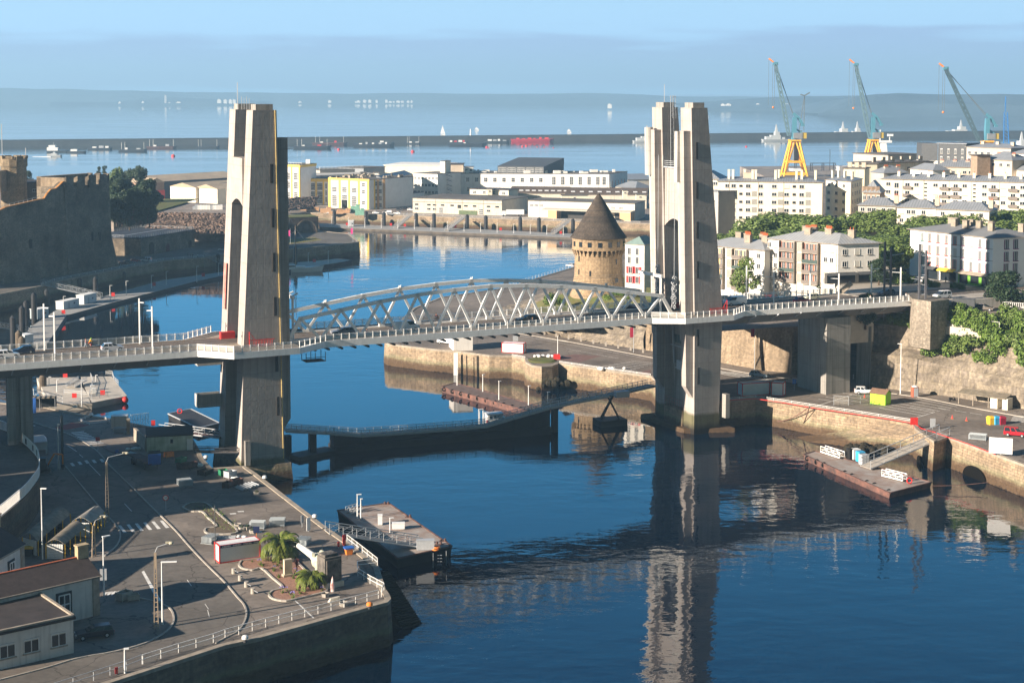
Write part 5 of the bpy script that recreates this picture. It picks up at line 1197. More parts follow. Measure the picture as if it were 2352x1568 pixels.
ga=bld('low stone gatehouse with arches and a railed dark flat roof below the castle',(323,549),(447,528.5),None,13.0,5.8,CASTLE,pm('dark_roof',(.035,.04,.05),.8,.3),rkind='flat',name='gatehouse',cat='gatehouse',depth=28,over=.2)
ax=ang(ga['a'],ga['b'])
for px,w_,h_ in((348,3.6,5.2),(385,2.8,3.4),(436,2.6,3.0)):
 t=colpt(V(ga['a'].x,ga['a'].y,8),V(ga['b'].x,ga['b'].y,8),px);m=MB();m.box(-w_/2,w_/2,-.15,.2,0,h_-w_/2);m.cyl((0,-.15,h_-w_/2),(0,.2,h_-w_/2),w_/2,n=16)
 inst('arch',m.mesh('arch',BLACK if px!=385 else pm('maroon_door',(.12,.03,.03),.7)),ga['o'],V(t.x,t.y,5.85)-wloc(ga['o']),ax)
f=[roofpt(ga,0,.02,.3),roofpt(ga,1,.02,.3),roofpt(ga,1,.98,.3),roofpt(ga,0,.98,.3)];b=MB()
for p,q in zip(f,f[1:]+f[:1]):
 k=int((q-p).length/1.8)
 for z in(.55,1.1):b.bar(p+V(0,0,z),q+V(0,0,z),.07)
 for i in range(k):t=lerp(p,q,i/k);b.bar(t,t+V(0,0,1.1),.07)
part(b,'roof_rail',GREYST,ga['roof']);b=MB();b.bar(lerp(f[0],f[3],.45),lerp(f[1],f[2],.45),.6,.3);part(b,'roof_gutter',GREYST,ga['roof'])
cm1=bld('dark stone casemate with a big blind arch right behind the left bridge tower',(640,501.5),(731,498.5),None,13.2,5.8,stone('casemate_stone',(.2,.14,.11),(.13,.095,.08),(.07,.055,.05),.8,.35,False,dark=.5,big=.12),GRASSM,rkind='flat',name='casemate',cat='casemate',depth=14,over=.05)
for px,w_,h_ in((704,3.0,3.2),(657,3.2,3.2)):
 t=colpt(V(cm1['a'].x,cm1['a'].y,8),V(cm1['b'].x,cm1['b'].y,8),px);m=MB().box(-w_/2,w_/2,-.2,.2,0,h_);inst('doorway',m.mesh('doorway',BLACK),cm1['o'],V(t.x,t.y,6.6)-wloc(cm1['o']),ang(cm1['a'],cm1['b']))
t=colpt(V(cm1['a'].x,cm1['a'].y,8),V(cm1['b'].x,cm1['b'].y,8),704);e=(cm1['b']-cm1['a']).normalized();b=MB()
for i in range(12):
 a0,a1=math.pi*i/12,math.pi*(i+1)/12;b.bar(V(t.x,t.y-.25,6)+e*5.2*math.cos(a0)+V(0,0,6.0*math.sin(a0)),V(t.x,t.y-.25,6)+e*5.2*math.cos(a1)+V(0,0,6.0*math.sin(a1)),.5,.5)
part(b,'arch_stones',CASTLE,cm1['o'])
b=MB();p=[G(640,552),G(722,545),G(740,552),G(655,562)];b.quad(*ccw([q+V(0,0,.05)for q in p]));struct(b,'rough_lawn',pm('worn_lawn',(.2,.17,.05),.95,.4,.3))
RK=pm('armour_rock',(.17,.12,.095),.95,.5,.25,bump=.1,bsc=1)
def rockbank(name,a,c,z0,z1,dep,n,seed,s=1.4):
 b=MB();rn=random.Random(seed)
 for i in range(n):
  u=rn.random();t=rn.random();p=lerp(a,c,u)+V(0,dep*t,0);z=z0+(z1-z0)*t;r=s*rn.uniform(.5,1.1)
  b.ob((p.x,p.y,z-r*.4),r*1.3,r,r,rn.uniform(0,3));
  o=len(b.v)-8
  for j in range(8):x,y,zz=b.v[o+j];b.v[o+j]=(x+rn.uniform(-.3,.3)*r,y+rn.uniform(-.3,.3)*r,zz+rn.uniform(-.3,.3)*r)
 b.add([a+V(0,.3,z0-a.z-.6),c+V(0,.3,z0-c.z-.6),c+V(0,dep,z1-c.z-.5),a+V(0,dep,z1-a.z-.5)],[(0,1,2,3)])
 o=struct(b,name,RK);o['kind']='stuff';tag(o,'bank of tumbled reddish armour rocks','rocks');return o
rockbank('rock_armour_bank',GD(330,480,690),GD(530,492,680),12.4,18.4,24,1500,3,1.0);rockbank('rock_armour_pile',G(648,492),G(722,486),8,13,18,500,4,1.0)
b=MB();b.prism(ccw([GD(325,480,716),GD(528,492,706),V(-125,760,0),V(-260,840,0)]),5,18.4);struct(b,'hangar_ground',PAVE)
rn=random.Random(21)
for i,(px,k)in enumerate(zip((470,482,490,497,503,455,462,476),(1,1,0,1,1,0,1,1))):
 p=GD(px,462+i%2,735);p.z=18.4;m=MB();m.ob(p,3.2,2,2.2,.2);m.ob(p+V(-2,0,0),1.3,1.8,1.3,.2);solo(m,'parked_van',WHITE2 if k else GREYST,'small parked van in the row before the white double hangar','van',p,group='vans parked by the double hangar')
treeat('pine','dark umbrella pine behind the castle keep, tallest one',315,467,19,384,.95)
treeat('pine','dark pine standing left against the castle keep',287,466,19,395,.8)
treeat('broad0','greyish green tree between the keep and the pines',272,466,19,384,.8)
treeat('poplar','slim poplar above the keep battlements, left of two',227,420,32,379,.7);treeat('poplar','slim poplar above the keep battlements, right of two',240,420,32,377,.8)
treeat('dark','dark shrub tree on the rock bank below the red hangar doors',357,478,16,440,1.4)
treeat('dark','small tree between the round castle tower and the keep',64,425,30,394,.9)
for px,w_ in((432,1),(452,.9),(470,.5),(490,.5),(505,.5)):treeat('dark','clipped dark bush on the lower castle terrace',px,503,12.5,488 if w_>.8 else 495,w_*.9,name='bush',cat='bush',group='bushes of the lower castle terrace')
b=MB();b.prism([W(-260,236),W(-16,246),W(-16,284.4),W(-260,284.4)],0,25.5);b.prism([W(-260,300),W(-16,300),W(-16,336),W(-260,340)],0,25.5);struct(b,'unseen_shade_hill',RUBBLE)  # unseen bank out of frame, added to shade the near road and quay
for i,(u0,u1,v0,v1,z)in enumerate(((-90,-20,243,259,37),(-60,-20,262,282,36),(-70,-20,303,320,36),(-90,-18,322,334,35))):
 r=thing('apartment_block','cream town block on the left bank hill beside the bridge road, unseen, added for its shade','apartment block',W(u0,v0,25.5),0,'unseen shade blocks of the left bank');part(MB().ubox(u0,u1,v0,v1,25.5,z),'wall',CREAM,r);part(MB().ubox(u0-.4,u1+.4,v0-.4,v1+.4,z,z+.5),'roof',ZINC,r)  # unseen blocks, sized and placed to cast shade over the near quay
for i in range(26):
 px=rn.uniform(262,350);py=rn.uniform(462,515);D=640+rn.uniform(-12,14);p=GD(px,py,D);tree('dark','dark ivy clad shrub on the slope between the keep and the gatehouse',(p.x,p.y,max(6,p.z-2)),rn.uniform(.9,1.7),'dark slope shrubs by the keep',name='bush',cat='bush')
# ================================================================ FOREGROUND QUAY
gz=5.8
def flat(name,pts,z,mat,kind='structure',label=None,cat=None):
 b=MB();b.quad(*ccw([G(*p,z)for p in pts]));o=solo(b,name,mat,label,cat)if kind is None else struct(b,name,mat);return o
def smooth(pts,n=4):
 P=[Vector((x,y,0))for x,y in pts];o=[]
 for i in range(len(P)-1):
  p0,p1,p2,p3=P[max(0,i-1)],P[i],P[i+1],P[min(len(P)-1,i+2)]
  for k in range(n):
   t=k/n;q=.5*((2*p1)+(p2-p0)*t+(2*p0-5*p1+4*p2-p3)*t*t+(3*p1-p0-3*p2+p3)*t**3);o.append((q.x,q.y))
 o.append((P[-1].x,P[-1].y));return o
def kerb(pts,name='kerb',w=.22,h=.13,z=5.8,n=4):
 b=MB();P=[G(*p,z)for p in smooth(pts,n)]
 for a,c in zip(P,P[1:]):
  d=(c-a).normalized();a=a-d*.03;c=c+d*.03;b.bar(a+V(0,0,h/2),c+V(0,0,h/2),w,h)
 return struct(b,name,KERB)
KR=[(40,958),(90,975),(155,996),(217,1031),(252,1069),(300,1116),(350,1166),(400,1215),(437,1257),(475,1297),(515,1336),(545,1371),(560,1388),(566,1408),(560,1430),(545,1450),(520,1463),(495,1477)]
KL=[(150,1071),(190,1119),(232,1169),(262,1202),(276,1224),(270,1250),(240,1277)]
KI=[(-20,1566),(100,1535),(180,1511),(260,1497),(330,1478),(375,1455),(395,1435),(399,1417),(390,1397),(362,1383),(318,1373),(272,1368)]
flat('road',smooth(KR)+[(440,1498),(300,1540),(120,1588),(-60,1640)]+smooth(KI)+[(240,1360),(225,1320),(240,1277)]+smooth(KL)[::-1]+[(90,1010),(20,975),(-30,960)],5.804,ASPH2)
kerb(KR);kerb(KL);kerb(KI)
flat('pavement',smooth(KI)[::-1]+[(-20,1520),(230,1390)],5.83,pm('brown_pavement',(.13,.1,.08),.95,.3,.3))if False else None
b=MB()
def stripe(pts,z=5.812):b.quad(*ccw([G(*p,z)for p in pts]))
for i in range(6):x=271+i*19.2;y=1206-i*2.2;stripe([(x,y),(x+7,y-.6),(x+20+i*.4,y+16),(x+12+i*.4,y+17)])
for i in range(9):t=i/8.;stripe([(163+t*36,993+t*26),(192+t*44,990+t*26),(194+t*46,991.6+t*26),(165+t*38,994.6+t*26)])
for x,y in((160,1063),(177,1060),(193,1057),(210,1056),(228,1054)):stripe([(x,y),(x+7,y-1),(x+13,y+6),(x+6,y+7)])
stripe([(325,1312),(331,1310),(371,1379),(362,1380)])
for i in range(4):stripe([(236+i*10,1362-i*1),(243+i*10,1359-i),(252+i*8,1358-i*.3),(238+i*9,1368)])
for a,c in(((155,1023),(176,1037)),((181,1043),(190,1050)),((204,1065),(230,1092)),((285,1156),(302,1174)),((429,1331),(439,1345)),((470,1386),(478,1398)),((476,1400),(480,1416))):stripe([a,(a[0]+1.6,a[1]-.4),(c[0]+1.6,c[1]-.4),c])
stripe([(60,975),(63,974),(82,977),(80,978)]);stripe([(676,1378),(679,1377.5),(722,1418),(719,1419)]);stripe([(588,1150+70),(600,1219),(603,1222),(592,1223)])
for x,y in((905*.25+0,1181),(545,1173),(527,1178)):stripe([(x,y),(x+14,y-.8),(x+16,y+1.6),(x+2,y+2.4)])
struct(b,'road_marking',PAINT)
b=MB();stripe([(125,982),(165,970),(208,976),(172,983),(150,987)],5.808);struct(b,'red_road_patch',pm('faded_red_paint',(.3,.07,.06),.9,.4,1.5))
def bed(name,pts,label,seed,dens,c1=GRAV):
 s=smooth(pts+[pts[0]],3)[:-1];P=[G(x,y,5.8)for x,y in s]
 r=thing(name,label,'flower bed',P[0]);m=MB();m.quad(*ccw([p+V(0,0,.12)for p in P]));part(m,'mulch',c1,r)
 m=MB()
 for a,c in zip(P,P[1:]+P[:1]):m.bar(a+V(0,0,.11),c+V(0,0,.11),.28,.24)
 part(m,'edging',KERB,r);return P
BED=bed('flower_bed',[(554,1289),(549,1298),(557,1306),(580,1310),(601,1306),(626,1328),(650,1350),(626,1358),(618,1368),(630,1377),(658,1381),(690,1374),(722,1367),(750,1358),(742,1345),(700,1310),(672,1284),(640,1279),(600,1283)],'kerbed flower bed of pinkish mulch round the two palms and the gun',1,1)
bed('flower_bed',[(419,1166),(436,1157),(470,1156),(490,1170),(520,1197),(545,1219),(530,1227),(478,1226),(472,1215),(498,1210),(478,1190),(464,1176),(438,1175)],'weedy kerbed bed in the shade between road and car park',2,1,pm('weedy_mulch',(.16,.12,.08),.95,.4,2.,bump=.05,bsc=8))
rn=random.Random(31)
def inpoly(p,P):
 c=False
 for a,d in zip(P,P[1:]+P[:1]):
  if(a.y>p.y)!=(d.y>p.y)and p.x<(d.x-a.x)*(p.y-a.y)/(d.y-a.y)+a.x:c=not c
 return c
tuft=[]
for k in range(3):
 m=MB();q=random.Random(k)
 for i in range(22):a=q.uniform(0,6.28);l=q.uniform(.2,.5);s=.05;p=V(.1*math.cos(a),.1*math.sin(a),0);e=V(l*.7*math.cos(a),l*.7*math.sin(a),l);m.quad(p-V(s*math.sin(a),-s*math.cos(a),0),p+V(s*math.sin(a),-s*math.cos(a),0),e)
 if k==1:
  m.mi=1
  for i in range(5):m.sph((q.uniform(-.2,.2),q.uniform(-.2,.2),q.uniform(.45,.65)),.07,5,3)
 tuft.append(m.mesh('tuft',[LEAFY,pm('lilac_flower',(.25,.2,.5),.7)]))
xs=[p.x for p in BED];ys=[p.y for p in BED];n_=0
while n_<34:
 p=V(rn.uniform(min(xs),max(xs)),rn.uniform(min(ys),max(ys)),5.9)
 if not inpoly(p,BED):continue
 n_+=1;o=bpy.data.objects.new('flower_tuft',tuft[n_%3]);COL.objects.link(o);o.location=p;s=rn.uniform(.8,1.5);o.scale=(s,s,s);tag(o,'small green or lilac flowering tuft in the pink mulch bed by the gun','plant','tufts in the palm bed')
b=MB();
for _ in range(160):
 x,y=rn.uniform(440,545),rn.uniform(1160,1226);p=G(x,y,5.9)
 if(x-440)*.62+1158<y+22 and(x-440)*.62+1150>y-22:
  a=rn.uniform(0,6.28);l=rn.uniform(.2,.6);b.quad(p,p+V(.15,0,0),p+V(l*math.cos(a),l*math.sin(a),l));b.quad(p,p+V(0,.15,0),p+V(-l*math.cos(a),l*math.sin(a),l))
o=solo(b,'weeds',LEAF,'rough weeds growing in the shaded kerbed bed','weeds',G(480,1190));o['kind']='stuff'
def palm(label,px,py,R_,th,seed):
 p=G(px,py,5.8);r=thing('palm_tree',label,'palm tree',p,0,'palms beside the gun');rn=random.Random(seed)
 m=MB();m.cyl((0,0,0),(0,0,th),.45,.6,10);m.sph((0,0,th),.65,10,6)
 for i in range(60):a=rn.uniform(0,6.28);z=rn.uniform(.1,th);m.bar((.5*math.cos(a),.5*math.sin(a),z),(.72*math.cos(a),.72*math.sin(a),z+.25),.12,.1)
 part(m,'trunk',BARK,r,True)
 for k in range(46):
  a=k*2.399+rn.uniform(-.2,.2);e0=rn.uniform(.1,1.35);L_=R_*rn.uniform(.85,1.1);m=MB();pts=[]
  x=.2;z=th+.3;el_=e0;st=L_/9
  for i in range(10):pts.append(V(x*math.cos(a),x*math.sin(a),z));x+=st*math.cos(el_);z+=st*math.sin(el_);el_-=.2+.05*i*(1.3-e0*.4)*.6
  for i in range(9):
   p0,p1=pts[i],pts[i+1];d=(p1-p0).normalized();s=V(-math.sin(a),math.cos(a),0);w=.42*math.sin(math.pi*(i+1.3)/11)*(R_/3.4)+.08
   for sg in(-1,1):
    for t in(0,.33,.66):q=lerp(p0,p1,t);q2=lerp(p0,p1,t+.16);m.quad(q,q2,q2+s*sg*w+d*.3+V(0,0,-w*.45),q+s*sg*w*.96+d*.2+V(0,0,-w*.5))
  part(m,'frond',PALM,r,True)
palm('larger palm with a thick trunk beside the white and red cabin',643,1283,4.1,1.8,3)
palm('smaller palm in front of the gun breech',717,1351,3.0,.9,4)
r=thing('cordyline','dark red spiky plant behind the inscribed stone','plant',G(682,1320));m=MB();m.cyl((0,0,0),(0,0,1.3),.1,.08,6);part(m,'stem',BARK,r,True);m=MB()
for i in range(90):a=rn.uniform(0,6.28);e=rn.uniform(-.5,1.4);l=rn.uniform(.6,1.0);d=V(math.cos(a)*math.cos(e),math.sin(a)*math.cos(e),math.sin(e));c=V(0,0,1.5);s=V(-math.sin(a),math.cos(a),0)*.05;m.quad(c-s,c+s,c+d*l+s*.3,c+d*l-s*.3)
part(m,'leaves',pm('dark_red_leaf',(.14,.035,.03),.6,.3),r,True)
r=thing('naval_gun','big old white painted naval gun barrel with a blackened square breech','gun',G(750,1325))
A=G(686,1252,9.3);B0=G(733,1286,8.6);d=(B0-A).normalized();m=MB();m.cyl(A,A+d*4.6,.38,.52,18);m.cyl(A+d*4.55,B0,.62,.8,18);m.cyl(A-d*.02,A-d*.04,.3,.3,12)
GUNW=pm('worn_white_paint',(.74,.71,.64),.6,.3,.8,streak=0);part(m,'barrel',GUNW,r)
m=MB();m.cyl(B0-d*.2,B0+d*2.0,1.15,1.25,18);m.cyl(B0+V(.3,.2,1.1),B0+d*2.4+V(.3,.2,1.05),.38,.38,12)
for i in range(14):m.ob(B0+d*rn.uniform(0,1.8)+V(rn.uniform(-1.1,1.1),rn.uniform(-.9,.9),rn.uniform(-2,.9)),.4,.4,.5,rn.random())
part(m,'cradle',pm('chipped_pale_paint',(.52,.52,.4),.8,.5,1.6,streak=.5),r)
C0=B0+d*2.9;ag=math.atan2(d.y,d.x);m=MB();m.ob((C0.x,C0.y,6.5),2.2,2.6,3.5,ag);m.ob((C0.x-.2,C0.y+.1,10.0),1.7,2.0,.35,ag+.05)
m.ob((C0.x+d.x*1.15,C0.y+d.y*1.15,6.9),.3,2.2,2.8,ag);part(m,'breech',pm('burnt_steel',(.16,.14,.12),.8,.7,.9,col2=(.02,.02,.02),bump=.05),r)
m=MB();m.ob((C0.x,C0.y,5.8),2.8,3.0,.75,ag);m.bar(A+d*5.6+V(0,0,-.4),V((A+d*5.6).x,(A+d*5.6).y,5.8),.5);part(m,'plinth',DIRTY,r)
m=MB();p=G(661,1324);m.ob(p,1.5,.9,.45,.5);m.ob(p+V(0,0,.45),1.15,.6,2.1,.5);r=thing('memorial_stone','upright pale memorial stone with a dark plaque in the flower bed','memorial stone',p);part(m,'slab',pm('pale_memorial_stone',(.5,.44,.33),.9,.2,1.),r);part(MB().ob(p+V(-.16,-.28,1.0),.55,.1,1.1,.5),'plaque',DGREY,r)
m=MB();p=G(764,1357);m.cyl(p,p+V(0,0,.9),.3,.3,12);m.mi=0;m.cyl(p+V(0,0,.9),p+V(0,0,1.55),.3,.16,12);m.cyl(p+V(0,0,1.55),p+V(0,0,2.1),.16,.02,12);solo(m,'gun_shell',pm('flaking_red_white',(.72,.66,.62),.7,.6,1.4,col2=(.3,.06,.05)),'tall pointed gun shell in flaking red and white beside the breech','shell',p)
def cabin(label,P0,ang_,L_,Wd,H_,body,frame,name='site_cabin',text=None,group=None,roofm=None,door=False):
 r=thing(name,label,'cabin',P0,ang_,group);m=MB();m.box(.08,L_-.08,.08,Wd-.08,.1,H_-.1);part(m,'body',body,r,True);m=MB();t=.16
 for x in(0,L_-t):
  for y in(0,Wd-t):m.box(x,x+t,y,y+t,0,H_)
 for z in(0,H_-t):
  for y in(0,Wd-t):m.box(t,L_-t,y+.002,y+t-.002,z,z+t)
  for x in(0,L_-t):m.box(x+.002,x+t-.002,t,Wd-t,z,z+t)
 part(m,'frame',frame,r,True);part(MB().box(.1,L_-.1,.1,Wd-.1,H_-.099,H_-.02),'roof',roofm or WHITE2,r,True)
 if door:part(MB().box(L_*.62,L_*.62+.9,-.02,.08,.15,2.1),'door',pm('door_grey',(.5,.52,.54),.5),r,True)
 if text:
  part(MB().box(t+.01,L_-t-.01,-.02,.005,H_-.42,H_-.02),'banner',pm('navy_band',(.02,.03,.09),.5),r,True)
  cu=bpy.data.curves.new('lettering','FONT');cu.body=text;cu.size=.32;lo_=bpy.data.objects.new('l',cu);COL.objects.link(lo_);bpy.context.view_layer.update();me=bpy.data.meshes.new_from_object(lo_);bpy.data.objects.remove(lo_);me.materials.append(WHITE2)
  o=inst('lettering',me,r,(.45,-.03,H_-.34));o.rotation_euler=(R(90),0,0)
 return r
p=G(504,1294);q=G(599,1280);cabin('white site cabin with red frame and a navy lettered band beside the palm',p,ang(p,q),(q-p).length,2.4,2.65,pm('cabin_panel',(.62,.65,.66),.5,.05),RED,text='CASDEN    CASDEN    CASDEN    CASDEN')
def barriers(label,px,py,a,n=8,z=5.8,L_=2.3,dx=.22):
 r=thing('barrier_stack',label,'barriers',G(px,py,z),a,'stacks of steel crowd barriers');m=MB()
 for z_ in(.15,1.05):m.bar((-L_/2,0,z_),(L_/2,0,z_),.05)
 for x in(-L_/2,L_/2):m.bar((x,0,0),(x,0,1.05),.05);m.bar((x,-.25,.02),(x,.25,.02),.05)
 for k in range(14):x=-L_/2+(k+1)*L_/15;m.bar((x,0,.15),(x,0,1.05),.03)
 me=m.mesh('barrier',pm('barrier_steel',(.38,.42,.44),.5,.1,3.,.5))
 for k in range(n):inst('barrier',me,r,(random.uniform(-.06,.06),(k-n/2)*dx,0))
barriers('stack of steel barriers on the sunny quay, left one near the blue notice',592,1211,-.1,8);barriers('stack of steel barriers nearest the quay edge in the sun',637,1205,.05,9)
barriers('stack of steel barriers behind the palm and gun muzzle',694,1250,1.3,9);barriers('stack of steel barriers at the left end of the white and red cabin',482,1244,1.2,8)
barriers('stack of steel barriers alone in the shaded car park',426,1114,-1.1,11);barriers('stack of steel barriers beside the white electrical box',276,993,-.2,6)
pst=thing('stone_post','round stone post with a steel bar, first from the cabin','post',G(537,1316),0,'stone posts joined by steel bars');part(MB().cyl((0,0,0),(0,0,.75),.32,.3,12),'post',KERB,pst,True);part(MB().bar((0,0,.5),(.85,-1.15,.5),.06),'bar',GREYST,pst,True)
for(x,y),l in zip(((552,1332),(566,1347),(581,1362)),('second from the cabin','third from the cabin','farthest from the cabin')):copy(pst,G(x,y),0,'round stone post with a steel bar, '+l)
def planter(label,px,py,plant=False,r0=.62,h=.5):
 r=thing('planter',label,'planter',G(px,py),random.random(),'hexagonal concrete planters');m=MB();m.cyl((0,0,0),(0,0,h),r0*.9,r0,6,False);m.cyl((0,0,h),(0,0,h-.02),r0,r0-.14,6,False);m.cyl((0,0,h-.02),(0,0,.12),r0-.14,r0-.2,6,False);m.cyl((0,0,.05),(0,0,.12),.5,.5,6);part(m,'bowl',KERB,r,True)
 part(MB().cyl((0,0,.2),(0,0,.34),r0-.18,r0-.18,6),'soil',BARK,r,True)
 if plant:m=leafcloud([(0,0,.5,.3)],60,.12,3);part(m,'plant',LEAFD,r,True)
planter('empty concrete planter beside the gun shell',747,1369);planter('empty concrete planter nearest the corner railing',789,1390);planter('pale empty round planter leftmost of the group behind the cabin',546,1209)
planter('brown planter second in the group behind the cabin',556,1216,True);planter('brown planter with grass in the middle of the group behind the cabin',568,1215,True);planter('low brown planter rightmost of the group behind the cabin',581,1223,True);planter('empty dark planter at the back of the mulch bed',667,1290);planter('small planter with a shrub beside the blue trailer side, near the quay edge',590,1135,True)
m=MB().hexa([(-.8,-.3,0),(.8,-.3,0),(.8,.3,0),(-.8,.3,0)],[(-.5,-.1,.5),(.8,-.1,.6),(.8,.2,.6),(-.5,.2,.5)]);solo(m,'concrete_block',DIRTY,'dark wedge shaped concrete block between the two empty planters','concrete block',G(767,1381),.5,world=False)
def signpost(name,label,cat,px,py,h,w,hh,mat,z=5.8,a=.4,pole=GREYST,text=None,disc=False):
 r=thing(name,label,cat,G(px,py,z),a);part(MB().bar((0,0,0),(0,0,h),.07),'post',pole,r,True)
 m=MB()
 if disc:m.cyl((0,-.06,h-hh/2),(0,-.1,h-hh/2),w/2,w/2,16);part(m,'rim',RED,r,True);m=MB();m.cyl((0,-.1,h-hh/2),(0,-.11,h-hh/2),w*.37,w*.37,16);part(m,'plate',WHITE2,r,True)
 else:m.box(-w/2,w/2,-.1,-.04,h-hh,h);part(m,'plate',mat,r,True)
 if text:
  cu=bpy.data.curves.new('lettering','FONT');cu.body=text;cu.size=.5;cu.align_x='CENTER';lo_=bpy.data.objects.new('l',cu);COL.objects.link(lo_);bpy.context.view_layer.update();me=bpy.data.meshes.new_from_object(lo_);bpy.data.objects.remove(lo_);me.materials.append(BLACK)
  o=inst('lettering',me,r,(0,-.13,h-hh/2-.17));o.rotation_euler=(R(90),0,0)
 return r
signpost('road_sign','round speed limit sign reading 30 with small plate, in the shaded car park','road sign',381,1172,2.6,.95,.95,None,disc=True,text='30',a=.1)
signpost('road_sign','red edged triangular give way sign beside the zebra crossing','road sign',225,1033,2.5,.8,.8,RED,a=.1);signpost('road_sign','small blue square sign by the brown plates','road sign',269,1046,1.2,.6,.6,BLUE,a=.1)
signpost('notice_board','dark blue notice on a wooden stake behind the cabin','notice',589,1239,2.1,.95,1.0,pm('navy_band',(.02,.03,.09)),a=.1,pole=ORA)
signpost('notice_board','white street notice board at the gable of the white house','notice',238,1358,3.2,.9,1.6,GREYST,a=.2)
signpost('information_board','tall white framed information board near the gangway head','notice',708,1220,2.2,.9,2.0,WHITE2,a=1.0);signpost('easel','white trestle stand next to the tall information board','stand',694,1210,1.9,.5,1.2,GREYST,a=.8)
signpost('lifebuoy_post','red lifebuoy box on a post at the gangway head','lifebuoy',790,1262,2.3,.5,1.5,RED,a=.6,pole=RED);signpost('hydrant','small red and white hydrant left of the lifebuoy box','hydrant',777,1258,1.0,.35,.8,RED,a=.6);signpost('hydrant','red hydrant behind the railing at the bottom left','hydrant',267,1548,.9,.35,.8,RED,a=.6)
signpost('lifebuoy_post','red lifebuoy stand behind the mossy hut','lifebuoy',352,986,1.9,.8,1.1,RED,a=.2,pole=RED)
def bollard(label,px,py,z=5.8,mat=WHITE2):
 r=thing('mooring_bollard',label,'bollard',G(px,py,z),0,'white topped mooring bollards');m=MB();m.cyl((0,0,0),(0,0,.45),.26,.22,12);part(m,'stem',DARKST,r,True);m=MB();m.cyl((0,0,.45),(0,0,.75),.42,.4,12);m.sph((0,0,.75),.38,12,6,.4);part(m,'cap',mat,r,True)
for l,x,y in(('white capped bollard on the quay edge above the gangway',723,1193),('white capped bollard outside the railing at the bottom centre',563,1474),('rust orange bollard at the rounded quay corner',849,1397),('white capped bollard by the faded red patch',210,958),('white capped bollard at the small dock by the tower',473,1056),('white capped bollard on the quay wall below the left tower',608,1103)):bollard(l,x,y,mat=ORA if 'rust' in l else WHITE2)
def fence(label,pts,z=5.8,h=1.15,step=2.2,mat=WHITE,net=True,group='railings of the near quay',name='railing',bars=1,n=1,pw=.08):
 P=[G(*p,z)for p in pts];r=thing(name,label,'railing',P[0],0,group);m=MB();nt_=MB();pv_=[]
 for a,c in zip(P,P[1:]):
  for k in range(bars+1):zz=h-k*h/(bars+1)*.95;m.bar(a+V(0,0,zz),c+V(0,0,zz),.06)
  nt_.quad(a+V(0,0,.1),c+V(0,0,.1),c+V(0,0,h-.05),a+V(0,0,h-.05));k=max(1,round((c-a).length/step))
  for i in range(k):pv_.append(lerp(a,c,i/k))
 pv_.append(P[-1]);part(m,'rail',mat,r)
 if net:part(nt_,'net',NET,r)
 me=MB().box(-pw/2,pw/2,-pw/2,pw/2,0,h).mesh('post',mat)
 for p in pv_[:100]:inst('post',me,r,p-P[0])
 return r
fence('white netted railing from the gangway head down to the stair top',[(797,1244),(832,1271),(867,1299)]);fence('short railing across the top of the quay stairs',[(867,1300),(821,1306),(822,1322)],net=False);fence('white netted railing along the quay stairs to the rounded corner',[(822,1322),(850,1340),(882,1357),(876,1370)])
fence('long white netted railing along the bottom edge of the near quay',[(869,1373),(790,1394),(700,1416),(610,1439),(517,1465),(490,1475),(410,1498),(328,1524)]);fence('grey tubular railing at the bottom left corner',[(326,1524),(290,1538),(215,1562),(120,1592)],mat=GREYST,net=False)
s0=G(846,1318);s1=G(932,1446,0);s1.z=0;r=thing('quay_stairs','dark wet stone stairs going down the rounded quay corner to the water','stairs',s0);m=MB();d=(V(s1.x,s1.y,0)-V(s0.x,s0.y,0));n_=26;o=V(d.y,-d.x,0).normalized()*-3.4
for i in range(n_):a=V(s0.x,s0.y,0)+d*(i/n_);c=V(s0.x,s0.y,0)+d*((i+1)/n_);zz=5.75-i*.245;m.hexa(ccw([V(p.x,p.y,-3)for p in(a,c,c+o,a+o)]),ccw([V(p.x,p.y,zz)for p in(a,c,c+o,a+o)]))
part(m,'steps',QWALL,r)
p=G(801,1272);r=thing('litter_bin','orange bin with a blue lid by the netted railing','bin',p,.4);part(MB().hexa([(-.4,-.4,0),(.4,-.4,0),(.4,.4,0),(-.4,.4,0)],[(-.55,-.5,.9),(.55,-.5,.9),(.55,.5,.9),(-.55,.5,.9)]),'body',ORA,r,True);part(MB().box(-.7,.7,-.6,.6,.9,1.1),'lid',BLUE,r,True)
b=MB();b.bar(G(740,1265)+V(0,0,.9),G(778,1255)+V(0,0,.9),.07);b.bar(G(740,1265),G(740,1265)+V(0,0,.9),.07);b.bar(G(778,1255),G(778,1255)+V(0,0,.9),.07);solo(b,'cycle_rail',GREYST,'low bent steel rail near the gangway head','rail',G(740,1265))
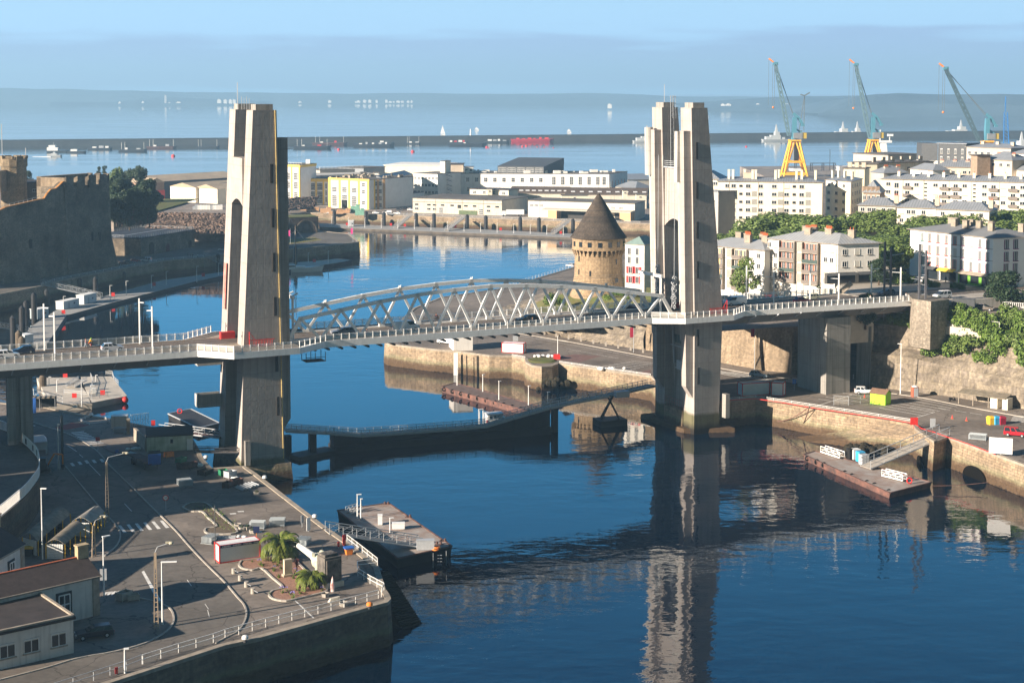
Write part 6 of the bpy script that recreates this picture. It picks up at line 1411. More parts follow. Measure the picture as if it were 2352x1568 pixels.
def lamp(label,px,py,top,kind='white',z=5.8,arm=1.6,aa=.2,group='street lamps of the near quay'):
 p=G(px,py,z);h=zat(p.x,p.y,top)-z;r=thing('street_lamp',label,'street lamp',p,aa,group)
 if kind=='white':m=MB();m.cyl((0,0,0),(0,0,h),.13,.07,8);part(m,'pole',WHITE2,r,True);m=MB();m.box(-.1,arm,-.16,.16,h,h+.12);part(m,'lamp_head',WHITE2,r,True)
 elif kind=='lattice':
  m=MB()
  for s in(-1,1):m.hexa([(s*.26-.06,-.14,0),(s*.26+.06,-.14,0),(s*.26+.06,.14,0),(s*.26-.06,.14,0)],[(s*.1-.05,-.1,h),(s*.1+.05,-.1,h),(s*.1+.05,.1,h),(s*.1-.05,.1,h)])
  k=0.3
  while k<h*.8:w=.26-.16*k/h;m.box(-w,w,-.1,.1,k,k+.12);k+=.62
  m.box(-.12,.12,-.1,.1,h*.8,h);part(m,'pole',pm('weathered_concrete_pole',(.4,.31,.22),.9,.2,1.),r,True)
  m=MB();m.cyl((0,0,h),(.3,0,h+.7),.05,n=6);m.cyl((.3,0,h+.7),(arm,0,h+1.1),.05,n=6);part(m,'arm',GREYST,r,True);m=MB();m.sph((arm+.2,0,h+1.1),.34,10,6,.6);m.box(arm-.5,arm+.1,-.15,.15,h+1.1,h+1.3);part(m,'lamp_head',pm('yellowed_lamp',(.55,.5,.36),.5),r,True)
 else:
  m=MB();m.box(-.2,.2,-.16,.16,0,h);part(m,'pole',DGREY if kind=='dark' else GREYST,r,True);m=MB();m.cyl((0,0,h-.3),(.3,0,h+.6),.06,n=6);m.cyl((.3,0,h+.6),(arm,0,h+1.3),.06,n=6);part(m,'arm',GREYST,r,True);m=MB();m.sph((arm,0,h+1.3),.4,10,6,.6);part(m,'lamp_head',WHITE2,r,True)
 return r
lamp('dark tall lamp post with white globe head in front of the curved ramp',144,1078,953,'dark',arm=2.4,aa=.5);lamp('slim grey pole standing left of the dark lamp post',135,1078,975,arm=.3)
lamp('grey lamp post with curved arm between road and car park',247,1201,1060,'lattice',arm=3.0,aa=.4);lamp('white lamp pole among the arched bicycle sheds',98,1284,1122,arm=.8,aa=-.1);lamp('short concrete lamp post behind the white house chimney',216,1278,1206,'lattice',arm=1.5,aa=.5)
lamp('white lamp with square head at the pavement corner by the white house',239,1368,1233,arm=1.0,aa=.7);lamp('brown concrete ladder pole with globe lamp in the foreground',359,1443,1268,'lattice',arm=1.8,aa=.2);lamp('thin white street lamp just right of the concrete ladder pole',373.5,1433,1291,arm=1.9,aa=.1);lamp('short yellow stained lamp near the bottom left railing',287,1545,1490,arm=.5,aa=.2)
p=G(505,1292);m=MB();m.cyl(p+V(-.6,-.2,0),p+V(-.6,-.2,8.5),.06,n=6);solo(m,'thin_pole',DGREY,'thin dark pole standing in front of the cabin corner','pole',p)
RP=smooth([(-40,976),(0,988),(25,999),(50,1018),(75,1041),(87.5,1058),(91,1081),(89,1099),(75,1120),(57.5,1141),(32.5,1163),(0,1190),(-60,1235)],3)
rz_=11.;P=[G(*p,rz_)for p in RP];r=thing('curved_ramp_wall','curved stone retaining wall of the ramp at the left edge','retaining wall',P[0]);m=MB()
for a,c in zip(P,P[1:]):m.quad(V(a.x,a.y,5.7),V(c.x,c.y,5.7),c,a);m.quad(a+V(0,0,.3),c+V(0,0,.3),c*1+V(-.5,-.1,.3),a+V(-.5,-.1,.3))
part(m,'wall_face',stone('ramp_stone',(.22,.17,.12),(.15,.12,.09),(.08,.065,.05),1.1,.5,False,dark=.4),r)
b=MB();b.quad(*ccw([p+V(-.1,0,-.02)for p in P]+[V(P[-1].x-60,P[-1].y,rz_),V(P[0].x-60,P[0].y,rz_)]));struct(b,'ramp_road',ASPH2)
pr=thing('ramp_railing','tall white barred railing with dark pictures along the curved ramp','railing',P[0]);m=MB();q=MB()
for a,c in zip(P,P[1:]):m.bar(a+V(0,0,1.9),c+V(0,0,1.9),.1);m.bar(a+V(0,0,.35),c+V(0,0,.35),.08)
part(m,'rail',WHITE,pr)
for a,c in zip(P,P[1:]):
 k=max(1,int((c-a).length/.22))
 for i in range(k):t=lerp(a,c,i/k);q.bar(t+V(0,0,.2),t+V(0,0,1.9),.045)
part(q,'bars',WHITE,pr)
for i in(8,10,12,14):
 a,c=P[i],P[i+1];d=(c-a).normalized();o=V(d.y,-d.x,0)*.08
 if o.y>0:o=-o
 part(MB().quad(a+V(0,0,.6)+o,a+d*1.3+V(0,0,.6)+o,a+d*1.3+V(0,0,1.6)+o,a+V(0,0,1.6)+o),'picture_panel',DGREY,pr)
def shed(label,f0,f1,b0,b1,mat):
 A0,A1,B0_,B1=[G(*p,8.1)for p in(f0,f1,b0,b1)];r=thing('arched_shed',label,'shed',V(A0.x,A0.y,5.8),0,'arched sheds with yellow posts');m=MB();n_=10;w=(A1-A0).length
 def arc(a,c):return[lerp(a,c,i/n_)+V(0,0,math.sin(math.pi*i/n_)*w*.24)for i in range(n_+1)]
 X,Y=arc(A0,A1),arc(B0_,B1)
 for i in range(n_):m.quad(X[i],X[i+1],Y[i+1],Y[i]);m.quad(X[i]+V(0,0,-.08),Y[i]+V(0,0,-.08),Y[i+1]+V(0,0,-.08),X[i+1]+V(0,0,-.08));m.quad(X[i],X[i]+V(0,0,-.08),X[i+1]+V(0,0,-.08),X[i+1])
 part(m,'roof',mat,r);L_=(B1-A1).length;me=MB().box(-.07,.07,-.07,.07,5.8-8.1,0).mesh('post',YEL)
 for i in range(5):
  for a,c in((A0,B0_),(A1,B1)):t=lerp(a,c,.02+i*.24);inst('post',me,r,t-wloc(r))
 m=MB();a,c=lerp(A0,A1,.08),lerp(A0,A1,.92);N_=9
 for i in range(N_):z0=-2.2+i*2.2/N_;m.bar(a+V(0,0,z0+.1),c+V(0,0,z0+.1),.1,.2)
 part(m,'end_panel',WHITE2,r)
 m=MB();a,c=lerp(A0,A1,.5),lerp(B0_,B1,.5);
 m.bar(V(a.x,a.y,6.2),V(c.x,c.y,6.2),.3,.3)
 for i in range(6):t=lerp(a,c,(i+.5)/6.);m.ob(V(t.x,t.y,5.8),.5,1.6,.9,1.2)
 part(m,'rack',DARKST,r)
shed('arched shed with mossy corrugated roof, longest of three, left',(50,1233),(86,1242),(118,1172),(163,1179),FIBRE);shed('arched shed with brown corrugated roof, middle one in front',(104,1248),(148,1249),(160,1202),(197,1209),FIBRE);shed('arched shed with greyer corrugated roof, behind on the right',(163,1198),(209,1200),(207,1168),(240,1175),pm('grey_fibre_sheet',(.33,.31,.27),.9,.3,1.))
p=G(66,1275);r=thing('wheelie_bin','dark bin with yellow lid beside the front shed','bin',p);part(MB().hexa([(-.6,-.4,0),(.6,-.4,0),(.6,.4,0),(-.6,.4,0)],[(-.7,-.5,1.1),(.7,-.5,1.1),(.7,.5,1.1),(-.7,.5,1.1)]),'body',BLACK,r,True);part(MB().box(-.72,.72,-.55,.55,1.1,1.3),'lid',YEL,r,True)
def gable(label,e0,e1,zE,ridge_dz,depth,wall,roofm,name='house',nwin=(),tiles=True,chim=True,z0=5.8):
 a=G(*e0,zE);c=G(*e1,zE);d=(c-a).normalized();n=V(-d.y,d.x,0);r=thing(name,label,'house',V(c.x,c.y,z0));m=MB();fp=[a+d*0+n*.4,c-d*.4+n*.4,c-d*.4+n*(depth-.4),a+n*(depth-.4)]
 rm=[(fp[0]+fp[3])/2+V(0,0,ridge_dz),(fp[1]+fp[2])/2+V(0,0,ridge_dz)]
 m.hexa([V(p.x,p.y,z0)for p in fp],[p+V(0,0,-.06)for p in fp]);m.add([fp[1],fp[2],rm[1]+V(0,0,-.15),fp[0],fp[3],rm[0]+V(0,0,-.15)],[(0,1,2),(3,5,4)]);w=part(m,'wall',wall,r)
 m=MB();m.ob(V(fp[1].x,fp[1].y,z0)+n*.3-d*.3,.9,.9,zE-z0-.1,ang(a,c));part(m,'quoins',COPE,r)
 q0,q1,q2,q3=a,c,c+n*depth,a+n*depth;r0,r1=(q0+q3)/2+V(0,0,ridge_dz+.1),(q1+q2)/2+V(0,0,ridge_dz+.1);m=MB()
 t=V(0,0,.14);m.add([q0,q1,r1,r0,q3,q2,q0-t,q1-t,r1-t,r0-t,q3-t,q2-t],[(0,1,2,3),(3,2,5,4),(0,6,7,1),(1,7,8,2),(2,8,11,5),(4,5,11,10)]);ro=part(m,'roof',roofm,r)
 if tiles:
  m=MB();k=int((r1-r0).length/.4)
  for i in range(k):p=lerp(r0,r1,(i+.5)/k);m.bar(p-d*.19,p+d*.17,.28,.16)
  part(m,'ridge_tiles',TERRA,ro)
 m=MB();m.bar(q0,q1,.14);part(m,'gutter',COPE,r)
 if chim:p=lerp(r0,r1,.965);m=MB();m.ob(p-V(0,0,1.2),1.5,.9,2.6,ang(a,c));m.ob(p+V(0,0,1.4),1.7,1.1,.2,ang(a,c));part(m,'chimney',pm('ochre_chimney',(.42,.33,.2),.9,.3,1.5),ro)
 for px,z_,w_,h_ in nwin:
  t=colpt(fp[0],fp[1],px);o=inst('window',winmesh('dark',w_+.7,h_+.7),r,V(t.x+d.y*.02,t.y-d.x*.02,z_)-wloc(r),ang(a,c));inst('window_bars',winmesh('grid',w_,h_),r,V(t.x+d.y*.14,t.y-d.x*.14,z_)-wloc(r),ang(a,c))
OLDW=pm('old_whitewash',(.62,.6,.56),.85,.15,.4,streak=.4)
gable('old white house with dark roof, red ridge tiles and an ochre chimney',(-90,1395),(234,1322),11.0,1.7,8.5,OLDW,SLATE,nwin=((146,8.3,1.5,2.5),(71,8.0,1.4,1.4)))
gable('dark roofed old house at the left edge behind the arched sheds',(-60,1317),(62,1249),11.2,2.4,9,OLDW,SLATE,nwin=((25,8.6,1.2,2.2),),tiles=False)
hb=bld('low flat roofed white building with shuttered windows at the bottom left corner',(-60,1470),(168,1421),None,10.0,5.8,OLDW,pm('felt_roof',(.05,.04,.037),.9,.4,.4),rkind='flat',name='lodge',cat='building',depth=11,over=.25)
wins(hb,'F',[16,71,134],[7.9],1.9,1.7,'win')
m=MB();F_=[hb['a'],hb['b'],hb['c']]
for a,c in zip(F_,F_[1:]):m.bar(V(a.x,a.y,10.4),V(c.x,c.y,10.4),.35,.35)
part(m,'parapet',COPE,hb['o'])
h=bld('small mossy white hut with a black roof beside the left tower',(337,1004.5),(443,999),None,8.6,5.8,pm('mossy_render',(.5,.53,.44),.9,.35,.5,col2=(.3,.34,.22),streak=.5),pm('black_felt',(.025,.025,.028),.9,.2),rkind='shed',rh=.8,name='hut',cat='hut',depth=5.5,over=.15)
part(MB().ob(colpt(h['a'],h['b'],436)+V(0,-.06,-2.8),1.1,.1,2.1,ang(h['a'],h['b'])),'door',WHITE2,h['o']);wins(h,'F',[394],[7.7],.5,.7,'dark')
p=G(255,983);cabin('peeling white electrical box beside the fence grid',p,.15,3.3,2.0,2.4,OLDW,OLDW,name='electrical_box')
m=MB();p=G(295,996);m.ob(p,.7,.7,3.1,.2);solo(m,'gate_pillar',COPE,'stone gate pillar between the electrical box and the mossy hut','pillar',p)
m=MB();p,q=G(310,1010),G(337,1035);m.bar(p+V(0,0,1.2),q+V(0,0,1.2),.5,2.4);solo(m,'yard_wall',COPE,'short stone wall leading to the mossy hut','wall',p)
fence('white barred security fence between pillar and lifebuoy stand',[(301,979),(342,974)],h=2.4,step=.35,name='security_fence',net=False);fence('low white pipe rail round the sunken pit by the water',[(181,967),(205,975),(252,969),(236,960),(210,957),(181,967)],h=.5,net=False,step=3)
p=G(293,1062);q=G(337,1084);r=thing('flatbed_trailer','long flatbed trailer with a bright blue headboard in the shaded car park','trailer',G(352,1084));a_=G(341,1083);b_=G(370,1081);f_=G(295,1060)-G(341,1083);f_.z=0
a_.z=b_.z=5.8;c_,d_=b_+f_*1.05,a_+f_*1.05;up_=V(0,0,1.15);m=MB();m.hexa(ccw([x+up_ for x in(a_,b_,c_,d_)]),ccw([x+up_+V(0,0,.25)for x in(a_,b_,c_,d_)]));part(m,'deck',RUST,r)
m=MB();o=(b_-a_).normalized();m.hexa([a_+up_,b_+up_,b_+up_-f_.normalized()*-.15,a_+up_-f_.normalized()*-.15],[x+V(0,0,2.0)for x in(a_+up_,b_+up_,b_+up_+f_.normalized()*.15,a_+up_+f_.normalized()*.15)]);part(m,'headboard',BLUE,r)
for i in(.62,.72,.82):
 for e in(a_,b_):t=e+f_*i;m=MB().cyl(t+V(0,0,.5)-o*.15,t+V(0,0,.5)+o*.15,.5,n=12);part(m,'wheel',BLACK,r)
for e in(a_,b_):t=e+f_*.18;part(MB().bar(t,t+up_,.15),'landing_leg',DARKST,r)
CR=[('black open crate by the mossy hut',355,1048,2.0,1.3,1.0,DGREY),('bright orange crate right of the black one',388,1049,1.5,1.1,.9,ORA),('dark green crate with poles by the tower dock',416,1061,1.7,1.2,.9,GREEN),('dark red tank left of the white bags',423,1076,2.6,1.0,.9,RUST),('dark red tank touching the white bags',441,1073,1.8,1.0,1.0,RUST),('black square crate near the dock edge',472,1089,2.4,1.7,.9,BLACK),('green wire crate at the dock corner',513,1092,1.4,1.4,1.1,GREEN),('pale grey crate right of the green wire one',529,1096,1.8,1.4,1.2,GREYST),('brown crate with white sack, left of the pair',523,1119,1.7,1.2,1.0,RUST),('brown crate right of the pair',543,1113,2.0,1.2,1.1,RUST),('concrete block crate left of two by the white house',285,1376,1.9,1.3,1.1,KERB),('concrete block crate right of two by the white house',306,1377,1.5,1.1,.8,KERB),('grey lidded box on the corner of the foreground barge deck',822,1395,.1,.1,.1,GREYST)]
for i,(l,px,py,w_,d2,h_,mt_)in enumerate(CR[:-1]):
 p=G(px,py);r=thing('crate',l,'crate',p,.3+i*.37%1);m=MB();t=.07
 for x0,x1,y0,y1 in((-w_/2,w_/2,-d2/2,-d2/2+t),(-w_/2,w_/2,d2/2-t,d2/2),(-w_/2,-w_/2+t,-d2/2+t,d2/2-t),(w_/2-t,w_/2,-d2/2+t,d2/2-t)):m.box(x0,x1,y0,y1,.12,h_)
 m.box(-w_/2+t,w_/2-t,-d2/2+t,d2/2-t,.12,h_*.7)
 for x in(-w_/2-.03,w_/2-.07):m.box(x,x+.1,-d2/2-.03,-d2/2+.07,0,h_+.06);m.box(x,x+.1,d2/2-.07,d2/2+.03,0,h_+.06)
 part(m,'box',mt_,r,True);part(MB().box(-w_/2-.04,w_/2+.04,-d2/2-.04,-d2/2-.001,h_*.45,h_*.6),'band',mt_,r,True)
def sack(l,px,py,s):m=MB();p=G(px,py);[m.sph(p+V(rn.uniform(-s,s),rn.uniform(-s*.5,s*.5),.3*s),s*.7,7,5,.6)for _ in range(4)];solo(m,'sack',pm('white_sack',(.7,.7,.68),.8,.2,3.),l,'sack',p,smooth=True)
sack('white bulk bag beside the dark red tanks',453,1070,.9);sack('white sheet sacks on the brown plates, left',300,1034,.7);sack('white sheet sacks on the brown plates, right',313,1032,.7);sack('white sack on the brown crate',538,1100,.6);sack('white debris behind the cabin',555,1235,.6)
for l,px,py,a,k in(('bundle of grey pipes on the quay, nearer one',560,1122,-.9,9),('bundle of grey pipes on the quay, farther one',578,1116,-.9,9),('pile of long grey poles behind the cabin',520,1238,.1,7),('long grey beams lying beside the plates',308,1044,-.8,4)):
 m=MB();p=G(px,py);[m.cyl(p+V(math.cos(a)*-1.4-math.sin(a)*(i-k/2)*.2,math.sin(a)*-1.4+math.cos(a)*(i-k/2)*.2,.15+.12*(i%3)),p+V(math.cos(a)*1.4-math.sin(a)*(i-k/2)*.2,math.sin(a)*1.4+math.cos(a)*(i-k/2)*.2,.15+.12*(i%3)),.1,n=7)for i in range(k)];solo(m,'pipe_bundle',GREYST,l,'pipes',p)
m=MB();m.prism(ccw([G(*q)for q in((235,1026),(290,1025),(307,1035),(258,1040))]),5.8,5.92);m.prism(ccw([G(*q)for q in((262,1040),(296,1037),(298,1045),(265,1046))]),5.8,5.93);solo(m,'steel_plates',pm('brown_plate',(.2,.12,.1),.8,.3,1.),'brown road plates lying beside the hut','plates',G(260,1035))
p=G(70,1040);r=thing('tent','white open sided tent by the curved ramp','tent',p,.35);m=MB();m.add([(-3,-2,2.4),(3,-2,2.4),(3,2,2.4),(-3,2,2.4),(-2.4,0,3.3),(2.4,0,3.3)],[(0,1,5,4),(1,2,5),(2,3,4,5),(3,0,4)]);m.box(-3,3,1.98,2,0,2.4);m.box(2.7,3,-2,-1.7,0,2.4);part(m,'canopy',pm('tent_canvas',(.7,.72,.74),.8,.1,1.),r,True)
for x in(-3,2.9):part(MB().box(x,x+.08,-2,-1.92,0,2.4),'leg',WHITE2,r,True)
p=G(105,1082);r=thing('excavator','orange mini excavator half hidden behind the ramp railing','excavator',p,.2);m=MB();m.box(-1,.4,-.8,.8,.5,1.4);m.box(-.9,.1,-.7,.7,1.4,2.5);part(m,'body',DGREY,r,True);m=MB();m.box(-1.2,.8,-.9,-.4,0,.5);m.box(-1.2,.8,.4,.9,0,.5);part(m,'tracks',BLACK,r,True);m=MB();m.bar((.4,0,1.2),(1.6,0,3.2),.3);m.bar((1.6,0,3.2),(3.0,0,2.9),.25);m.bar((3.0,0,2.9),(3.0,0,1.1),.22);part(m,'arm',ORA,r,True);part(MB().box(2.7,3.3,-.4,.4,.6,1.2),'bucket',DARKST,r,True)
p=G(55,943);r=thing('waiting_shelter','glass waiting shelter with slatted roof beside the pier','shelter',p,.15);m=MB();m.box(0,6.5,0,2.4,2.5,2.62)
for i in range(7):m.box(i*1.05,i*1.05+.12,-.3,2.6,2.62,2.75)
part(m,'roof',FIBRE,r,True);m=MB();[m.box(x,x+.1,y,y+.1,0,2.5)for x in(0,3.2,6.4)for y in(0,2.3)];part(m,'posts',GREYST,r,True);part(MB().box(.1,6.4,2.3,2.34,.2,2.4),'glazing',GLASS,r,True)
def bannerpole(l,px,py,top,z=5.8,mat=None,bh=2.6,bw=.9,gr='poles with red banners'):
 p=G(px,py,z);h_=zat(p.x,p.y,top)-z;r=thing('banner_pole',l,'banner pole',p,.1,gr);part(MB().cyl((0,0,0),(0,0,h_),.09,.06,8),'pole',GREYST,r,True);m=MB();m.box(-bw-.1,-.1,-.03,.03,h_*.55 if bh>h_*.4 else h_-bh-.8,h_-.8);part(m,'banner',mat or pm('maroon_banner',(.35,.02,.05),.7,.2),r,True)
r=thing('banner_pole','low red banner with a white boat emblem beside the glass shelter','banner pole',G(57,977));m=MB().cyl((0,0,0),(0,0,6),.07,n=6);part(m,'pole',GREYST,r,True);part(MB().box(.15,1.5,-.04,.04,1.8,5.2),'banner',RED,r,True);part(MB().add([(.4,-.06,2.5),(1.3,-.06,2.5),(1.1,-.06,2.2),(.6,-.06,2.2),(.75,-.06,2.6),(.75,-.06,3.3),(1.2,-.06,2.6)],[(0,3,2,1),(4,6,5)]),'emblem',WHITE2,r,True)
m=MB();p=G(79,948);m.ob(p,.7,.3,3.2,.1);solo(m,'blue_pillar',BLUE,'slim blue information pillar at the glass shelter','pillar',p)
# ================================================================ FLOATING THINGS
TIMB=pm('grey_decking',(.34,.31,.27),.85,.25,1.2);HULLB=pm('black_hull',(.02,.02,.022),.7,.3,.5);DECKR=pm('rusty_deck',(.3,.28,.26),.85,.5,.35,col2=(.25,.16,.12))
DECKC=pm('pale_concrete_deck',(.5,.45,.38),.85,.2,.5)
def pontoon(name,label,deck,z,top,hull,cat='pontoon',draft=-1,group=None,tyres=(),inset=.0,edge=True):
 P=ccw([G(*p,z)for p in deck]);r=thing(name,label,cat,V(P[0].x,P[0].y,0),0,group);c=sum(P,V(0,0,0))/len(P)
 lo=[V(p.x+(c.x-p.x)*.04,p.y+(c.y-p.y)*.04,draft)for p in P];m=MB();m.hexa(lo,[p+V(0,0,-.05)for p in P]);part(m,'hull',hull,r)
 m=MB();m.prism(P,z-.05,z+.02);d=part(m,'deck',top,r)
 if edge:
  m=MB()
  for a,b_ in zip(P,P[1:]+P[:1]):m.bar(a+V(0,0,.02),b_+V(0,0,.02),.25,.2)
  part(m,'rubbing_strip',RUST if hull is not HULLB or top is DECKR else GREYST,r)
 for px,py in tyres:
  p=G(px,py,z-.3);m=MB().tor(p,.42,.17,(.4,-1,0),12,6);part(m,'tyre',BLACK,r)
 return r,P
def gangway(label,p0,p1,w=1.6,h=1.15,mat=GREYST,name='gangway',seg=2.2,deckm=None,group=None,arch=0.):
 p0,p1=Vector(p0),Vector(p1);r=thing(name,label,'gangway',p0,0,group);d=(p1-p0);L_=d.length;d.normalize();s=V(-d.y,d.x,0).normalized()*w/2;n=max(3,int(L_/seg))
 part(MB().bar(p0,p1,w,.15),'walkway',deckm or TIMB,r)
 for sg in(-1,1):
  m=MB();a,b_=p0+s*sg,p1+s*sg;m.bar(a+V(0,0,h),b_+V(0,0,h),.12);m.bar(a,b_,.14,.22);m.bar(a+V(0,0,h*.55),b_+V(0,0,h*.55),.06)
  for i in range(n+1):
   t=lerp(a,b_,i/n);m.bar(t,t+V(0,0,h),.08)
   if i<n:t2=lerp(a,b_,(i+1)/n);m.bar(t,t2+V(0,0,h),.07)
  part(m,'side_truss',mat,r)
 return r
bg,BP=pontoon('barge','worn grey barge moored at the near quay with two lamp poles and small boxes',[(775,1172),(892,1155),(1038,1254),(913,1282)],1.7,DECKR,HULLB,'barge')
gangway('long aluminium gangway from the near quay down to the worn grey barge',G(752,1222,6.0),G(966,1253,1.9),2.0,1.5)
for l,px,py,w_,h_ in(('white upright panel on the grey barge deck',873,1204,.6,1.6),('white chest on the grey barge deck',915,1214,1.7,1.0),('grey crate marked and roped at the end of the grey barge',977,1262,2.3,1.6)):p=G(px,py,1.72);m=MB();m.box(-w_*.6,w_*.6,-.5,.5,.1,h_);m.box(-w_*.6-.05,w_*.6+.05,-.55,.55,h_,h_+.08);m.box(-w_*.5,w_*.5,-.4,.4,0,.1);solo(m,'deck_box',WHITE2 if 'white' in l else GREYST,l,'box',p,.1,world=False)
lamp('left white lamp pole on the grey barge with a gull on top',821,1190,1136,z=1.7,arm=.7,aa=.3,group='lamp poles on the barge');lamp('right white lamp pole on the grey barge',829,1192,1146,z=1.7,arm=.3,aa=.3,group='lamp poles on the barge');lamp('short white lamp in the middle of the grey barge',896,1222,1190,z=1.7,arm=.6,aa=.3,group='lamp poles on the barge')
gangway('small folded gangway on the shaded corner of the grey barge',G(799,1178,1.8),G(826,1170,1.8),1.1,1.0)
for px,py in((888,1158),(938,1188),(1018,1243),(1008,1250)):p=G(px,py,1.7);m=MB();m.cyl(p-V(.3,0,0),p-V(.3,0,-.5),.18,n=8);m.cyl(p+V(.3,0,0),p+V(.3,0,.5),.18,n=8);m.box(p.x-.6,p.x+.6,p.y-.2,p.y+.2,p.z,p.z+.1);solo(m,'deck_cleat',RUST,'rusty cleat on the edge of the grey barge','cleat',p,group='cleats on the grey barge')
m=MB();p=G(1001,1262,1.7);[m.tor(p+V(rn.uniform(-.3,.3),rn.uniform(-.3,.3),.15+i*.1),.45,.12,(0,0,1))for i in range(4)];solo(m,'lifebuoy',ORA,'orange coiled buoys at the end of the grey barge','lifebuoy',p)
m=MB();a,c=G(995,1277,1.7),G(1025,1272,1.7);m.bar(a+V(0,-.3,-2),a+V(0,-.3,.6),.07);m.bar(c+V(0,-.3,-2),c+V(0,-.3,.6),.07)
for i in range(4):z=-1.2+i*.5;q=(a+c)/2;m.bar(q+V(-.35,-.3,z-.2),q+V(.35,-.3,z-.2),.06)
solo(m,'barge_ladder',GREYST,'rope ladder between two poles at the end of the grey barge','ladder',a)
pontoon('pontoon','dark flat pontoon floating left of the bridge tower with a red lifebuoy',[(386,950),(438,939),(504,971),(455,983)],1.3,pm('black_deck',(.035,.035,.04),.8,.3),HULLB)
m=MB().tor(G(413,944,1.8),.5,.13,(.2,-1,.2));solo(m,'lifebuoy',RED,'red lifebuoy standing on the dark pontoon','lifebuoy',G(413,944,1.3))
gangway('railed footbridge from the yard to the far leg of the left tower',G(372,986,5.8),W(77.2,301,5.8),1.8,1.2,deckm=RUST);gangway('dark steel lattice footbridge over the dock to the left tower',G(447,1037,5.8),W(77.2,288,5.6),1.2,.9,mat=DARKST)
pp,PP=pontoon('ferry_pontoon','sunlit pale concrete landing pontoon beyond the left approach deck',[(84,868),(176,866),(212,926),(115,929)],1.5,DECKC,DECKC,edge=False);pontoon('ferry_pontoon','second pale concrete landing pontoon with red fender at its corner',[(186,865),(256,864),(292,909),(208,925)],1.5,DECKC,DECKC,edge=False)
m=MB();p=G(288,914,1.2);m.sph(p+V(0,-.3,-.4),.8,10,8);solo(m,'fender_buoy',RED,'round red fender at the corner of the pale landing pontoon','buoy',p,smooth=True)
fence('grey railing along the front edge of the left landing pontoon',[(147,905),(205,911),(214,880),(208,866)],z=1.5,mat=GREYST,group='pontoon railings');fence('grey railing along the right edge of the landing pontoon',[(243,860),(258,862),(262,875),(272,884)],z=1.5,mat=GREYST,group='pontoon railings');fence('short grey railing in front of the right landing pontoon',[(210,916),(248,912)],z=1.5,mat=GREYST,group='pontoon railings')
for l,px,py in(('red lifebuoy box on the front railing, left one',171,917),('red lifebuoy box on the front railing, right one',236,910),('red lifebuoy box at the back of the landing pontoon',150,870)):signpost('lifebuoy_box',l,'lifebuoy',px,py,1.5,1.1,1.1,RED,z=1.5,a=.1)
gangway('long white gangway from the shelter to the landing pontoon',G(52,903,5.9),G(135,925,1.7),2.2,1.7,mat=WHITE);
for l,px,py,w_ in(('white ticket machine on the landing pontoon, left',212,896,.9),('white ticket machine on the landing pontoon, right',216,903,.9)):m=MB();m.box(-w_/2,w_/2,-.4,.4,0,1.1);m.box(-w_/2-.05,w_/2+.05,-.45,.3,1.1,1.25);solo(m,'ticket_machine',WHITE2,l,'machine',G(px,py,1.5),.3,world=False)
gangway('short striped loading ramp between the two landing pontoons',G(162,888,1.8),G(190,872,2.6),2.5,.8)
for l,px,py,t_ in(('thin lamp post on the landing pontoon, left',113,886,866),('thin lamp post on the landing pontoon, middle',131,900,872),('thin lamp post at the front of the landing pontoon',188,935,874),('thin lamp post on the right landing pontoon',220,880,862)):lamp(l,px,py,t_,z=1.5,arm=.5,group='lamps of the landing pontoons')
def pile(label,px,py,top,r0=.75,z=0,mat=None,group='mooring piles'):
 p=G(px,py,z);p.z=-1;h=zat(p.x,p.y,top);r=thing('mooring_pile',label,'pile',p,0,group);m=MB();m.cyl(p,V(p.x,p.y,h),r0,n=12);part(m,'shaft',mat or pm('black_pile',(.03,.03,.033),.6,.3,.5),r);m=MB();m.cyl(V(p.x,p.y,h),V(p.x,p.y,h+r0*.8),r0*1.05,r0*.3,12);part(m,'cap',mat or pm('black_pile',(.03,.03,.033)),r)
BRP=pm('brown_pile',(.13,.1,.07),.8,.4,.4)
for px,py,t_,m_ in((99,900,866,BRP),(45,862,765,BRP),(52,872,778,BRP),(31,795,730,None),(52,790,708,None),(61,760,695,None),(79,745,677,None),(108,700,668,None),(183,683,643,None),(220,690,640,None),(284,650,628,None),(318,640,618,None),(373,628,604,None),(423,622,597,None),(501,620,586,None)):pile('dark mooring pile in the shaded basin beside the long left pontoon',px,py,t_,.9,mat=m_,group='mooring piles of the left basin')
for px,t_,by in((768,485.5,520),(841,488,521),(882,490,524),(956,492,526),(997,493,528),(1073,496,530),(1116,498,532),(1195,501,534),(1238,503,536),(1318-2,506,538)):pile('black mooring pile of the far sunlit pontoon',px,by,t_,1.0,group='mooring piles of the far pontoon')
pile('black pile at the casemate quay, left one',679,613,569,.8);pile('black pile at the casemate quay, right one',652,585,562,.8)
PT=pm('pontoon_boards',(.33,.32,.3),.85,.2,.8)
pontoon('long_pontoon','long bent grey walkway pontoon in the shaded left basin',[(88,820),(110,787),(152,724.5),(260,694.5),(445,647),(516,632),(516,624),(375,643),(225,684),(137,707),(68,752),(40,800)],1.1,PT,HULLB,edge=False)
pontoon('long_pontoon','long straight pontoon in front of the sunlit arsenal quay wall',[(733,521),(1176,539.5),(1330,546),(1330,538),(1176,530),(733,512)],1.2,PT,pm('tarred_timber',(.12,.1,.08),.8,.4,.3),edge=False)
pontoon('long_pontoon','small sunlit pontoon behind the moored yacht',[(650,622),(719,611),(763,605.5),(809,597),(775,594),(719,600),(652,604)],1.2,DECKC,HULLB,edge=False)
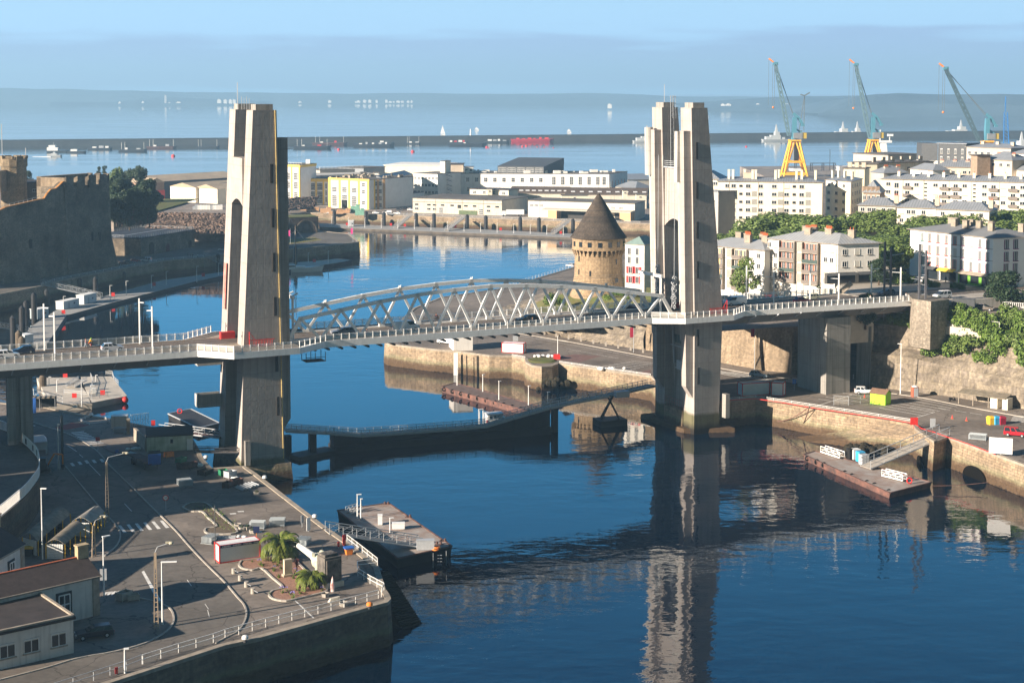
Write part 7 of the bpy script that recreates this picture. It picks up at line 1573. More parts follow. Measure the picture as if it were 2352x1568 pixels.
for i,(l,a,za,c,zc)in enumerate((('grey gangway stair on the far pontoon, left of three',(908,524),1.4,(941,496),6.2),('grey gangway stair on the far pontoon, middle of three',(1025,530),1.4,(1064,500),6.2),('grey gangway stair on the far pontoon, right of three',(1270,537),1.4,(1305,508.5),6.2),('gangway from the castle quay down to the left basin pontoon',(233,684),1.3,(96,652),6.0),('gangway at the left edge over the basin',(70,764),1.3,(-60,742),6.0),('gangway from castle quay close behind the left tower',(520,612),1.3,(470,589),6.0))):
 gangway(l,G(*a,za),G(*c,zc),2.2,1.6,mat=pm('dull_galvanised',(.3,.32,.34),.6,.2)if i>2 else GREYST)
def hutbox(label,p0,p1,z,h,dep,mat,name='pontoon_cabin'):
 a,c=G(*p0,z),G(*p1,z);r=thing(name,label,'cabin',a,ang(a,c));L_=(c-a).length;part(MB().box(0,L_,0,dep,0,h),'body',mat,r,True);part(MB().box(-.15,L_+.15,-.15,dep+.15,h,h+.15),'roof',WHITE2,r,True);part(MB().box(L_*.3,L_*.3+.9,-.05,0,.1,2),'door',GREYST,r,True);part(MB().box(L_*.65,L_*.65+.7,-.05,0,1.2,1.8),'window',GLASS,r,True)
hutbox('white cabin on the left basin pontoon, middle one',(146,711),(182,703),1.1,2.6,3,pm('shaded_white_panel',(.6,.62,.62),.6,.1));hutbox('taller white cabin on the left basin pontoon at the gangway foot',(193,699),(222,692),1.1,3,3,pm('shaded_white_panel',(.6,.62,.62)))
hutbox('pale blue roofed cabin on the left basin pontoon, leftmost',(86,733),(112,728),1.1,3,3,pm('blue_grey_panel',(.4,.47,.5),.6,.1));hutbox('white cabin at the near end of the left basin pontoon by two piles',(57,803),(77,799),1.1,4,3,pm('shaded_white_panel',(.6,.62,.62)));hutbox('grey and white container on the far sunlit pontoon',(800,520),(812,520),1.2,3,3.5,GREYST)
for i,(px,py,t_)in enumerate(((146,711,681),(253,690,656),(290,678,646),(348,662,633),(382,655,624),(452,648,612),(502,632,605))):lamp('thin lamp post on the long left basin pontoon',px,py,t_,z=1.1,arm=.8,group='lamps of the left basin pontoon')
for px,py in((146,727),(260,686),(354,662),(467,640)):signpost('lifebuoy_box','red lifebuoy box on the long left basin pontoon','lifebuoy',px,py,2.2,1.2,1.3,RED,z=1.1,a=.1)
for px,py in((797,521),(898,522),(930,524),(1046,527),(1150,533),(1288,541)):signpost('lifebuoy_box','red lifebuoy box on the far sunlit pontoon','lifebuoy',px,py,2.2,1.2,1.3,RED,z=1.2,a=.1)
for i in range(15):lamp('thin lamp post along the far arsenal pontoon',762+i*38,520+i*1.45,498+i*1.5,z=1.2,arm=.6,group='lamps of the far pontoon')
signpost('lifebuoy_box','red lifebuoy box at the yacht pontoon','lifebuoy',722,607,2.2,1.3,1.3,RED,z=1.2,a=.1);lamp('thin lamp post on the yacht pontoon, left',708,603,581,z=1.2,arm=.5);lamp('thin lamp post on the yacht pontoon, right',754,605,577,z=1.2,arm=.5)
fence('white rail along the far sunlit arsenal quay',[(905,494),(1040,498.5),(1176,503.5),(1320,508.5),(1470,513)],h=1.1,step=6,net=False,group='quay rails');fence('white rail along the castle road edge',[(95,656),(125,646),(200,631),(292,613),(375,598.5),(467,591)],h=.9,step=5,net=False,group='quay rails')
fence('white pipe rail along the left part of the car park quay edge',[(1176,818),(1206,823)],h=.5,step=4,net=False,group='quay rails');fence('white pipe rail along the car park quay edge before the right tower',[(1285,833.5),(1400,850),(1494,863)],h=.5,step=4,net=False,group='quay rails')
fence('white rail over a red pipe on the right quay edge',[(1660,921),(1736,914),(1860,933),(1980,951),(2094,969)],h=.6,step=4,net=False,group='quay rails')
b=MB();P=[G(x,y,6.05)for x,y in smooth([(1655,922.5),(1736,915.5),(1860,935),(1980,953),(2094,971),(2115,983),(2140,990),(2176,1003),(2230,1021),(2286,1043)],2)]
for a,c in zip(P,P[1:]):b.bar(a,c,.13)
solo(b,'red_pipe',RED,'red pipe running along the edge of the right quay','pipe',P[0])
fence('white railing of the raised road beyond the bridge, by the sea',[(1150,664),(1200,648),(1230,639),(1306,617)],h=1.1,step=3,net=False,group='quay rails')
FB=[(650,987,6.0),(700,989.5,5.2),(762,993,4.0),(825,997.5,3.0),(900,993,2.6),(980,987,2.5),(1063,981,2.5),(1115,976,2.6),(1176,957.5,4.0),(1258,934,5.6),(1330,919,6.2),(1391,907.5,6.6),(1497,884,6.6)]
P=[G(x,y,z)for x,y,z in FB];r=thing('floating_footbridge','long narrow railed footbridge on dark floats between the two tower feet','footbridge',P[0])
m=MB()
for a,c in zip(P,P[1:]):m.bar(a,c,2.4,.25)
part(m,'walkway',pm('pale_boards',(.42,.4,.36),.85,.15,1.),r)
for sg in(-1,1):
 m=MB();nt_=MB();pv_=[]
 for a,c in zip(P,P[1:]):
  d=(c-a).normalized();s=V(-d.y,d.x,0).normalized()*1.2*sg;m.bar(a+s+V(0,0,1.15),c+s+V(0,0,1.15),.08);m.bar(a+s+V(0,0,.6),c+s+V(0,0,.6),.05);m.bar(a+s+V(0,0,-.15),c+s+V(0,0,-.15),.12,.4);nt_.quad(a+s+V(0,0,.15),c+s+V(0,0,.15),c+s+V(0,0,1.1),a+s+V(0,0,1.1));k=int((c-a).length/1.7);pv_+=[lerp(a+s,c+s,i/k)for i in range(k)]
 part(m,'railing',GREYST,r);part(nt_,'mesh_panel',mesh_screen('footbridge_mesh',(.5,.52,.54),.35),r)
 me=MB().box(-.05,.05,-.05,.05,0,1.15).mesh('post',GREYST)
 for p in pv_[:50]:inst('post',me,r,p-P[0])
for(a,c,hh)in((3,7,1.5),(7,9,1.6),(2,3,1.4),(0,2,.8)):
 m=MB();q0,q1=V(P[a].x,P[a].y,0),V(P[c].x,P[c].y,0);m.bar(q0+V(2 if a==0 else 0,0,0),q1,4.4,2*hh);
 part(m,'float',HULLB,r)
m=MB()
for i in range(2,9):
 a,c=P[i],P[i+1];d=(c-a).normalized();s=V(-d.y,d.x,0).normalized()*1.3;m.hexa(ccw([V(p.x,p.y,-.5)for p in(a+s,c+s,c-s,a-s)]),ccw([V(p.x,p.y,e.z-.35)for p,e in((a+s,a),(c+s,c),(c-s,c),(a-s,a))]))
part(m,'caisson',HULLB,r)
m=MB();q=V(P[9].x,P[9].y,0)
for s in(-1.5,1.5):m.ob(q+V(s,s*.4,0),1.2,1.2,5.3,.4);m.ob(V(P[1].x+s*1.6-1,P[1].y+s*.7,0),1.4,1.4,4.6,.4)
part(m,'trestle',HULLB,r)
m=MB();q=V(P[11].x,P[11].y,0)+V(1,0,0);m.ob(q+V(0,0,-.6),6.5,4.5,2.0,.35)
for sx_ in(-1,1):
 for sy_ in(-1,1):m.bar(q+V(sx_*2,sy_*1.2,1.4),q+V(-sx_*.6,sy_*.6,6.5),.3)
part(m,'support_float',HULLB,r)
m=MB();m.ob(P[11]+V(3.5,-.8,-.2),3.2,1.6,1.3,.3);part(m,'cage',GREYST,r)
q=G(1133,982,0);r=thing('work_boat','small white work boat with square wheelhouse moored against the floating footbridge','boat',q,.25);m=MB();m.hexa([(-4.5,-1.1,-.4),(4,-1.0,-.4),(4,1.0,-.4),(-4.5,1.1,-.4)],[(-5,-1.4,.7),(5.4,-.5,.9),(5.4,.5,.9),(-5,1.4,.7)]);part(m,'hull',HULLB,r,True);part(MB().box(-1.6,1.9,-1.1,1.1,.7,3.2),'wheelhouse',WHITE2,r,True);part(MB().box(-1.8,2.1,-1.3,1.3,3.2,3.35),'roof',WHITE2,r,True)
for x in(-1.1,-.2,.7):part(MB().box(x,x+.6,-1.14,-1.08,2.2,2.9),'window',GLASS,r,True)
m=MB();[m.bar((x,y,.8),(x,y,4.2),.12)for x in(-3.2,-2.2)for y in(-.5,.5)];m.bar((-3.2,-.5,4.2),(-2.2,-.5,4.2),.12);m.bar((-3.2,.5,4.2),(-2.2,.5,4.2),.12);part(m,'frame',WHITE2,r,True);m=MB().tor((-1.63,-.9,1.6),.35,.1,(1,0,0));part(m,'lifebuoy',RED,r,True)
pontoon('pontoon','long narrow rusty pontoon hung with tyres behind the floating footbridge',[(1014,888),(1045,879),(1247,935),(1217,945)],1.3,pm('brown_deck',(.17,.12,.1),.85,.4,.6),RUST,tyres=[(1020+i*19.5,893.5+i*5.1)for i in range(11)],edge=True)
for px,py,t_ in((1050,885,848),(1109,899,861),(1146,918,876),(1214,930,887),(1258,925,901)):lamp('thin white lamp post on the tyre fendered pontoon',px,py,t_,z=1.3 if px<1250 else 5,arm=.6,aa=.6,group='lamps of the tyre pontoon')
pontoon('barge','rust red flat barge with tyre fenders moored off the right quay',[(1846,1044),(1872,1036),(2140,1107),(2044,1132)],1.1,DECKR,RUST,'barge',tyres=[(1854,1052),(1876,1060),(1892,1067),(1940,1086),(1956,1093),(1991,1108),(2008,1114),(2041,1129)])
gangway('long silver gangway from the right quay down to the rust red barge',G(2169,996,6.0),G(1988,1073,1.4),3.0,1.6,seg=3);gangway('small white wheeled gangway on the rust red barge, left one',G(1890,1036,1.5),G(1934,1050,1.5),1.2,1.1,mat=WHITE);gangway('small white wheeled gangway on the rust red barge, right one',G(2030,1090,1.5),G(2078,1102,1.5),1.2,1.1,mat=WHITE)
for l,px,py,w_,m_ in(('blue cabinet on the rust red barge',1976,1059,1.3,pm('cyan_box',(.05,.4,.7),.5)),('white cabinet beside the blue one on the barge',1964,1053,1.6,WHITE2),('grey cabinet at the gangway foot on the barge',1984,1066,1.5,GREYST),('black cabinet left of the white one on the barge',1952,1053,.9,BLACK)):m=MB();m.box(-w_/2,w_/2,-.7,.7,0,1.9);m.box(-w_/2-.04,w_/2+.04,-.74,.74,1.9,2.0);m.box(-.03,.03,-.73,-.7,.1,1.8);solo(m,'deck_cabinet',m_,l,'cabinet',G(px,py,1.13),.3,world=False)
m=MB().tor(G(2089,1103,1.8),.5,.13,(.2,-1,.2));solo(m,'lifebuoy',RED,'red lifebuoy on the right end of the rust red barge','lifebuoy',G(2089,1103,1.1))
a,c=G(1832,1004,0),G(2099,978,5.7);m=MB();o=V(1.5,-4.5,0);m.hexa([V(a.x,a.y,-2),V(a.x+o.x,a.y+o.y,-2),V(c.x+o.x+3,c.y+o.y,-2),V(c.x,c.y+3,-2)],[V(a.x,a.y,.1),V(a.x+o.x,a.y+o.y,.1),V(c.x+o.x+3,c.y+o.y,5.6),V(c.x,c.y+3,5.6)]);solo(m,'slipway',QWALL,'stone slipway descending along the right quay wall','slipway',a)
m=MB();rn=random.Random(8)
for _ in range(60):p=G(rn.uniform(1950,2045),rn.uniform(1035,1050),0);m.sph(V(p.x,p.y+2,rn.uniform(0,1.0)),rn.uniform(.5,1.0),6,4)
solo(m,'weedy_rocks',pm('black_weed',(.03,.025,.015),.9,.4,1.,bump=.1),'black seaweed covered rocks at the foot of the slipway','rocks',G(2000,1040,0))['kind']='stuff'
m=MB()
for _ in range(50):p=G(rn.uniform(1200,1275),rn.uniform(880,898),0);m.sph(V(p.x+4,p.y+1,rn.uniform(0,2.4)),rn.uniform(.4,1.0),6,4)
solo(m,'weedy_rocks',pm('black_weed',(.03,.025,.015)),'dark rocks piled against the round bastion of the far quay','rocks',G(1290,890,0))['kind']='stuff'
for l,px,w_,h_ in(('left arched drain opening low in the right quay wall',2121,3.6,2.6),('right wide arched opening low in the right quay wall',2245,7.4,3.4)):
 P_=[G(2104,986),G(2146,1015),G(2176,1004),G(2352,1068)];i=0 if px<2146 else 2;t=colpt(P_[i],P_[i+1],px);d=(P_[i+1]-P_[i]).normalized();t=t+V(d.y,-d.x,0)*.62;m=MB();m.box(-w_/2,w_/2,-.06,.3,-1,h_-w_*.32-1);vs=[(w_/2*math.cos(math.pi*k/12),w_*.32*math.sin(math.pi*k/12))for k in range(13)];m.add([(x,-.06,h_-w_*.32-1+z)for x,z in vs]+[(0,-.06,h_-w_*.32-1)],[tuple(range(13))]);solo(m,'arch_opening',pm('arch_shadow',(.008,.007,.006),1.,.1,1.,0.),l,'arch',(t.x,t.y,0),ang(P_[i],P_[i+1]),world=False)
m=MB();c0=G(1859,934,6.2);
for e in((1832,986,0),(1764,966,1.0)):
 q=G(*e);pts=[lerp(c0,q,i/8)+V(0,0,-1.2*math.sin(math.pi*i/8))for i in range(9)];m.path(pts,.16)
solo(m,'mooring_chain',RUST,'two rusty mooring chains hanging from the right quay edge','chain',c0)
m=MB();a,c=G(2140,1115,1.0),G(2270,1107,1.5);m.path([lerp(a,c,i/6)+V(0,0,-.2*math.sin(math.pi*i/6))for i in range(7)],.1);solo(m,'mooring_rope',RUST,'rope from the rust red barge to the quay wall arch','rope',a)
a=G(1124,817);c=G(1182,868,0);m=MB();d=V(c.x-a.x,c.y-a.y+4,0);n_=18;o=V(2.2,1.5,0)
for i in range(n_):s0_,s1_=V(a.x,a.y,0)+d*(i/n_),V(a.x,a.y,0)+d*((i+1)/n_);m.hexa(ccw([V(p.x,p.y,-1)for p in(s0_,s1_,s1_+o,s0_+o)]),ccw([V(p.x,p.y,5.7-i*.3)for p in(s0_,s1_,s1_+o,s0_+o)]))
solo(m,'quay_stairs',QWALL,'narrow stone stairs in the wall of the car park quay','stairs',a)
for px in(1096,1104,1111,1117,1072):
 a=G(px,813);m=MB();m.bar(a+V(0,-.6,-.3),V(a.x+.1,a.y-1.0,0),.25);solo(m,'wall_fender',BLACK,'black timber fender strip on the rounded far quay wall','fender',a,group='timber fenders of the far quay')
a=G(1047,809);m=MB();m.bar(a+V(0,-.7,0),V(a.x,a.y-1.2,0),1.1,.1);solo(m,'white_panel',WHITE2,'tall white strip hanging on the rounded far quay wall','panel',a)  # plain white hanging strip, no tide scale on it
m=MB();p=G(1244,828);m.cyl(p,p+V(0,0,.3),4.0,3.2,24);solo(m,'bastion_grass',GRASSM,'round grassy top of the small quay bastion','grass',p)
cabin('white and red site cabin left of the car park under the truss',G(1152,809),ang(G(1152,809),G(1202,812)),6,2.4,2.6,WHITE2,RED)
def cab2(l,a,c,w_,h_,body,fr=RED,**k):a,c=G(*a),G(*c);cabin(l,a,ang(a,c),(c-a).length,w_,h_,body,fr,**k)
cab2('white cabin with red edges beside the right tower, longer left one',(1705,910),(1768,906),2.6,2.9,pm('grey_white_panel',(.6,.61,.6),.6,.1));cab2('white cabin with red edges beside the right tower, shorter right one',(1771,908),(1799,910),2.6,3.0,WHITE2)
a,c=G(1042,806),G(1086,804.5);r=thing('concrete_box_building','plain white concrete block building on the tip of the far quay','building',a,ang(a,c));L_=(c-a).length;part(MB().box(0,L_,0,7.5,0,4.6),'wall',plaster('block_white',(.78,.75,.7),.2),r,True);part(MB().box(-.1,L_+.1,-.1,7.6,4.6,4.8),'roof',COPE,r,True)
a,c=G(1998.5,926),G(2033,931);r=thing('market_hut','bright lime green wooden hut with brown roof on the car park','hut',a,ang(a,c));L_=(c-a).length;w_=2.6;m=MB();LIME=pm('lime_paint',(.42,.8,.04),.6,.06);m.box(0,L_,0,w_,0,2.4);m.add([(L_,0,2.4),(L_,w_,2.4),(L_,w_/2,3.2),(0,0,2.4),(0,w_,2.4),(0,w_/2,3.2)],[(0,1,2),(3,5,4)]);part(m,'wall',LIME,r,True);m=MB();m.add([(-.2,-.3,2.3),(L_+.2,-.3,2.3),(L_+.2,w_/2,3.3),(-.2,w_/2,3.3),(-.2,w_+.3,2.3),(L_+.2,w_+.3,2.3)],[(0,1,2,3),(3,2,5,4)]);part(m,'roof',pm('brown_roof',(.2,.12,.08),.9,.2),r,True)
p=G(2101,911);r=thing('portable_toilet','brown portable toilet with white dome roof at the cliff foot','toilet',p,.2);part(MB().box(-.65,.65,-.65,.65,0,2.3),'body',pm('terracotta_plastic',(.4,.12,.07),.5),r,True);part(MB().cyl((0,0,2.3),(0,0,2.6),.8,.3,10),'roof',WHITE2,r,True);part(MB().box(-.5,.5,-.7,-.65,.1,2.1),'door',GREYST,r,True)
a,c=G(2200,926),G(2280,937);r=thing('open_shed','long open shed with corrugated roof against the cliff foot','shed',a,ang(a,c));L_=(c-a).length;m=MB();m.hexa([(0,-.5,2.3),(L_+3,-.5,2.3),(L_+3,2.8,2.9),(0,2.8,2.9)],[(0,-.5,2.45),(L_+3,-.5,2.45),(L_+3,2.8,3.05),(0,2.8,3.05)]);part(m,'roof',FIBRE,r,True)
for x in(.2,3.5,7):part(MB().box(x,x+.15,-.3,-.15,0,2.4),'post',COPE,r,True)
part(MB().box(L_-.5,L_+1.1,-.2,2.4,0,2.4),'kiosk',CREAM,r,True);part(MB().box(L_+2.2,L_+3.4,-.2,2.4,0,2.4),'kiosk',CREAM,r,True)
for l,px,m_ in(('yellow recycling bin',2276,YEL),('blue recycling bin',2288,pm('cyan_box',(.05,.4,.7))),('maroon recycling bin',2300,pm('maroon_banner',(.35,.02,.05)))):p=G(px,974);r=thing('recycling_bin',l+' in the row of three on the car park','bin',p,.3);part(MB().hexa([(-.6,-.6,0),(.6,-.6,0),(.6,.6,0),(-.6,.6,0)],[(-.7,-.7,1.3),(.7,-.7,1.3),(.7,.7,1.3),(-.7,.7,1.3)]),'body',m_,r,True);part(MB().hexa([(-.75,-.75,1.3),(.75,-.75,1.3),(.75,.75,1.3),(-.75,.75,1.3)],[(-.5,-.5,1.7),(.5,-.5,1.7),(.5,.5,1.7),(-.5,.5,1.7)]),'lid',m_,r,True)
barriers('stack of steel barriers on the right quay near the gangway head',2246,1008,-.4,7,L_=3.2,dx=.3);signpost('information_board','large white board standing on the right quay edge','notice',2298,1046,3.4,4.2,3.0,WHITE2,a=-.35);signpost('lifebuoy_post','red board on legs on the quay above the slipway','lifebuoy',2099,984,2.3,1.6,1.5,RED,a=.1,pole=RED);signpost('cabinet_post','grey blue cabinet at the head of the silver gangway','cabinet',2142,985,2.2,1.1,1.8,GREYST,a=.1)
signpost('blue_sign','small blue sign by the right tower cabins','sign',1824,896,2.6,.9,1.1,BLUE,a=.1);signpost('blue_sign','blue grey parking sign left in the far car park','sign',1184,795,2.8,1.4,1.4,GREYST,a=.1)
lamp('tall slim grey lamp mast at the cliff foot',2068,904,790,arm=.8,aa=2.8,group='tall masts');bannerpole('slim pole with maroon banner left of the right tower',1455.5,809,745);bannerpole('tall slim pole with maroon banner at the rampart',1733,852,742);bannerpole('pole with maroon banner under the castle rampart, left',110,630,592);bannerpole('pole with maroon banner under the castle keep, right',222,617,568);bannerpole('pole with pink banner on the casemate quay, left',667,560,525,mat=pm('pink_banner',(.85,.05,.3),.7));bannerpole('pole with pink banner on the casemate quay, right',811,556,520,mat=pm('pink_banner',(.85,.05,.3)))
lamp('slim mast with reddish base on the far car park',1281,822,773,arm=.1,group='tall masts');m=MB();p=G(1279,824);m.ob(p,1.7,1.5,1.1);m.ob(p+V(0,0,1.1),1.5,1.3,.1);solo(m,'red_block',RED,'red block at the foot of the slim mast','block',p)
b=MB();
for pts in(((1262,822),(1320,813),(1381,817),(1330,832)),((1455,858),(1494,848),(1494,858),(1475,862)),((1205,810),(1225,804),(1245,809),(1222,812))):b.quad(*ccw([G(*p,5.815)for p in pts]))
struct(b,'ground_patch',pm('brown_plate',(.2,.12,.1)))
for l,px,py in(('white wrapped sails heap on the far car park, left one',1255,820),('white wrapped sails heap on the far car park, right one',1404,849)):
 m=MB();p=G(px,py);[m.sph(p+V(rn.uniform(-3.5,3.5),rn.uniform(-.6,.6),.3),rn.uniform(.4,.7),7,4,.6)for _ in range(16)];solo(m,'sail_heap',WHITE2,l,'heap',p,smooth=True)
b=MB();w_=1.2
def line(x0,y0,x1,y1,w=.14,z=5.812):
 a,c=G(x0,y0,z),G(x1,y1,z);d=(c-a).normalized();o=V(-d.y,d.x,0)*w/2;b.quad(a-o,c-o,c+o,a+o)
line(1190,770,1480,822);line(1300,800,1420,823)
for i in range(7):line(1372+i*13,842+i*.6-i*3,1452+i*9,850-i*2.6,.22)
for i in range(3):line(1240+i*22,776+i*3,1262+i*22,779+i*3,.5)
for i in range(5):line(1655+i*6,858-i*1.2,1700+i*6,866-i*1.2,.45)
for i in range(5):line(1655,852+i,1800,876+i*1.2,.3)
for i in range(7):line(2020+i*14,936-i*3.5,2120+i*13,954-i*3.4,.22)
for i in range(5):line(1880+i*16,916-i*5,1960+i*16,928-i*5,.22)
line(1860,937,1960,905,.22);line(2080,966,2148,946,.22);line(2090,935,2145,943,.22);line(2155,936,2182,941,.22);line(2192,942,2220,947,.22);line(2228,948,2256,952,.22)
for i in range(6):line(2322+i*1.2,965-i*2.4,2352+i*2,969-i*2.4,.45)
for i in range(5):line(1800+i*5,874-i*1.6,1830+i*5,879-i*1.6,.45)
struct(b,'car_park_marking',PAINT)
kb=[(1176,764),(1290,782),(1400,803),(1500,822)];kerb(kb,z=5.8);kerb([(1655,846),(1750,862),(1850,874)],z=5.8);kerb([(2020,900),(2120,914),(2230,936),(2352,958)])
for i in range(11):p=G(1192+i*28.5,758+i*5.15);m=MB();m.hexa([(-.25,-.25,0),(.25,-.25,0),(.25,.25,0),(-.25,.25,0)],[(-.18,-.18,.9),(.18,-.18,.9),(.18,.18,.9),(-.18,.18,.9)]);m.cyl((0,0,.9),(0,0,1.0),.18,.02,6);solo(m,'stone_bollard',KERB,'pale stone bollard on the kerb below the rocky mound','bollard',p,world=False,group='stone bollards below the mound')
for i,(px,py)in enumerate(((1947,862+7),(1960,867),(1973,874),(1986,873))):p=G(px,py+3);m=MB();m.cyl((0,0,0),(0,0,1.0),.09,n=8);m.cyl((0,0,1.0),(0,0,1.1),.09,.03,8);solo(m,'white_bollard',WHITE2,'thin white bollard at the foot of the concrete pier','bollard',p,world=False,group='white bollards at the pier foot')
fence('temporary steel mesh fence panels on the right car park',[(1915,930),(1949,931),(1976,927),(1999,920)],h=2.0,step=3.2,mat=GREYST,group='temporary fences')
cs_=[G(*p,26)for p in((2182,698),(2282,712),(2300,730),(2290,745))]
r=thing('plaza_steps','broad pale steps descending beside the stone abutment','steps',G(2200,715,24));m=MB();a,c=G(2186,712,24),G(2284,722,24);d=V((c-a).y,-(c-a).x,0).normalized()
for i in range(8):o0_,o1_=d*(i*.6-.6),d*((i+1)*.6-.6);m.hexa(ccw([V(p.x,p.y,19)for p in(a+o0_,c+o0_,c+o1_,a+o1_)]),ccw([V(p.x,p.y,24.05-i*.45)for p in(a+o0_,c+o0_,c+o1_,a+o1_)]))
part(m,'treads',DECKC,r)
r=thing('plaza_steps','pale stone terrace steps below the shopfront wall, left of the bushes','steps',G(1970,680,22));a,c=G(1935,674,26),G(2005,686,26);d=V((c-a).y,-(c-a).x,0).normalized();m=MB()
for i in range(7):o0_,o1_=d*(i*1.0-.3),d*((i+1)*1.0-.3);m.hexa(ccw([V(p.x,p.y,16)for p in(a+o0_,c+o0_,c+o1_,a+o1_)]),ccw([V(p.x,p.y,26.05-i*.5)for p in(a+o0_,c+o0_,c+o1_,a+o1_)]))
part(m,'treads',DECKC,r);m=MB();m.bar(G(1955,650,28.6),G(1898,700,23),.6,1.2);part(m,'parapet',COPE,r)
m=MB();p=G(2214,713,24);m.box(-2.4,2.4,-1.2,1.2,0,2.7);m.box(-2.45,2.45,-1.25,1.25,2.7,2.8);solo(m,'utility_box',DGREY,'dark grey utility box at the top of the broad steps','utility box',p,-.35,world=False)
fence('white barred fence at the right edge of the plaza',[(2303,714),(2330,716),(2370,719)],z=24,h=2.1,step=.45,net=False,group='plaza fences',pw=.1);fence('thin wire fence along the top of the cliff',[(2003,735),(2030,737),(2090,742),(2190,752)],z=20.5,h=2.2,step=5,mat=GREYST,net=False,group='plaza fences');fence('low white fence on the cliff terrace, in front of bushes',[(2215,752),(2295,765)],z=20.5,h=2.4,step=4,mat=WHITE,net=False,group='plaza fences');fence('iron fence on top of the rampart under the deck',[(1660,737),(1764,741),(1905,746)],z=17.5,h=1.6,step=1.2,mat=WHITE,net=False,group='plaza fences')
for l,px,py,t_ in(('twin dark lattice mast on the plaza, left pair',2038,682,555),('twin dark mast on the plaza, right pair',2118,696,560)):
 p=G(px,py,26);h=zat(p.x,p.y,t_)-26;r=thing('lattice_mast',l,'mast',p,.1);m=MB();
 for x in(-.75,.75):m.bar((x,0,0),(x,0,h-(1.5 if x>0 else 0)),.42)
 part(m,'posts',pm('mast_grey',(.1,.1,.11),.6),r,True);m=MB();[m.bar((-.75,0,z),(.75,0,z),.12)for z in(2,4.2,6.4,8.6,10.8)];m.bar((.75,0,h*.75),(4,.5,h*.78),.14);m.bar((-.75,0,h*.4),(-2.6,0,h*.42),.12);part(m,'rungs',GREYST,r,True)
for i,(px,py,t_,s)in enumerate(((1714,700,610,1),(1777,705,624,-1),(1860,692,612,1),(1926,697,628,-1),(2001,683,606,1),(2068,688,614,-1))):p=G(px,py,26);h=zat(p.x,p.y,t_)-26;r=thing('street_lamp','tall white square lamp pole on the right approach, number %s from the right tower'%('one','two','three','four','five','six')[i],'street lamp',p,0,'white lamps on the right approach');part(MB().bar((0,0,-.1),(0,0,h),.3,.26),'pole',WHITE2,r,True);part(MB().bar((0,0,h-1.2),(1.9*s,0,h-1.1),.2,.14),'lamp_head',WHITE2,r,True)
b=MB();t_=pz+.006
for v in(291.6,293.1,295.3,296.8):b.ubox(240,330,v-.06,v+.06,DZ+.02,DZ+.04)
struct(b,'tram_track',STEEL);b=MB();b.ubox(240,330,289.5,299.2,DZ+.004,DZ+.02);struct(b,'plaza_road',ROADM)
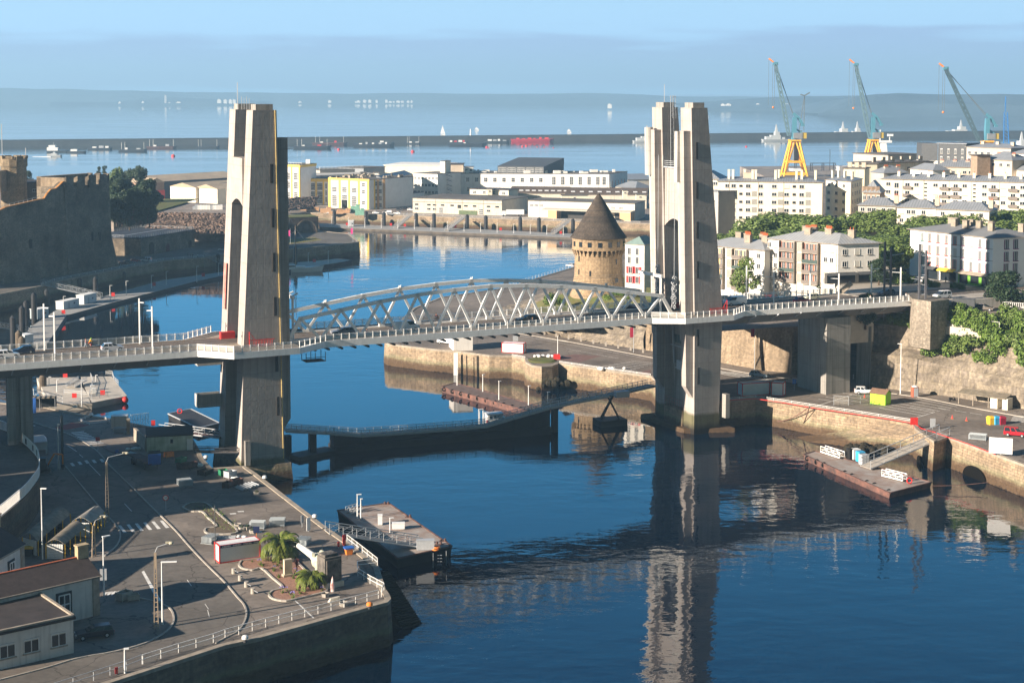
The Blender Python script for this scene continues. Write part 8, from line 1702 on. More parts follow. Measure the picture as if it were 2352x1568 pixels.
# ================================================================ VEHICLES
def car_meshes(kind):
 L_,Wd,H_={'hatch':(4.0,1.75,1.48),'estate':(4.7,1.85,1.5),'suv':(4.5,1.88,1.66),'van':(5.2,1.98,2.0),'mpv':(4.3,1.8,1.8)}[kind]
 low={'hatch':[(-.5,.45),(-.5,.78),(-.47,.92),(.2,.96),(.44,.8),(.5,.62),(.5,.35),(-.5,.3)],'estate':[(-.5,.45),(-.5,.82),(-.48,.93),(.18,.97),(.44,.82),(.5,.64),(.5,.35),(-.5,.3)],'suv':[(-.5,.5),(-.5,.95),(-.48,1.03),(.2,1.08),(.46,.95),(.5,.7),(.5,.4),(-.5,.35)],'van':[(-.5,.45),(-.5,1.1),(-.49,1.2),(.3,1.22),(.46,1.05),(.5,.75),(.5,.4),(-.5,.35)],'mpv':[(-.5,.45),(-.5,.95),(-.49,1.0),(.26,1.05),(.46,.92),(.5,.68),(.5,.38),(-.5,.33)]}[kind]
 cab={'hatch':[(-.48,-.36,.24,.0)],'estate':[(-.49,-.42,.22,.0)],'suv':[(-.48,-.4,.24,.02)],'van':[(-.5,-.49,.36,.22)],'mpv':[(-.49,-.46,.32,.14)]}[kind][0]
 z0=max(z for x,z in low)-.03
 def prof(pts,w0,w1,zs):
  m=MB();n=len(pts);zmax=max(z for _,z in pts)
  vs=[(x*L_,-(w0+(w1-w0)*(z-.3)/(zmax-.3)),z)for x,z in pts]+[(x*L_,(w0+(w1-w0)*(z-.3)/(zmax-.3)),z)for x,z in pts]
  m.add(vs,[tuple(range(n)),tuple(range(2*n-1,n-1,-1))]+[(i,n+i,n+(i+1)%n,(i+1)%n)for i in range(n)]);return m
 body=prof(low[::-1],Wd/2-.03,Wd/2-.06,0)
 r0,r1,f1,f0=cab[0]*L_,cab[1]*L_,cab[2]*L_,cab[3]*L_
 wb,wt=Wd/2-.1,Wd/2-.24
 g=MB();g.hexa([(r0,-wb,z0),(f1,-wb,z0),(f1,wb,z0),(r0,wb,z0)],[(r1,-wt,H_-.07),(f0,-wt,H_-.07),(f0,wt,H_-.07),(r1,wt,H_-.07)])
 t=MB();t.hexa([(r1-.04,-wt-.03,H_-.08),(f0+.04,-wt-.03,H_-.08),(f0+.04,wt+.03,H_-.08),(r1-.04,wt+.03,H_-.08)],[(r1+.1,-wt+.06,H_),(f0-.1,-wt+.06,H_),(f0-.1,wt-.06,H_),(r1+.1,wt-.06,H_)])
 for fr in((.0,.04),(.36,.42),(.68,.73))if kind!='van' else((0,.02),(.62,.66)):
  for s in(-1,1):
   xa=r0+(f1-r0)*fr[0];xb=r0+(f1-r0)*fr[1];xc=r1+(f0-r1)*fr[0];xd=r1+(f0-r1)*fr[1];q=[(xa,s*(wb+.012),z0),(xb,s*(wb+.012),z0),(xd,s*(wt+.012),H_-.07),(xc,s*(wt+.012),H_-.07)];t.add(q,[(0,1,2,3)])
 if kind=='van':t.hexa([(r0-.01,-wb-.02,z0),(r0+(f1-r0)*.62,-wb-.02,z0),(r0+(f1-r0)*.62,wb+.02,z0),(r0-.01,wb+.02,z0)],[(r1-.02,-wt-.02,H_-.06),(r1+(f0-r1)*.66,-wt-.02,H_-.06),(r1+(f0-r1)*.66,wt+.02,H_-.06),(r1-.02,wt+.02,H_-.06)])
 wh=MB().cyl((0,-.11,0),(0,.11,0),.33,n=14);wh2=MB().cyl((0,-.125,0),(0,.125,0),.19,n=8)
 lt=MB().box(-.04,.04,-.2,.2,-.07,.07)
 return dict(L=L_,W=Wd,body=body,glass=g,roof=t,wheel=wh.mesh('wheel',BLACK),rim=wh2.mesh('rim',GREYST),lt=lt,low=low)
_cm={}
def car(kind,label,p,a,colr,group=None,rough=.3,name=None):
 if kind not in _cm:_cm[kind]=car_meshes(kind)
 k=_cm[kind];m_=colour(colr,rough);r=thing(name or('parked_van' if kind=='van' else 'car'),label,'van' if kind=='van' else 'car',p,a,group)
 b_=part(k['body'],'body',m_,r,True);part(k['glass'],'windows',GLASS,r,True);part(k['roof'],'roof',m_,r,True)
 for x in(-.31*k['L'],.32*k['L']):
  for y in(-k['W']/2+.08,k['W']/2-.08):w_=inst('wheel',k['wheel'],r,(x,y,.33));inst('rim',k['rim'],w_,(0,0,0))
 for s in(-1,1):
  z=k['low'][4][1]-.12;o=part(k['lt'],'headlight',FRAMEW,r,True);o.location=(k['L']*.49-.03,s*(k['W']/2-.32),z);o=part(k['lt'],'tail_light',RED,r,True);o.location=(-k['L']*.5,s*(k['W']/2-.3),z)
 return r
TD=math.atan2(sT,cT)
def bcar(kind,label,px,py,v,colr,s=1,z=DZ+.03):
 u=onv(px,py,v)[0];return car(kind,label,W(u,v,z),TD if s>0 else TD+math.pi,colr)
bcar('hatch','silver hatchback on the left approach deck behind the near railing',258,802,292.3,(.5,.52,.56));bcar('hatch','dark blue hatchback at the left edge of the bridge deck',53,812,295.8,(.01,.02,.05),-1);bcar('hatch','white hatchback cut by the left edge of the frame on the bridge',18,826,292.3,(.75,.75,.74))
bcar('estate','grey estate car on the lift span between the trusses',787,770,292.3,(.2,.2,.22),-1);bcar('van','white delivery van with pink round logos on the lift span',933,762,292.3,(.78,.78,.78));bcar('estate','black estate car in the middle of the lift span',1210,737,292.3,(.008,.009,.012),-1)
bcar('van','white van just right of the right bridge tower',1688,706,295.8,(.78,.79,.8),-1);bcar('hatch','red small car on the right approach',1843,700,291.9,(.5,.01,.02));bcar('hatch','cream small car behind the red one on the right approach',1863,695,295.8,(.62,.6,.42),-1);bcar('hatch','dark blue car near the plaza end of the bridge',2036,684,295.2,(.05,.09,.15),-1)
VP=bpy.data.objects.get('parked_van.009')
def pcar(kind,label,px,py,a,c,z=5.83):return car(kind,label,G(px,py,z),a,c)
pcar('mpv','silver van shaped car turning on the plaza',2164,685,TD+math.pi,(.6,.62,.64),26.03);pcar('hatch','grey brown hatchback beside the dark utility box',2262,713,-.55,(.13,.11,.09),24.02);pcar('estate','white saloon parked before the black shopfront',2122,650,-.35,(.72,.72,.72),26.02);pcar('hatch','dark blue hatchback parked behind the white saloon',2105,646,-.4,(.05,.07,.1),26.02);pcar('estate','brown saloon parked under the trees, nearer one',2067,641,-.5,(.1,.08,.07),26.02);pcar('estate','dark saloon parked under the trees, farther one',2052,634,-.5,(.06,.07,.08),26.02);pcar('hatch','grey car parked under the trees, farthest',2074,631,-.5,(.2,.2,.2),26.02)
for l,px,c in(('black car',1640,(.02,.02,.03)),('red car',1655,(.5,.02,.03)),('grey car',1671,(.1,.1,.11)),('white van like car',1745,(.7,.7,.7)),('red people carrier',1775,(.45,.03,.04)),('blue grey car',1800,(.15,.25,.35))):pcar('mpv' if 'van' in l or 'carrier' in l else 'hatch',l+' parked on the street below the balcony blocks',px,692 if px<1700 else 694,.15,c,19.55 if False else 21.6)
pcar('suv','white SUV parked behind the lime green hut',1986,904,-.15,(.78,.78,.78));pcar('suv','pale blue SUV driving below the rampart',1744,866,-.5,(.35,.45,.52));pcar('mpv','dark red people carrier at the right edge of the quay',2332,1001,-.45,(.4,.01,.02));pcar('van','white van at the tip of the far quay beside the block building',1026,789,2.6,(.78,.78,.78));pcar('estate','dark blue estate car in the yard at the bottom left',216,1462,math.pi+.42,(.012,.02,.035));bpy.context.view_layer.update()
pcar('mpv','white mpv in front of the gatehouse arch',336,601,math.pi-.15,(.6,.64,.68));
for l,px,py,k,c in(('dark blue van',135,641,'van',(.01,.03,.06)),('dark red car',180,637,'hatch',(.08,.01,.015)),('black estate',213,634,'estate',(.015,.02,.03)),('dark hatchback',237,631,'hatch',(.02,.03,.04)),('maroon hatchback',252,629,'hatch',(.12,.015,.02)),('white hatchback',264,626,'hatch',(.55,.57,.6)),('grey blue estate',298,623,'estate',(.08,.11,.15)),('brown red hatchback',284,625.5,'hatch',(.1,.03,.03)),('bright red hatchback',311,619,'hatch',(.35,.01,.03))):pcar(k,l+' parked in the shaded row under the castle keep',px,py-17,.35,c)
pcar('hatch','pale hatchback on the castle road close to the left tower',512,568+8,math.pi,(.5,.55,.6))
for i,(px,py,k)in enumerate(((864,491,'hatch'),(889,491,'van'),(897,494,'estate'),(912,492,'hatch'),(917,484,'hatch'),(927,482,'hatch'),(944,484,'hatch'),(759,491,'hatch'),(717,482,'hatch'),(655,481,'hatch'),(663,482,'hatch'),(686,483,'van'))):pcar(k,('white ' if i in(0,1,2,3,6,7,11)else 'dark ')+('van' if k=='van' else 'car')+' parked on the arsenal quay %s'%('before the yellow warehouse' if px>850 else 'at the rough bank'),px,py,(i%3-1)*.3+math.pi*(i%2),(.75,.75,.75)if i in(0,1,2,3,6,7,11)else(.05,.05,.06))
pcar('hatch','black car parked under the canopy of the front warehouse',1421,508,.1,(.02,.02,.02));pcar('hatch','pale car at the sea railing beside the round tower',1311,613,2.4,(.5,.52,.55),5.9)
p=G(1180,497);r=thing('lorry','white box lorry parked between the two front warehouses','lorry',p,0);part(MB().box(-4.2,5.6,-1.25,1.25,1.1,3.7),'cargo_box',WHITE2,r,True);m=MB();m.hexa([(-6.6,-1.2,.6),(-4.4,-1.2,.6),(-4.4,1.2,.6),(-6.6,1.2,.6)],[(-6.4,-1.15,3.0),(-4.4,-1.15,3.0),(-4.4,1.15,3.0),(-6.4,1.15,3.0)]);part(m,'cab',WHITE2,r,True)
for x in(-5.6,2.8,4.1):
 for y in(-1.1,1.1):part(MB().cyl((x,y-.15,.5),(x,y+.15,.5),.5,n=12),'wheel',BLACK,r,True)
for i,(px,py,w_,h_)in enumerate(((698,483,4,4),(718,486,7,1.6),(748,489,6,2.4),(772,491,8,1.5),(793,489,5,1.6),(816,488,5,3.6),(826,494,5,2.8))):m=MB();m.ob(G(px,py),w_,2.5,h_,.1);m.ob(G(px,py)+V(w_*.3,.2,h_),w_*.4,1.8,.9,.2);solo(m,'timber_stack',pm('fresh_timber',(.6,.36,.2),.8,.2,.8)if i<5 else pm('faded_green_paint',(.25,.5,.38),.7,.3),('stack of pale orange timber' if i<5 else 'pale green steel cradle')+' before the yellow warehouse, number %s from the left'%('one','two','three','four','five','six','seven')[i],'stack',G(px,py))
def skin_fig(name,joints,edges,mat,parent,sub=1):
 me=bpy.data.meshes.new(name);me.from_pydata([j[:3]for j in joints],edges,[]);me.materials.append(mat);o=bpy.data.objects.new(name,me);COL.objects.link(o);o.parent=parent
 o.modifiers.new('skin','SKIN');sv=me.skin_vertices[0].data
 for i,j in enumerate(joints):sv[i].radius=(j[3],j[3])
 sv[0].use_root=True;s=o.modifiers.new('sub','SUBSURF');s.levels=sub;s.render_levels=sub;return o
def person(label,p,a,top,trs,pose='stand',hair=(.05,.03,.02),helmet=None):
 r=thing('person',label,'person',p,a)
 if pose=='ride':hip=(-.25,.0,.98);ch=(.02,0,1.38);nk=(.1,0,1.5);hd=(.15,0,1.66);hands=(.48,.22,1.12);kn=((.12,.68),(.2,.84));ft=((-.02,.28),(.05,.5))
 else:hip=(0,0,.93);ch=(0,0,1.3);nk=(0,0,1.48);hd=(.02,0,1.63);hands=(.12,.26,.82);kn=((.1,.5),(-.06,.5));ft=((.2,.06),(-.22,.08))
 J=[(*hip,.13),(*ch,.145),(*nk,.06),(*hd,.1),(hd[0]+.01,0,hd[2]+.08,.08)];E=[(0,1),(1,2),(2,3),(3,4)]
 for s,i in((-1,0),(1,1)):
  b0=len(J);sh=(ch[0],s*.19,ch[2]+.1);el_=((ch[0]+hands[0])/2-.06,s*.26,(ch[2]+hands[2])/2);hn=(hands[0]*(1 if pose=='ride' else s),s*hands[1],hands[2]);J+=[(*sh,.06),(*el_,.048),(*hn,.035)];E+=[(1,b0),(b0,b0+1),(b0+1,b0+2)]
  b1=len(J);J+=[(hip[0],s*.1,hip[2]-.05,.1),(kn[i][0]+(hip[0]if pose=='stand' else 0),s*.11,kn[i][1],.07),(ft[i][0],s*.11,ft[i][1]+.04,.045),(ft[i][0]+.15,s*.12,ft[i][1],.04)];E+=[(0,b1),(b1,b1+1),(b1+1,b1+2),(b1+2,b1+3)]
 skin_fig('body',J,E,SKIN,r)
 skin_fig('jacket',[(*hip,.15),(*ch,.175),(nk[0],0,nk[2]-.04,.08),(*J[5][:3],.08),(*J[6][:3],.066),(*J[7][:3],.05),(*J[12][:3],.08),(*J[13][:3],.066),(*J[14][:3],.05)],[(0,1),(1,2),(1,3),(3,4),(4,5),(1,6),(6,7),(7,8)],top,r)
 skin_fig('trousers',[(*hip,.155),(*J[8][:3],.12),(*J[9][:3],.088),(*J[10][:3],.07),(*J[15][:3],.12),(*J[16][:3],.088),(*J[17][:3],.07)],[(0,1),(1,2),(2,3),(0,4),(4,5),(5,6)],trs,r)
 part(MB().sph((hd[0]-.02,0,hd[2]+.07),.13,10,7,.9),'helmet' if helmet else 'hair',helmet or pm('dark_hair',hair,.9),r,True,smooth=True);return r
def bicycle(label,p,a,colr=BLACK):
 r=thing('bicycle',label,'bicycle',p,a)
 for x in(-.55,.55):part(MB().tor((x,0,.35),.33,.03,(0,1,0),16,5),'wheel',BLACK,r,True)
 m=MB()
 for q0,q1 in(((-.55,0,.35),(-.1,0,.35)),((-.1,0,.35),(-.25,0,.85)),((-.55,0,.35),(-.25,0,.85)),((-.22,0,.75),(.38,0,.8)),((-.1,0,.35),(.38,0,.75)),((.55,0,.35),(.36,0,.95))):m.bar(q0,q1,.045)
 part(m,'frame',colr,r,True);m=MB();m.bar((.38,-.28,1.05),(.38,.28,1.05),.04);m.bar((.36,0,.95),(.38,0,1.05),.04);part(m,'handlebar',BLACK,r,True);part(MB().box(-.38,-.1,-.07,.07,.86,.92),'saddle',BLACK,r,True);return r
u,v=onv(208,799,296.6)[0],297.4;bp_=W(onv(208,800,297.4)[0],297.4,DZ);bicycle('dark bicycle with pannier ridden across the left approach deck',bp_,TD);person('cyclist in bright yellow jacket and lime helmet on the bridge',bp_,TD,CLOTHY,pm('red_shorts',(.4,.04,.02)),'ride',helmet=pm('lime_helmet',(.4,.8,.03),.4))
person('pedestrian in a dusty pink top at the railing behind the cyclist',W(onv(197,799,298)[0],298,DZ),TD+math.pi,pm('pink_top',(.35,.2,.2)),pm('light_jeans',(.35,.4,.45)))
bp_=W(onv(1003,742,300.8)[0],300.8,DZ);bicycle('bicycle ridden on the far walkway of the lift span',bp_,TD+math.pi);person('cyclist in dark maroon on the far walkway of the lift span',bp_,TD+math.pi,pm('maroon_top',(.12,.03,.03)),CLOTHD,'ride',helmet=BLACK)
for l,px,py,v in(('pedestrian in dark clothes on the near walkway behind the grey estate car',842,770,287.4),('pedestrian in dark clothes on the near walkway by the black estate car',1223,741,287.4),('pedestrian on the near walkway of the right approach',1999,694,286.6),('pedestrian in pale top at the end of the right railing',2081,692,286.4),('pedestrian in black just right of the right tower',1661,716,288)):person(l,W(onv(px,py,v)[0],v,DZ),TD,CLOTHD if 'dark' in l or 'black' in l else pm('pale_top',(.4,.42,.42)),CLOTHD)
person('man in grey standing at the far railing beside the pale steps',G(1996,684,26),1,pm('pale_top',(.4,.42,.42)),CLOTHD);person('man in blue shirt in the doorway of the white shopfront',G(2172,649,26),2,pm('blue_shirt',(.06,.12,.22)),CLOTHD);person('worker in a yellow vest behind the lime green hut',G(2037,909),-1.5,pm('hivis',(.75,.8,.05)),CLOTHD)
for i,px in enumerate((432,437,442,454)):person('dark clothed visitor standing before the gatehouse, %s'%('leftmost','second from left','third from left','rightmost, white top')[i],G(px,591+i*.5),i,CLOTHD if i<3 else WHITE2,CLOTHD)
bicycle('bicycle leaning on the lime green hut',G(2004,931),.1,GREEN);p=G(2187,921);r=thing('scooter','black and white scooter under the open shed','scooter',p,.3);[part(MB().tor((x,0,.3),.22,.09,(0,1,0),12,6),'wheel',BLACK,r,True)for x in(-.6,.6)];m=MB();m.hexa([(-.7,-.18,.35),(0,-.18,.3),(0,.18,.3),(-.7,.18,.35)],[(-.8,-.16,.85),(.1,-.16,.75),(.1,.16,.75),(-.8,.16,.85)]);m.bar((.6,0,.3),(.4,0,1.1),.12);m.box(0,.5,-.2,.2,.25,.33);part(m,'body',BLACK,r,True)
for l,px,py,s in(('traffic cone beside the lime green hut',1986,913,1),('traffic cone in the middle of the right car park, left',2187,961,1),('traffic cone in the middle of the right car park, right',2220,966,1)):r=thing('traffic_cone',l,'cone',G(px,py));part(MB().box(-.25,.25,-.25,.25,0,.06),'base',ORA,r,True);part(MB().cyl((0,0,.06),(0,0,.8),.18,.03,10),'cone',RED,r,True)
p=G(686,624,0);r=thing('yacht','white two masted yacht moored beside the casemate quay','yacht',p,.22);m=MB();n_=12;R0,R1=[],[]
for i in range(n_+1):
 t=i/n_;x=-9.5+t*19;w_=2.3*math.sin(math.pi*min(1,(t+.22)/1.22))**.7 if t<1 else.05;R0.append((x,w_*.75));R1.append((x+(.8 if i==n_ else 0),w_))
vs=[]
for(x0,w0),(x1,w1)in zip(R0,R1):z=1.5+.8*((x1+9)/18)**2;vs+=[(x0,-w0,-.5),(x1,-w1,z),(x1,w1,z),(x0,w0,-.5)]
fs=[]
for i in range(n_):a=i*4;fs+=[(a,a+4,a+5,a+1),(a+1,a+5,a+6,a+2),(a+2,a+6,a+7,a+3)]
fs+=[(0,1,2,3),(n_*4,n_*4+3,n_*4+2,n_*4+1)];m.add(vs,fs);part(m,'hull',WHITE2,r,True);part(MB().box(-6,-1.5,-1.4,1.4,1.6,3.0),'deckhouse',WHITE2,r,True);part(MB().box(-5.8,-1.6,-1.43,1.43,2.2,2.7),'windows',GLASS,r,True);part(MB().box(-1.2,2.6,-1.1,1.1,1.7,2.4),'coachroof',WHITE2,r,True)
for x,h in((-1.2,19),(-8,11)):m=MB();m.cyl((x,0,1.5),(x,0,h),.16,.1,8);m.bar((x,0,3.6),(x-5 if x>-5 else x+1,0,3.4),.25);part(m,'mast',pm('varnished_mast',(.3,.2,.13),.5),r,True)
m=MB()
for a,c in(((-1.2,0,18),(10,0,2.6)),((-1.2,0,18),(-2.5,2,1.7)),((-1.2,0,18),(-2.5,-2,1.7)),((-8,0,11),(-9.6,0,2)),((-1.2,0,17),(-8,0,10.5))):m.bar(a,c,.05)
part(m,'rigging',GREYST,r,True)
# ================================================================ BAY: ships, buoys, cranes
def ship(label,px,py,L_,kind,name='ship',cat='ship',a=.05,group=None):
 p=G(px,py,0);r=thing(name,label,cat,p,a,group);w_=L_*.14;h=L_*.045+.8;m=MB();hm={'grey':pm('navy_grey',(.3,.33,.35),.6,.1),'dark':pm('dark_barge_hull',(.05,.055,.06),.7),'red':pm('bright_red_hull',(.6,.02,.03),.6),'rust':RUST,'white':WHITE2,'light':pm('pale_navy_grey',(.5,.52,.52),.6)}[kind]
 m.hexa([(-L_*.47,-w_*.8,-.5),(L_*.4,-w_*.7,-.5),(L_*.4,w_*.7,-.5),(-L_*.47,w_*.8,-.5)],[(-L_*.5,-w_,h),(L_*.42,-w_,h*1.1),(L_*.42,w_,h*1.1),(-L_*.5,w_,h)]);m.add([(L_*.42,-w_,h*1.1),(L_*.42,w_,h*1.1),(L_*.53,0,h*1.4),(L_*.4,-w_*.7,-.5),(L_*.4,w_*.7,-.5),(L_*.49,0,-.5)],[(0,2,1),(0,3,5,2),(1,2,5,4)]);part(m,'hull',hm,r,True)
 return r,h,w_
def sup(r,h,w_,L_,blocks,mat=None):
 for x,l,z,hh in blocks:part(MB().box(L_*x,L_*(x+l),-w_*.8,w_*.8,h+z,h+z+hh),'superstructure',mat or WHITE2,r,True)
r,h,w_=ship('white and dark supply ship at the far left of the bay, left half',133,350,26,'dark');sup(r,h,w_,26,[(-.48,.5,0,4),(-.4,.3,4,2.6)]);m=MB();m.bar((-5,0,h+6),(-5,0,h+10),.3);part(m,'mast',GREYST,r,True)
r,h,w_=ship('small grey tender alongside the supply ship at the far left',176,351,22,'dark');sup(r,h,w_,22,[(-.3,.35,0,2.5)])
r,h,w_=ship('white patrol launch speeding left of the castle, trailing foam',126,359.5,16,'light','launch','boat');sup(r,h,w_,16,[(-.25,.4,0,2),(-.1,.15,2,1.5)],pm('pale_navy_grey',(.5,.52,.52)))
m=MB();a,c=G(75,360,0),G(118,360.5,0);m.hexa([a+V(0,-1,.02),c+V(0,-3,.02),c+V(0,3,.02),a+V(0,1,.02)],[a+V(0,-.5,.2),c+V(0,-2,.5),c+V(0,2,.5),a+V(0,.5,.2)]);o=solo(m,'wake',pm('foam',(.8,.84,.86),.9,.3,.3),'white foam wake behind the speeding launch','wake',a);o['kind']='stuff'
for l,px,py,L_,k,n_ in(('low tank barge with pale fittings near the breakwater, left part',230,344,30,'dark',3),('dark barge and tug near the breakwater, second from the left',305,348,34,'dark',2),('long low rusty raft near the breakwater',371,341,38,'rust',2),('dark barge with three pale poles left of the bridge tower',477,340,30,'dark',0),('low dark barge with a red fender right of the left tower',717,341,48,'dark',2),('long reddish raft behind the low dark barge',757,333,48,'rust',2),('long grey barge in the middle of the bay, nearer one',858,337,54,'dark',5),('grey barge behind the long one in the middle of the bay',878,331,32,'dark',1),('small dark barge alone near the middle of the breakwater',949,331,20,'dark',2),('barge with red and white deck load near the breakwater',1050,330,30,'dark',4),('long dark barge right of centre in the bay',1073,334.5,50,'dark',1),('grey armed barge near the breakwater',1140,328,36,'dark',4),('bright red barge group left of the right bridge tower',1222,325.5,62,'red',6)):
 r,h,w_=ship(l,px,py,L_,k,'barge','barge');q=random.Random(px)
 for i in range(n_):x=-.42+.8*(i+.4)/max(1,n_);part(MB().box(L_*x,L_*x+q.uniform(2,6),-1.5,1.5,h,h+q.uniform(1.2,3)),'deck_load',RED if(k=='red' or('red' in l and i%2))else(GREYST if i%2 else WHITE2),r,True)
 if n_ in(0,2):[part(MB().bar((x,0,h),(x,0,h+9),.3),'pole',WHITE2,r,True)for x in(-L_*.4,-L_*.28,L_*.4)]
for i,(px,py,s)in enumerate(((398,359,2.4),(778,344,2),(1118,338.5,1.8),(1122,339.5,1),(948,349,2.4),(1200,337,1.8),(1209,335.5,1.8),(1234,338,1),(1250,339,1),(1271,340,1),(1714,337.5,1.6),(1764,324,1.6),(2292,314,1.6))):m=MB();m.cyl((0,0,-.3),(0,0,s*.6),s,s*.9,12);m.cyl((0,0,s*.6),(0,0,s*.9),s*.5,s*.3,8);solo(m,'mooring_buoy',RED,'red mooring buoy floating in the bay %s'%('left of the left bridge tower' if px<500 else 'between the two bridge towers' if px<1400 else 'near the dockyard cranes'),'buoy',G(px,py,0),world=False,group='red mooring buoys')
def sail(l,px,py,h_):p=G(px,py,0);r=thing('sailing_boat',l,'sailing boat',p);part(MB().hexa([(-3.5,-.9,-.2),(3,-.7,-.2),(3,.7,-.2),(-3.5,.9,-.2)],[(-4,-1.2,1),(5,-.1,1.2),(5,.1,1.2),(-4,1.2,1)]),'hull',WHITE2,r,True);part(MB().bar((0,0,1),(0,0,h_),.35),'mast',WHITE2,r,True);m=MB();m.add([(-.2,0,2),(-4,.2,2),(-.2,.05,h_),(.2,0,2),(4,-.2,1.8),(.2,0,h_*.9)],[(0,1,2),(3,5,4)]);part(m,'sail',WHITE2,r,True)
sail('tiny sailing boat beyond the breakwater at the centre of the bay',1017,310,16);sail('tiny sailing boat just right of the right bridge tower',1624,272,24);sail('tiny white motor boat beyond the breakwater, upper centre',1095,299.5,6);sail('tiny white boat beyond the breakwater left of the right tower',1307,305,7)
p=bwp(1081,2290,9);m=MB();m.cyl(p,p+V(0,0,8),1.2,.8,8);m.cyl(p+V(0,0,8),p+V(0,0,9.5),1.1,.3,8);solo(m,'harbour_beacon',WHITE2,'small pale beacon on the breakwater right of centre','beacon',p)
p=bwp(1882,2450,9);
WH=pm('pale_navy_grey',(.5,.52,.52))
def warship(l,px,py,L_,a=0.1):
 r,h,w_=ship(l,px,py,L_,'light','warship','warship',a);sup(r,h,w_,L_,[(-.38,.2,0,4),(-.2,.35,0,6),(-.05,.16,6,5),(.2,.1,0,3)],WH);m=MB();m.hexa([(-2,-2,h+8),(3,-2,h+8),(3,2,h+8),(-2,2,h+8)],[(0,-.4,h+22),(.8,-.4,h+22),(.8,.4,h+22),(0,.4,h+22)]);part(m,'mast',WH,r,True)
warship('grey warship with pyramid mast left of the first dockyard crane',1782,324,42);warship('grey warship row between the two nearer cranes, left hull',1935,316.5,60);warship('grey warship row between the two nearer cranes, right hull',1968,314,40);warship('grey warships moored along the breakwater right of the second crane',2206,311,62);warship('grey warship peeping from behind the right bridge tower',1485,327,40);warship('tall masted grey warship at the right edge of the frame',2345,352,60)
r,h,w_=ship('white ship with tall white mast tower behind the hill town',2030,392,50,'white');p0=G(2030,392,0);sc=p0.y/3600;m=MB();m.hexa([(-6,-3,4),(4,-3,4),(4,3,4),(-6,3,4)],[(-3,-2,26),(1.5,-2,26),(1.5,2,26),(-3,2,26)]);part(m,'mast_tower',WHITE2,r,True);m=MB();m.box(-6,6.5,-2.5,2.5,26,28);m.bar((-4,0,28),(-4,0,38),.7);m.bar((-7,0,34),(-1,0,35),.5);m.box(3,8,-1.5,1.5,32,34);m.bar((5,0,28),(5,0,33),.6);m.box(4,8,-1.5,1.5,16,17);part(m,'platforms',WHITE2,r,True)
r,h,w_=ship('working ship with black gantries and white bridge behind the cream blocks',1895,407,60,'dark');sup(r,h,w_,60,[(.18,.16,0,6),(-.5,.16,0,4)]);m=MB()
for x in(-26,-18,-12,-2,8):m.bar((x,-3,3),(x,-3,12),.6);m.bar((x,3,3),(x,3,12),.6);m.bar((x,-3,12),(x,3,12),.6)
m.bar((-26,0,12),(-18,0,12),.6);m.bar((-12,0,12),(8,0,12),.6);m.bar((4,0,3),(4,0,24),.4);m.bar((-4,0,5),(12,0,1),2);part(m,'gantry',DARKST,r,True)
CB=pm('crane_blue',(.08,.24,.32),.6,.15,.1);CY=pm('crane_yellow',(.85,.42,.03),.6,.1,.1);CD=pm('crane_grey',(.13,.16,.18),.6,.1,.1)
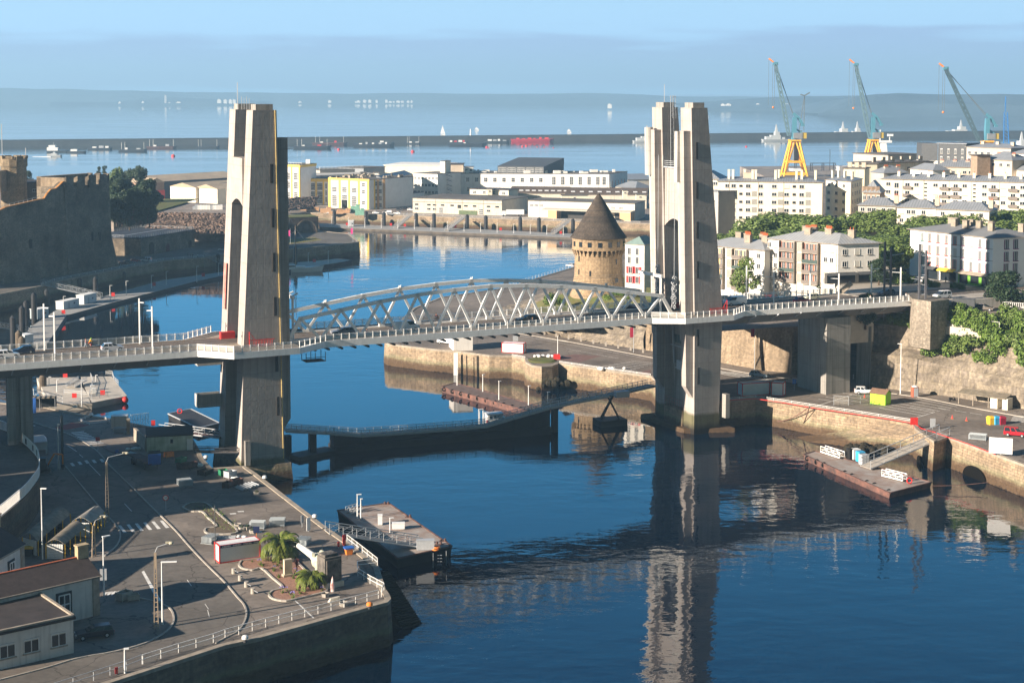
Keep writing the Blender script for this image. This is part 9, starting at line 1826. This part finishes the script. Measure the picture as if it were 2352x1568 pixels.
def crane(label,px,py_base,D,tip,pivot,top_py,jibm,legs=True,s=1.,full=True):
 """jib from pivot (px,py) to tip (px,py); everything stands at distance D"""
 def Q(x,y,dy=0):q=GD(x,y,D);return q+V(0,dy,0)
 X=Q(px,py_base);r=thing('dockyard_crane',label,'crane',X,0,'dockyard cranes');k=D/3600.
 zb=5.8;zt=Q(px,top_py).z
 if legs:
  m=MB()
  for sx_ in(-1,1):
   for sy_ in(-1,1):
    m.bar(V(X.x+sx_*27*k*s,D+sy_*8,zb),V(X.x+sx_*9*k*s,D+sy_*4,zt),1.3);m.bar(V(X.x+sx_*27*k*s,D+sy_*8,zb),V(X.x+sx_*1*k*s,D+sy_*4,zt),1.0)
  for t in(.08,.42):
   w_=(27-18*t)*k*s;z=zb+(zt-zb)*t
   for sy_ in(-1,1):m.bar(V(X.x-w_,D+sy_*(8-4*t),z),V(X.x+w_,D+sy_*(8-4*t),z),1.6)
   for sx_ in(-1,1):m.bar(V(X.x+sx_*w_,D-8+4*t,z),V(X.x+sx_*w_,D+8-4*t,z),1.4)
  m.ob(V(X.x,D,zt-.5),24*k*s,12,1.2);part(m,'portal',CY,r)
  m=MB();m.ob(V(X.x+1,D,zb+(zt-zb)*.4),4,4,(zt-zb)*.6,.2);part(m,'shaft',CD,r)
 z1=zt+.7;m=MB();m.ob(V(X.x+6*k,D,z1+1),20*k*s,9,13*k);part(m,'machine_house',pm('crane_house_grey',(.22,.23,.24),.6),r)
 m=MB();m.ob(V(X.x+21*k*s,D,z1+1),9*k*s,8,13*k);part(m,'counterweight',pm('hazard_dark_yellow',(.5,.36,.05),.7),r)
 hm=38*k;m=MB();m.hexa([V(X.x-7*k,D-2.5,z1),V(X.x+3*k,D-2.5,z1),V(X.x+3*k,D+2.5,z1),V(X.x-7*k,D+2.5,z1)],[V(X.x-5*k,D-1.8,z1+hm+13*k),V(X.x+4*k,D-1.8,z1+hm+13*k),V(X.x+4*k,D+1.8,z1+hm+13*k),V(X.x-5*k,D+1.8,z1+hm+13*k)]);part(m,'tower',CB,r)
 h0=V(X.x,D,z1+hm+13*k);m=MB();m.bar(h0+V(-4*k,0,9*k),h0+V(9*k,0,-2*k),2.2);m.bar(h0+V(9*k,0,-2*k),h0+V(18*k,0,-17*k),2.0);m.ob(h0+V(18*k,0,-20*k),7*k,4,5*k);m.bar(V(X.x+4*k,D,z1+24*k),V(X.x+24*k,D,z1+9*k),1.2);part(m,'rocker_arm',CB,r)
 a=Q(*pivot);t=Q(*tip);m=MB();n_=14;d=(t-a);nrm=V(-d.z,0,d.x).normalized()
 if nrm.x<0:nrm=nrm*-1
 w0=7*k
 pr_,pl_=None,None
 for i in range(n_+1):
  f=i/n_;c=lerp(a,t,f);w_=w0*(math.sin(math.pi*min(1,f+.25)/1.25)*.75+.25)*.5;
  q=[c+nrm*w_+V(0,-1.5,0),c-nrm*w_+V(0,-1.5,0),c+nrm*w_+V(0,1.5,0),c-nrm*w_+V(0,1.5,0)]
  if pr_:
   for u_,v_ in zip(pr_,q):m.bar(u_,v_,.7)
   m.bar(pr_[0],q[1],.35);m.bar(pr_[1],q[0],.35)if i%2 else None;m.bar(pr_[2],q[3],.35)
  pr_=q
 part(m,'jib',jibm,r);e=(t-a).normalized();m=MB();m.ob(t+V(0,0,-1),4,3,2.4);part(m,'jib_head',CB,r);m=MB();m.bar(t,t+V(-15*k,0,12*k),1.2);part(m,'jib_tip',ORA,r)
 m=MB();m.bar(t+V(-2*k,0,0),h0+V(-4*k,0,9*k),.35);m.bar(t+V(2*k,0,-2*k),h0+V(-4*k,0,5*k),.35);hk=t+V(-6*k,0,0);L_=95*k;m.bar(hk,hk+V(0,0,-L_),.25);m.bar(hk+V(1.5,0,0),hk+V(1.5,0,-L_),.25);m.bar(t+V(-15*k,0,12*k),t+V(-15*k,0,-L_),.2);part(m,'cables',CD,r);m=MB();m.sph(hk+V(.7,0,-L_-1.5),.9,8,6);part(m,'hook_block',ORA,r)
crane('blue and yellow dockyard crane, left of the three, standing on yellow portal legs',1824,404,1250,(1781,147),(1812,312),323,pm('crane_boom_grey',(.12,.2,.24),.6,.1))
crane('blue grey dockyard crane with yellow legs, middle of the three',2004,398,1330,(1966,149),(1998,318),322,pm('crane_boom_grey',(.12,.2,.24)),s=.85)
crane('turquoise dockyard crane with a long leaning jib, right of the three',2266,400,1180,(2172,158),(2250,325),325,pm('crane_boom_dark',(.07,.12,.15),.6,.1),s=.9)
p=GD(1849,260,1500);r=thing('dockyard_crane','small distant grey crane jib just right of the left crane','crane',V(p.x,p.y,5.8),0,'dockyard cranes');m=MB();b0=GD(1839,300,1500);t0=GD(1848,220,1500);m.bar(b0+V(-1.5,0,0),t0,.7);m.bar(b0+V(3,0,0),t0,.7);m.bar(t0,t0+V(5,0,3),1.2);m.bar(t0,t0+V(-4,0,1),1.2);m.bar(V(b0.x,b0.y,5.8),b0,2.5);part(m,'jib',CD,r)
p=GD(2310,330,1500);r=thing('dockyard_crane','slender bright blue crane tower at the far right','crane',V(p.x,p.y,5.8),0,'dockyard cranes');m=MB();t0=GD(2310,222,1500);m.bar(V(p.x,p.y,5.8),p,5);m.bar(p+V(-2,0,0),GD(2309,258,1500)+V(-1,0,0),.8);m.bar(p+V(3,0,0),GD(2309,258,1500)+V(2,0,0),.8);m.bar(GD(2309,258,1500),t0,.7)
for i in range(8):y=262+i*8;m.bar(GD(2305.5,y,1500),GD(2314,y+8,1500),.5)
part(m,'mast',pm('bright_blue_steel',(.03,.18,.5),.5),r)
b=MB();b.prism(ccw([V((1790-CX)/3600*1180,1180,0),V((2500-CX)/3600*1100,1100,0),V((2500-CX)/3600*1500,1500,0),V((1700-CX)/3600*1420,1420,0)]),-1,5.6);struct(b,'dockyard_ground',PAVE)
hz=MB().box(-8900,8900,-290,16500,-3,320)
me=hz.mesh('haze',[]);ho=bpy.data.objects.new('haze',me);COL.objects.link(ho);ho['kind']='stuff'
hm=bpy.data.materials.new('haze_air');hm.use_nodes=True;hm.node_tree.nodes.clear()
o1=nd(hm.node_tree,'ShaderNodeOutputMaterial');pv=nd(hm.node_tree,'ShaderNodeVolumePrincipled')
pv.inputs['Color'].default_value=(.43,.73,1,1);pv.inputs['Density'].default_value=1.5e-4;pv.inputs['Anisotropy'].default_value=.1
hm.node_tree.links.new(pv.outputs[0],o1.inputs['Volume']);me.materials.append(hm)
_g={}
for o in COL.objects:
 if o.parent is None and o.get('label'):_g.setdefault(o['label'],[]).append(o)
ORD='first second third fourth fifth sixth seventh eighth ninth tenth eleventh twelfth thirteenth fourteenth fifteenth sixteenth seventeenth eighteenth nineteenth twentieth'.split()
for l,os_ in _g.items():
 if 1<len(os_)<=36 and len(l.split())<=13:
  os_.sort(key=lambda o:proj(o.location)[0])
  for i,o in enumerate(os_):
   k=len(os_)
   if i<20 and i<=k-1-i:o['label']=l+', %s from left'%ORD[i]
   else:o['label']=l+', %s from right'%ORD[k-1-i]
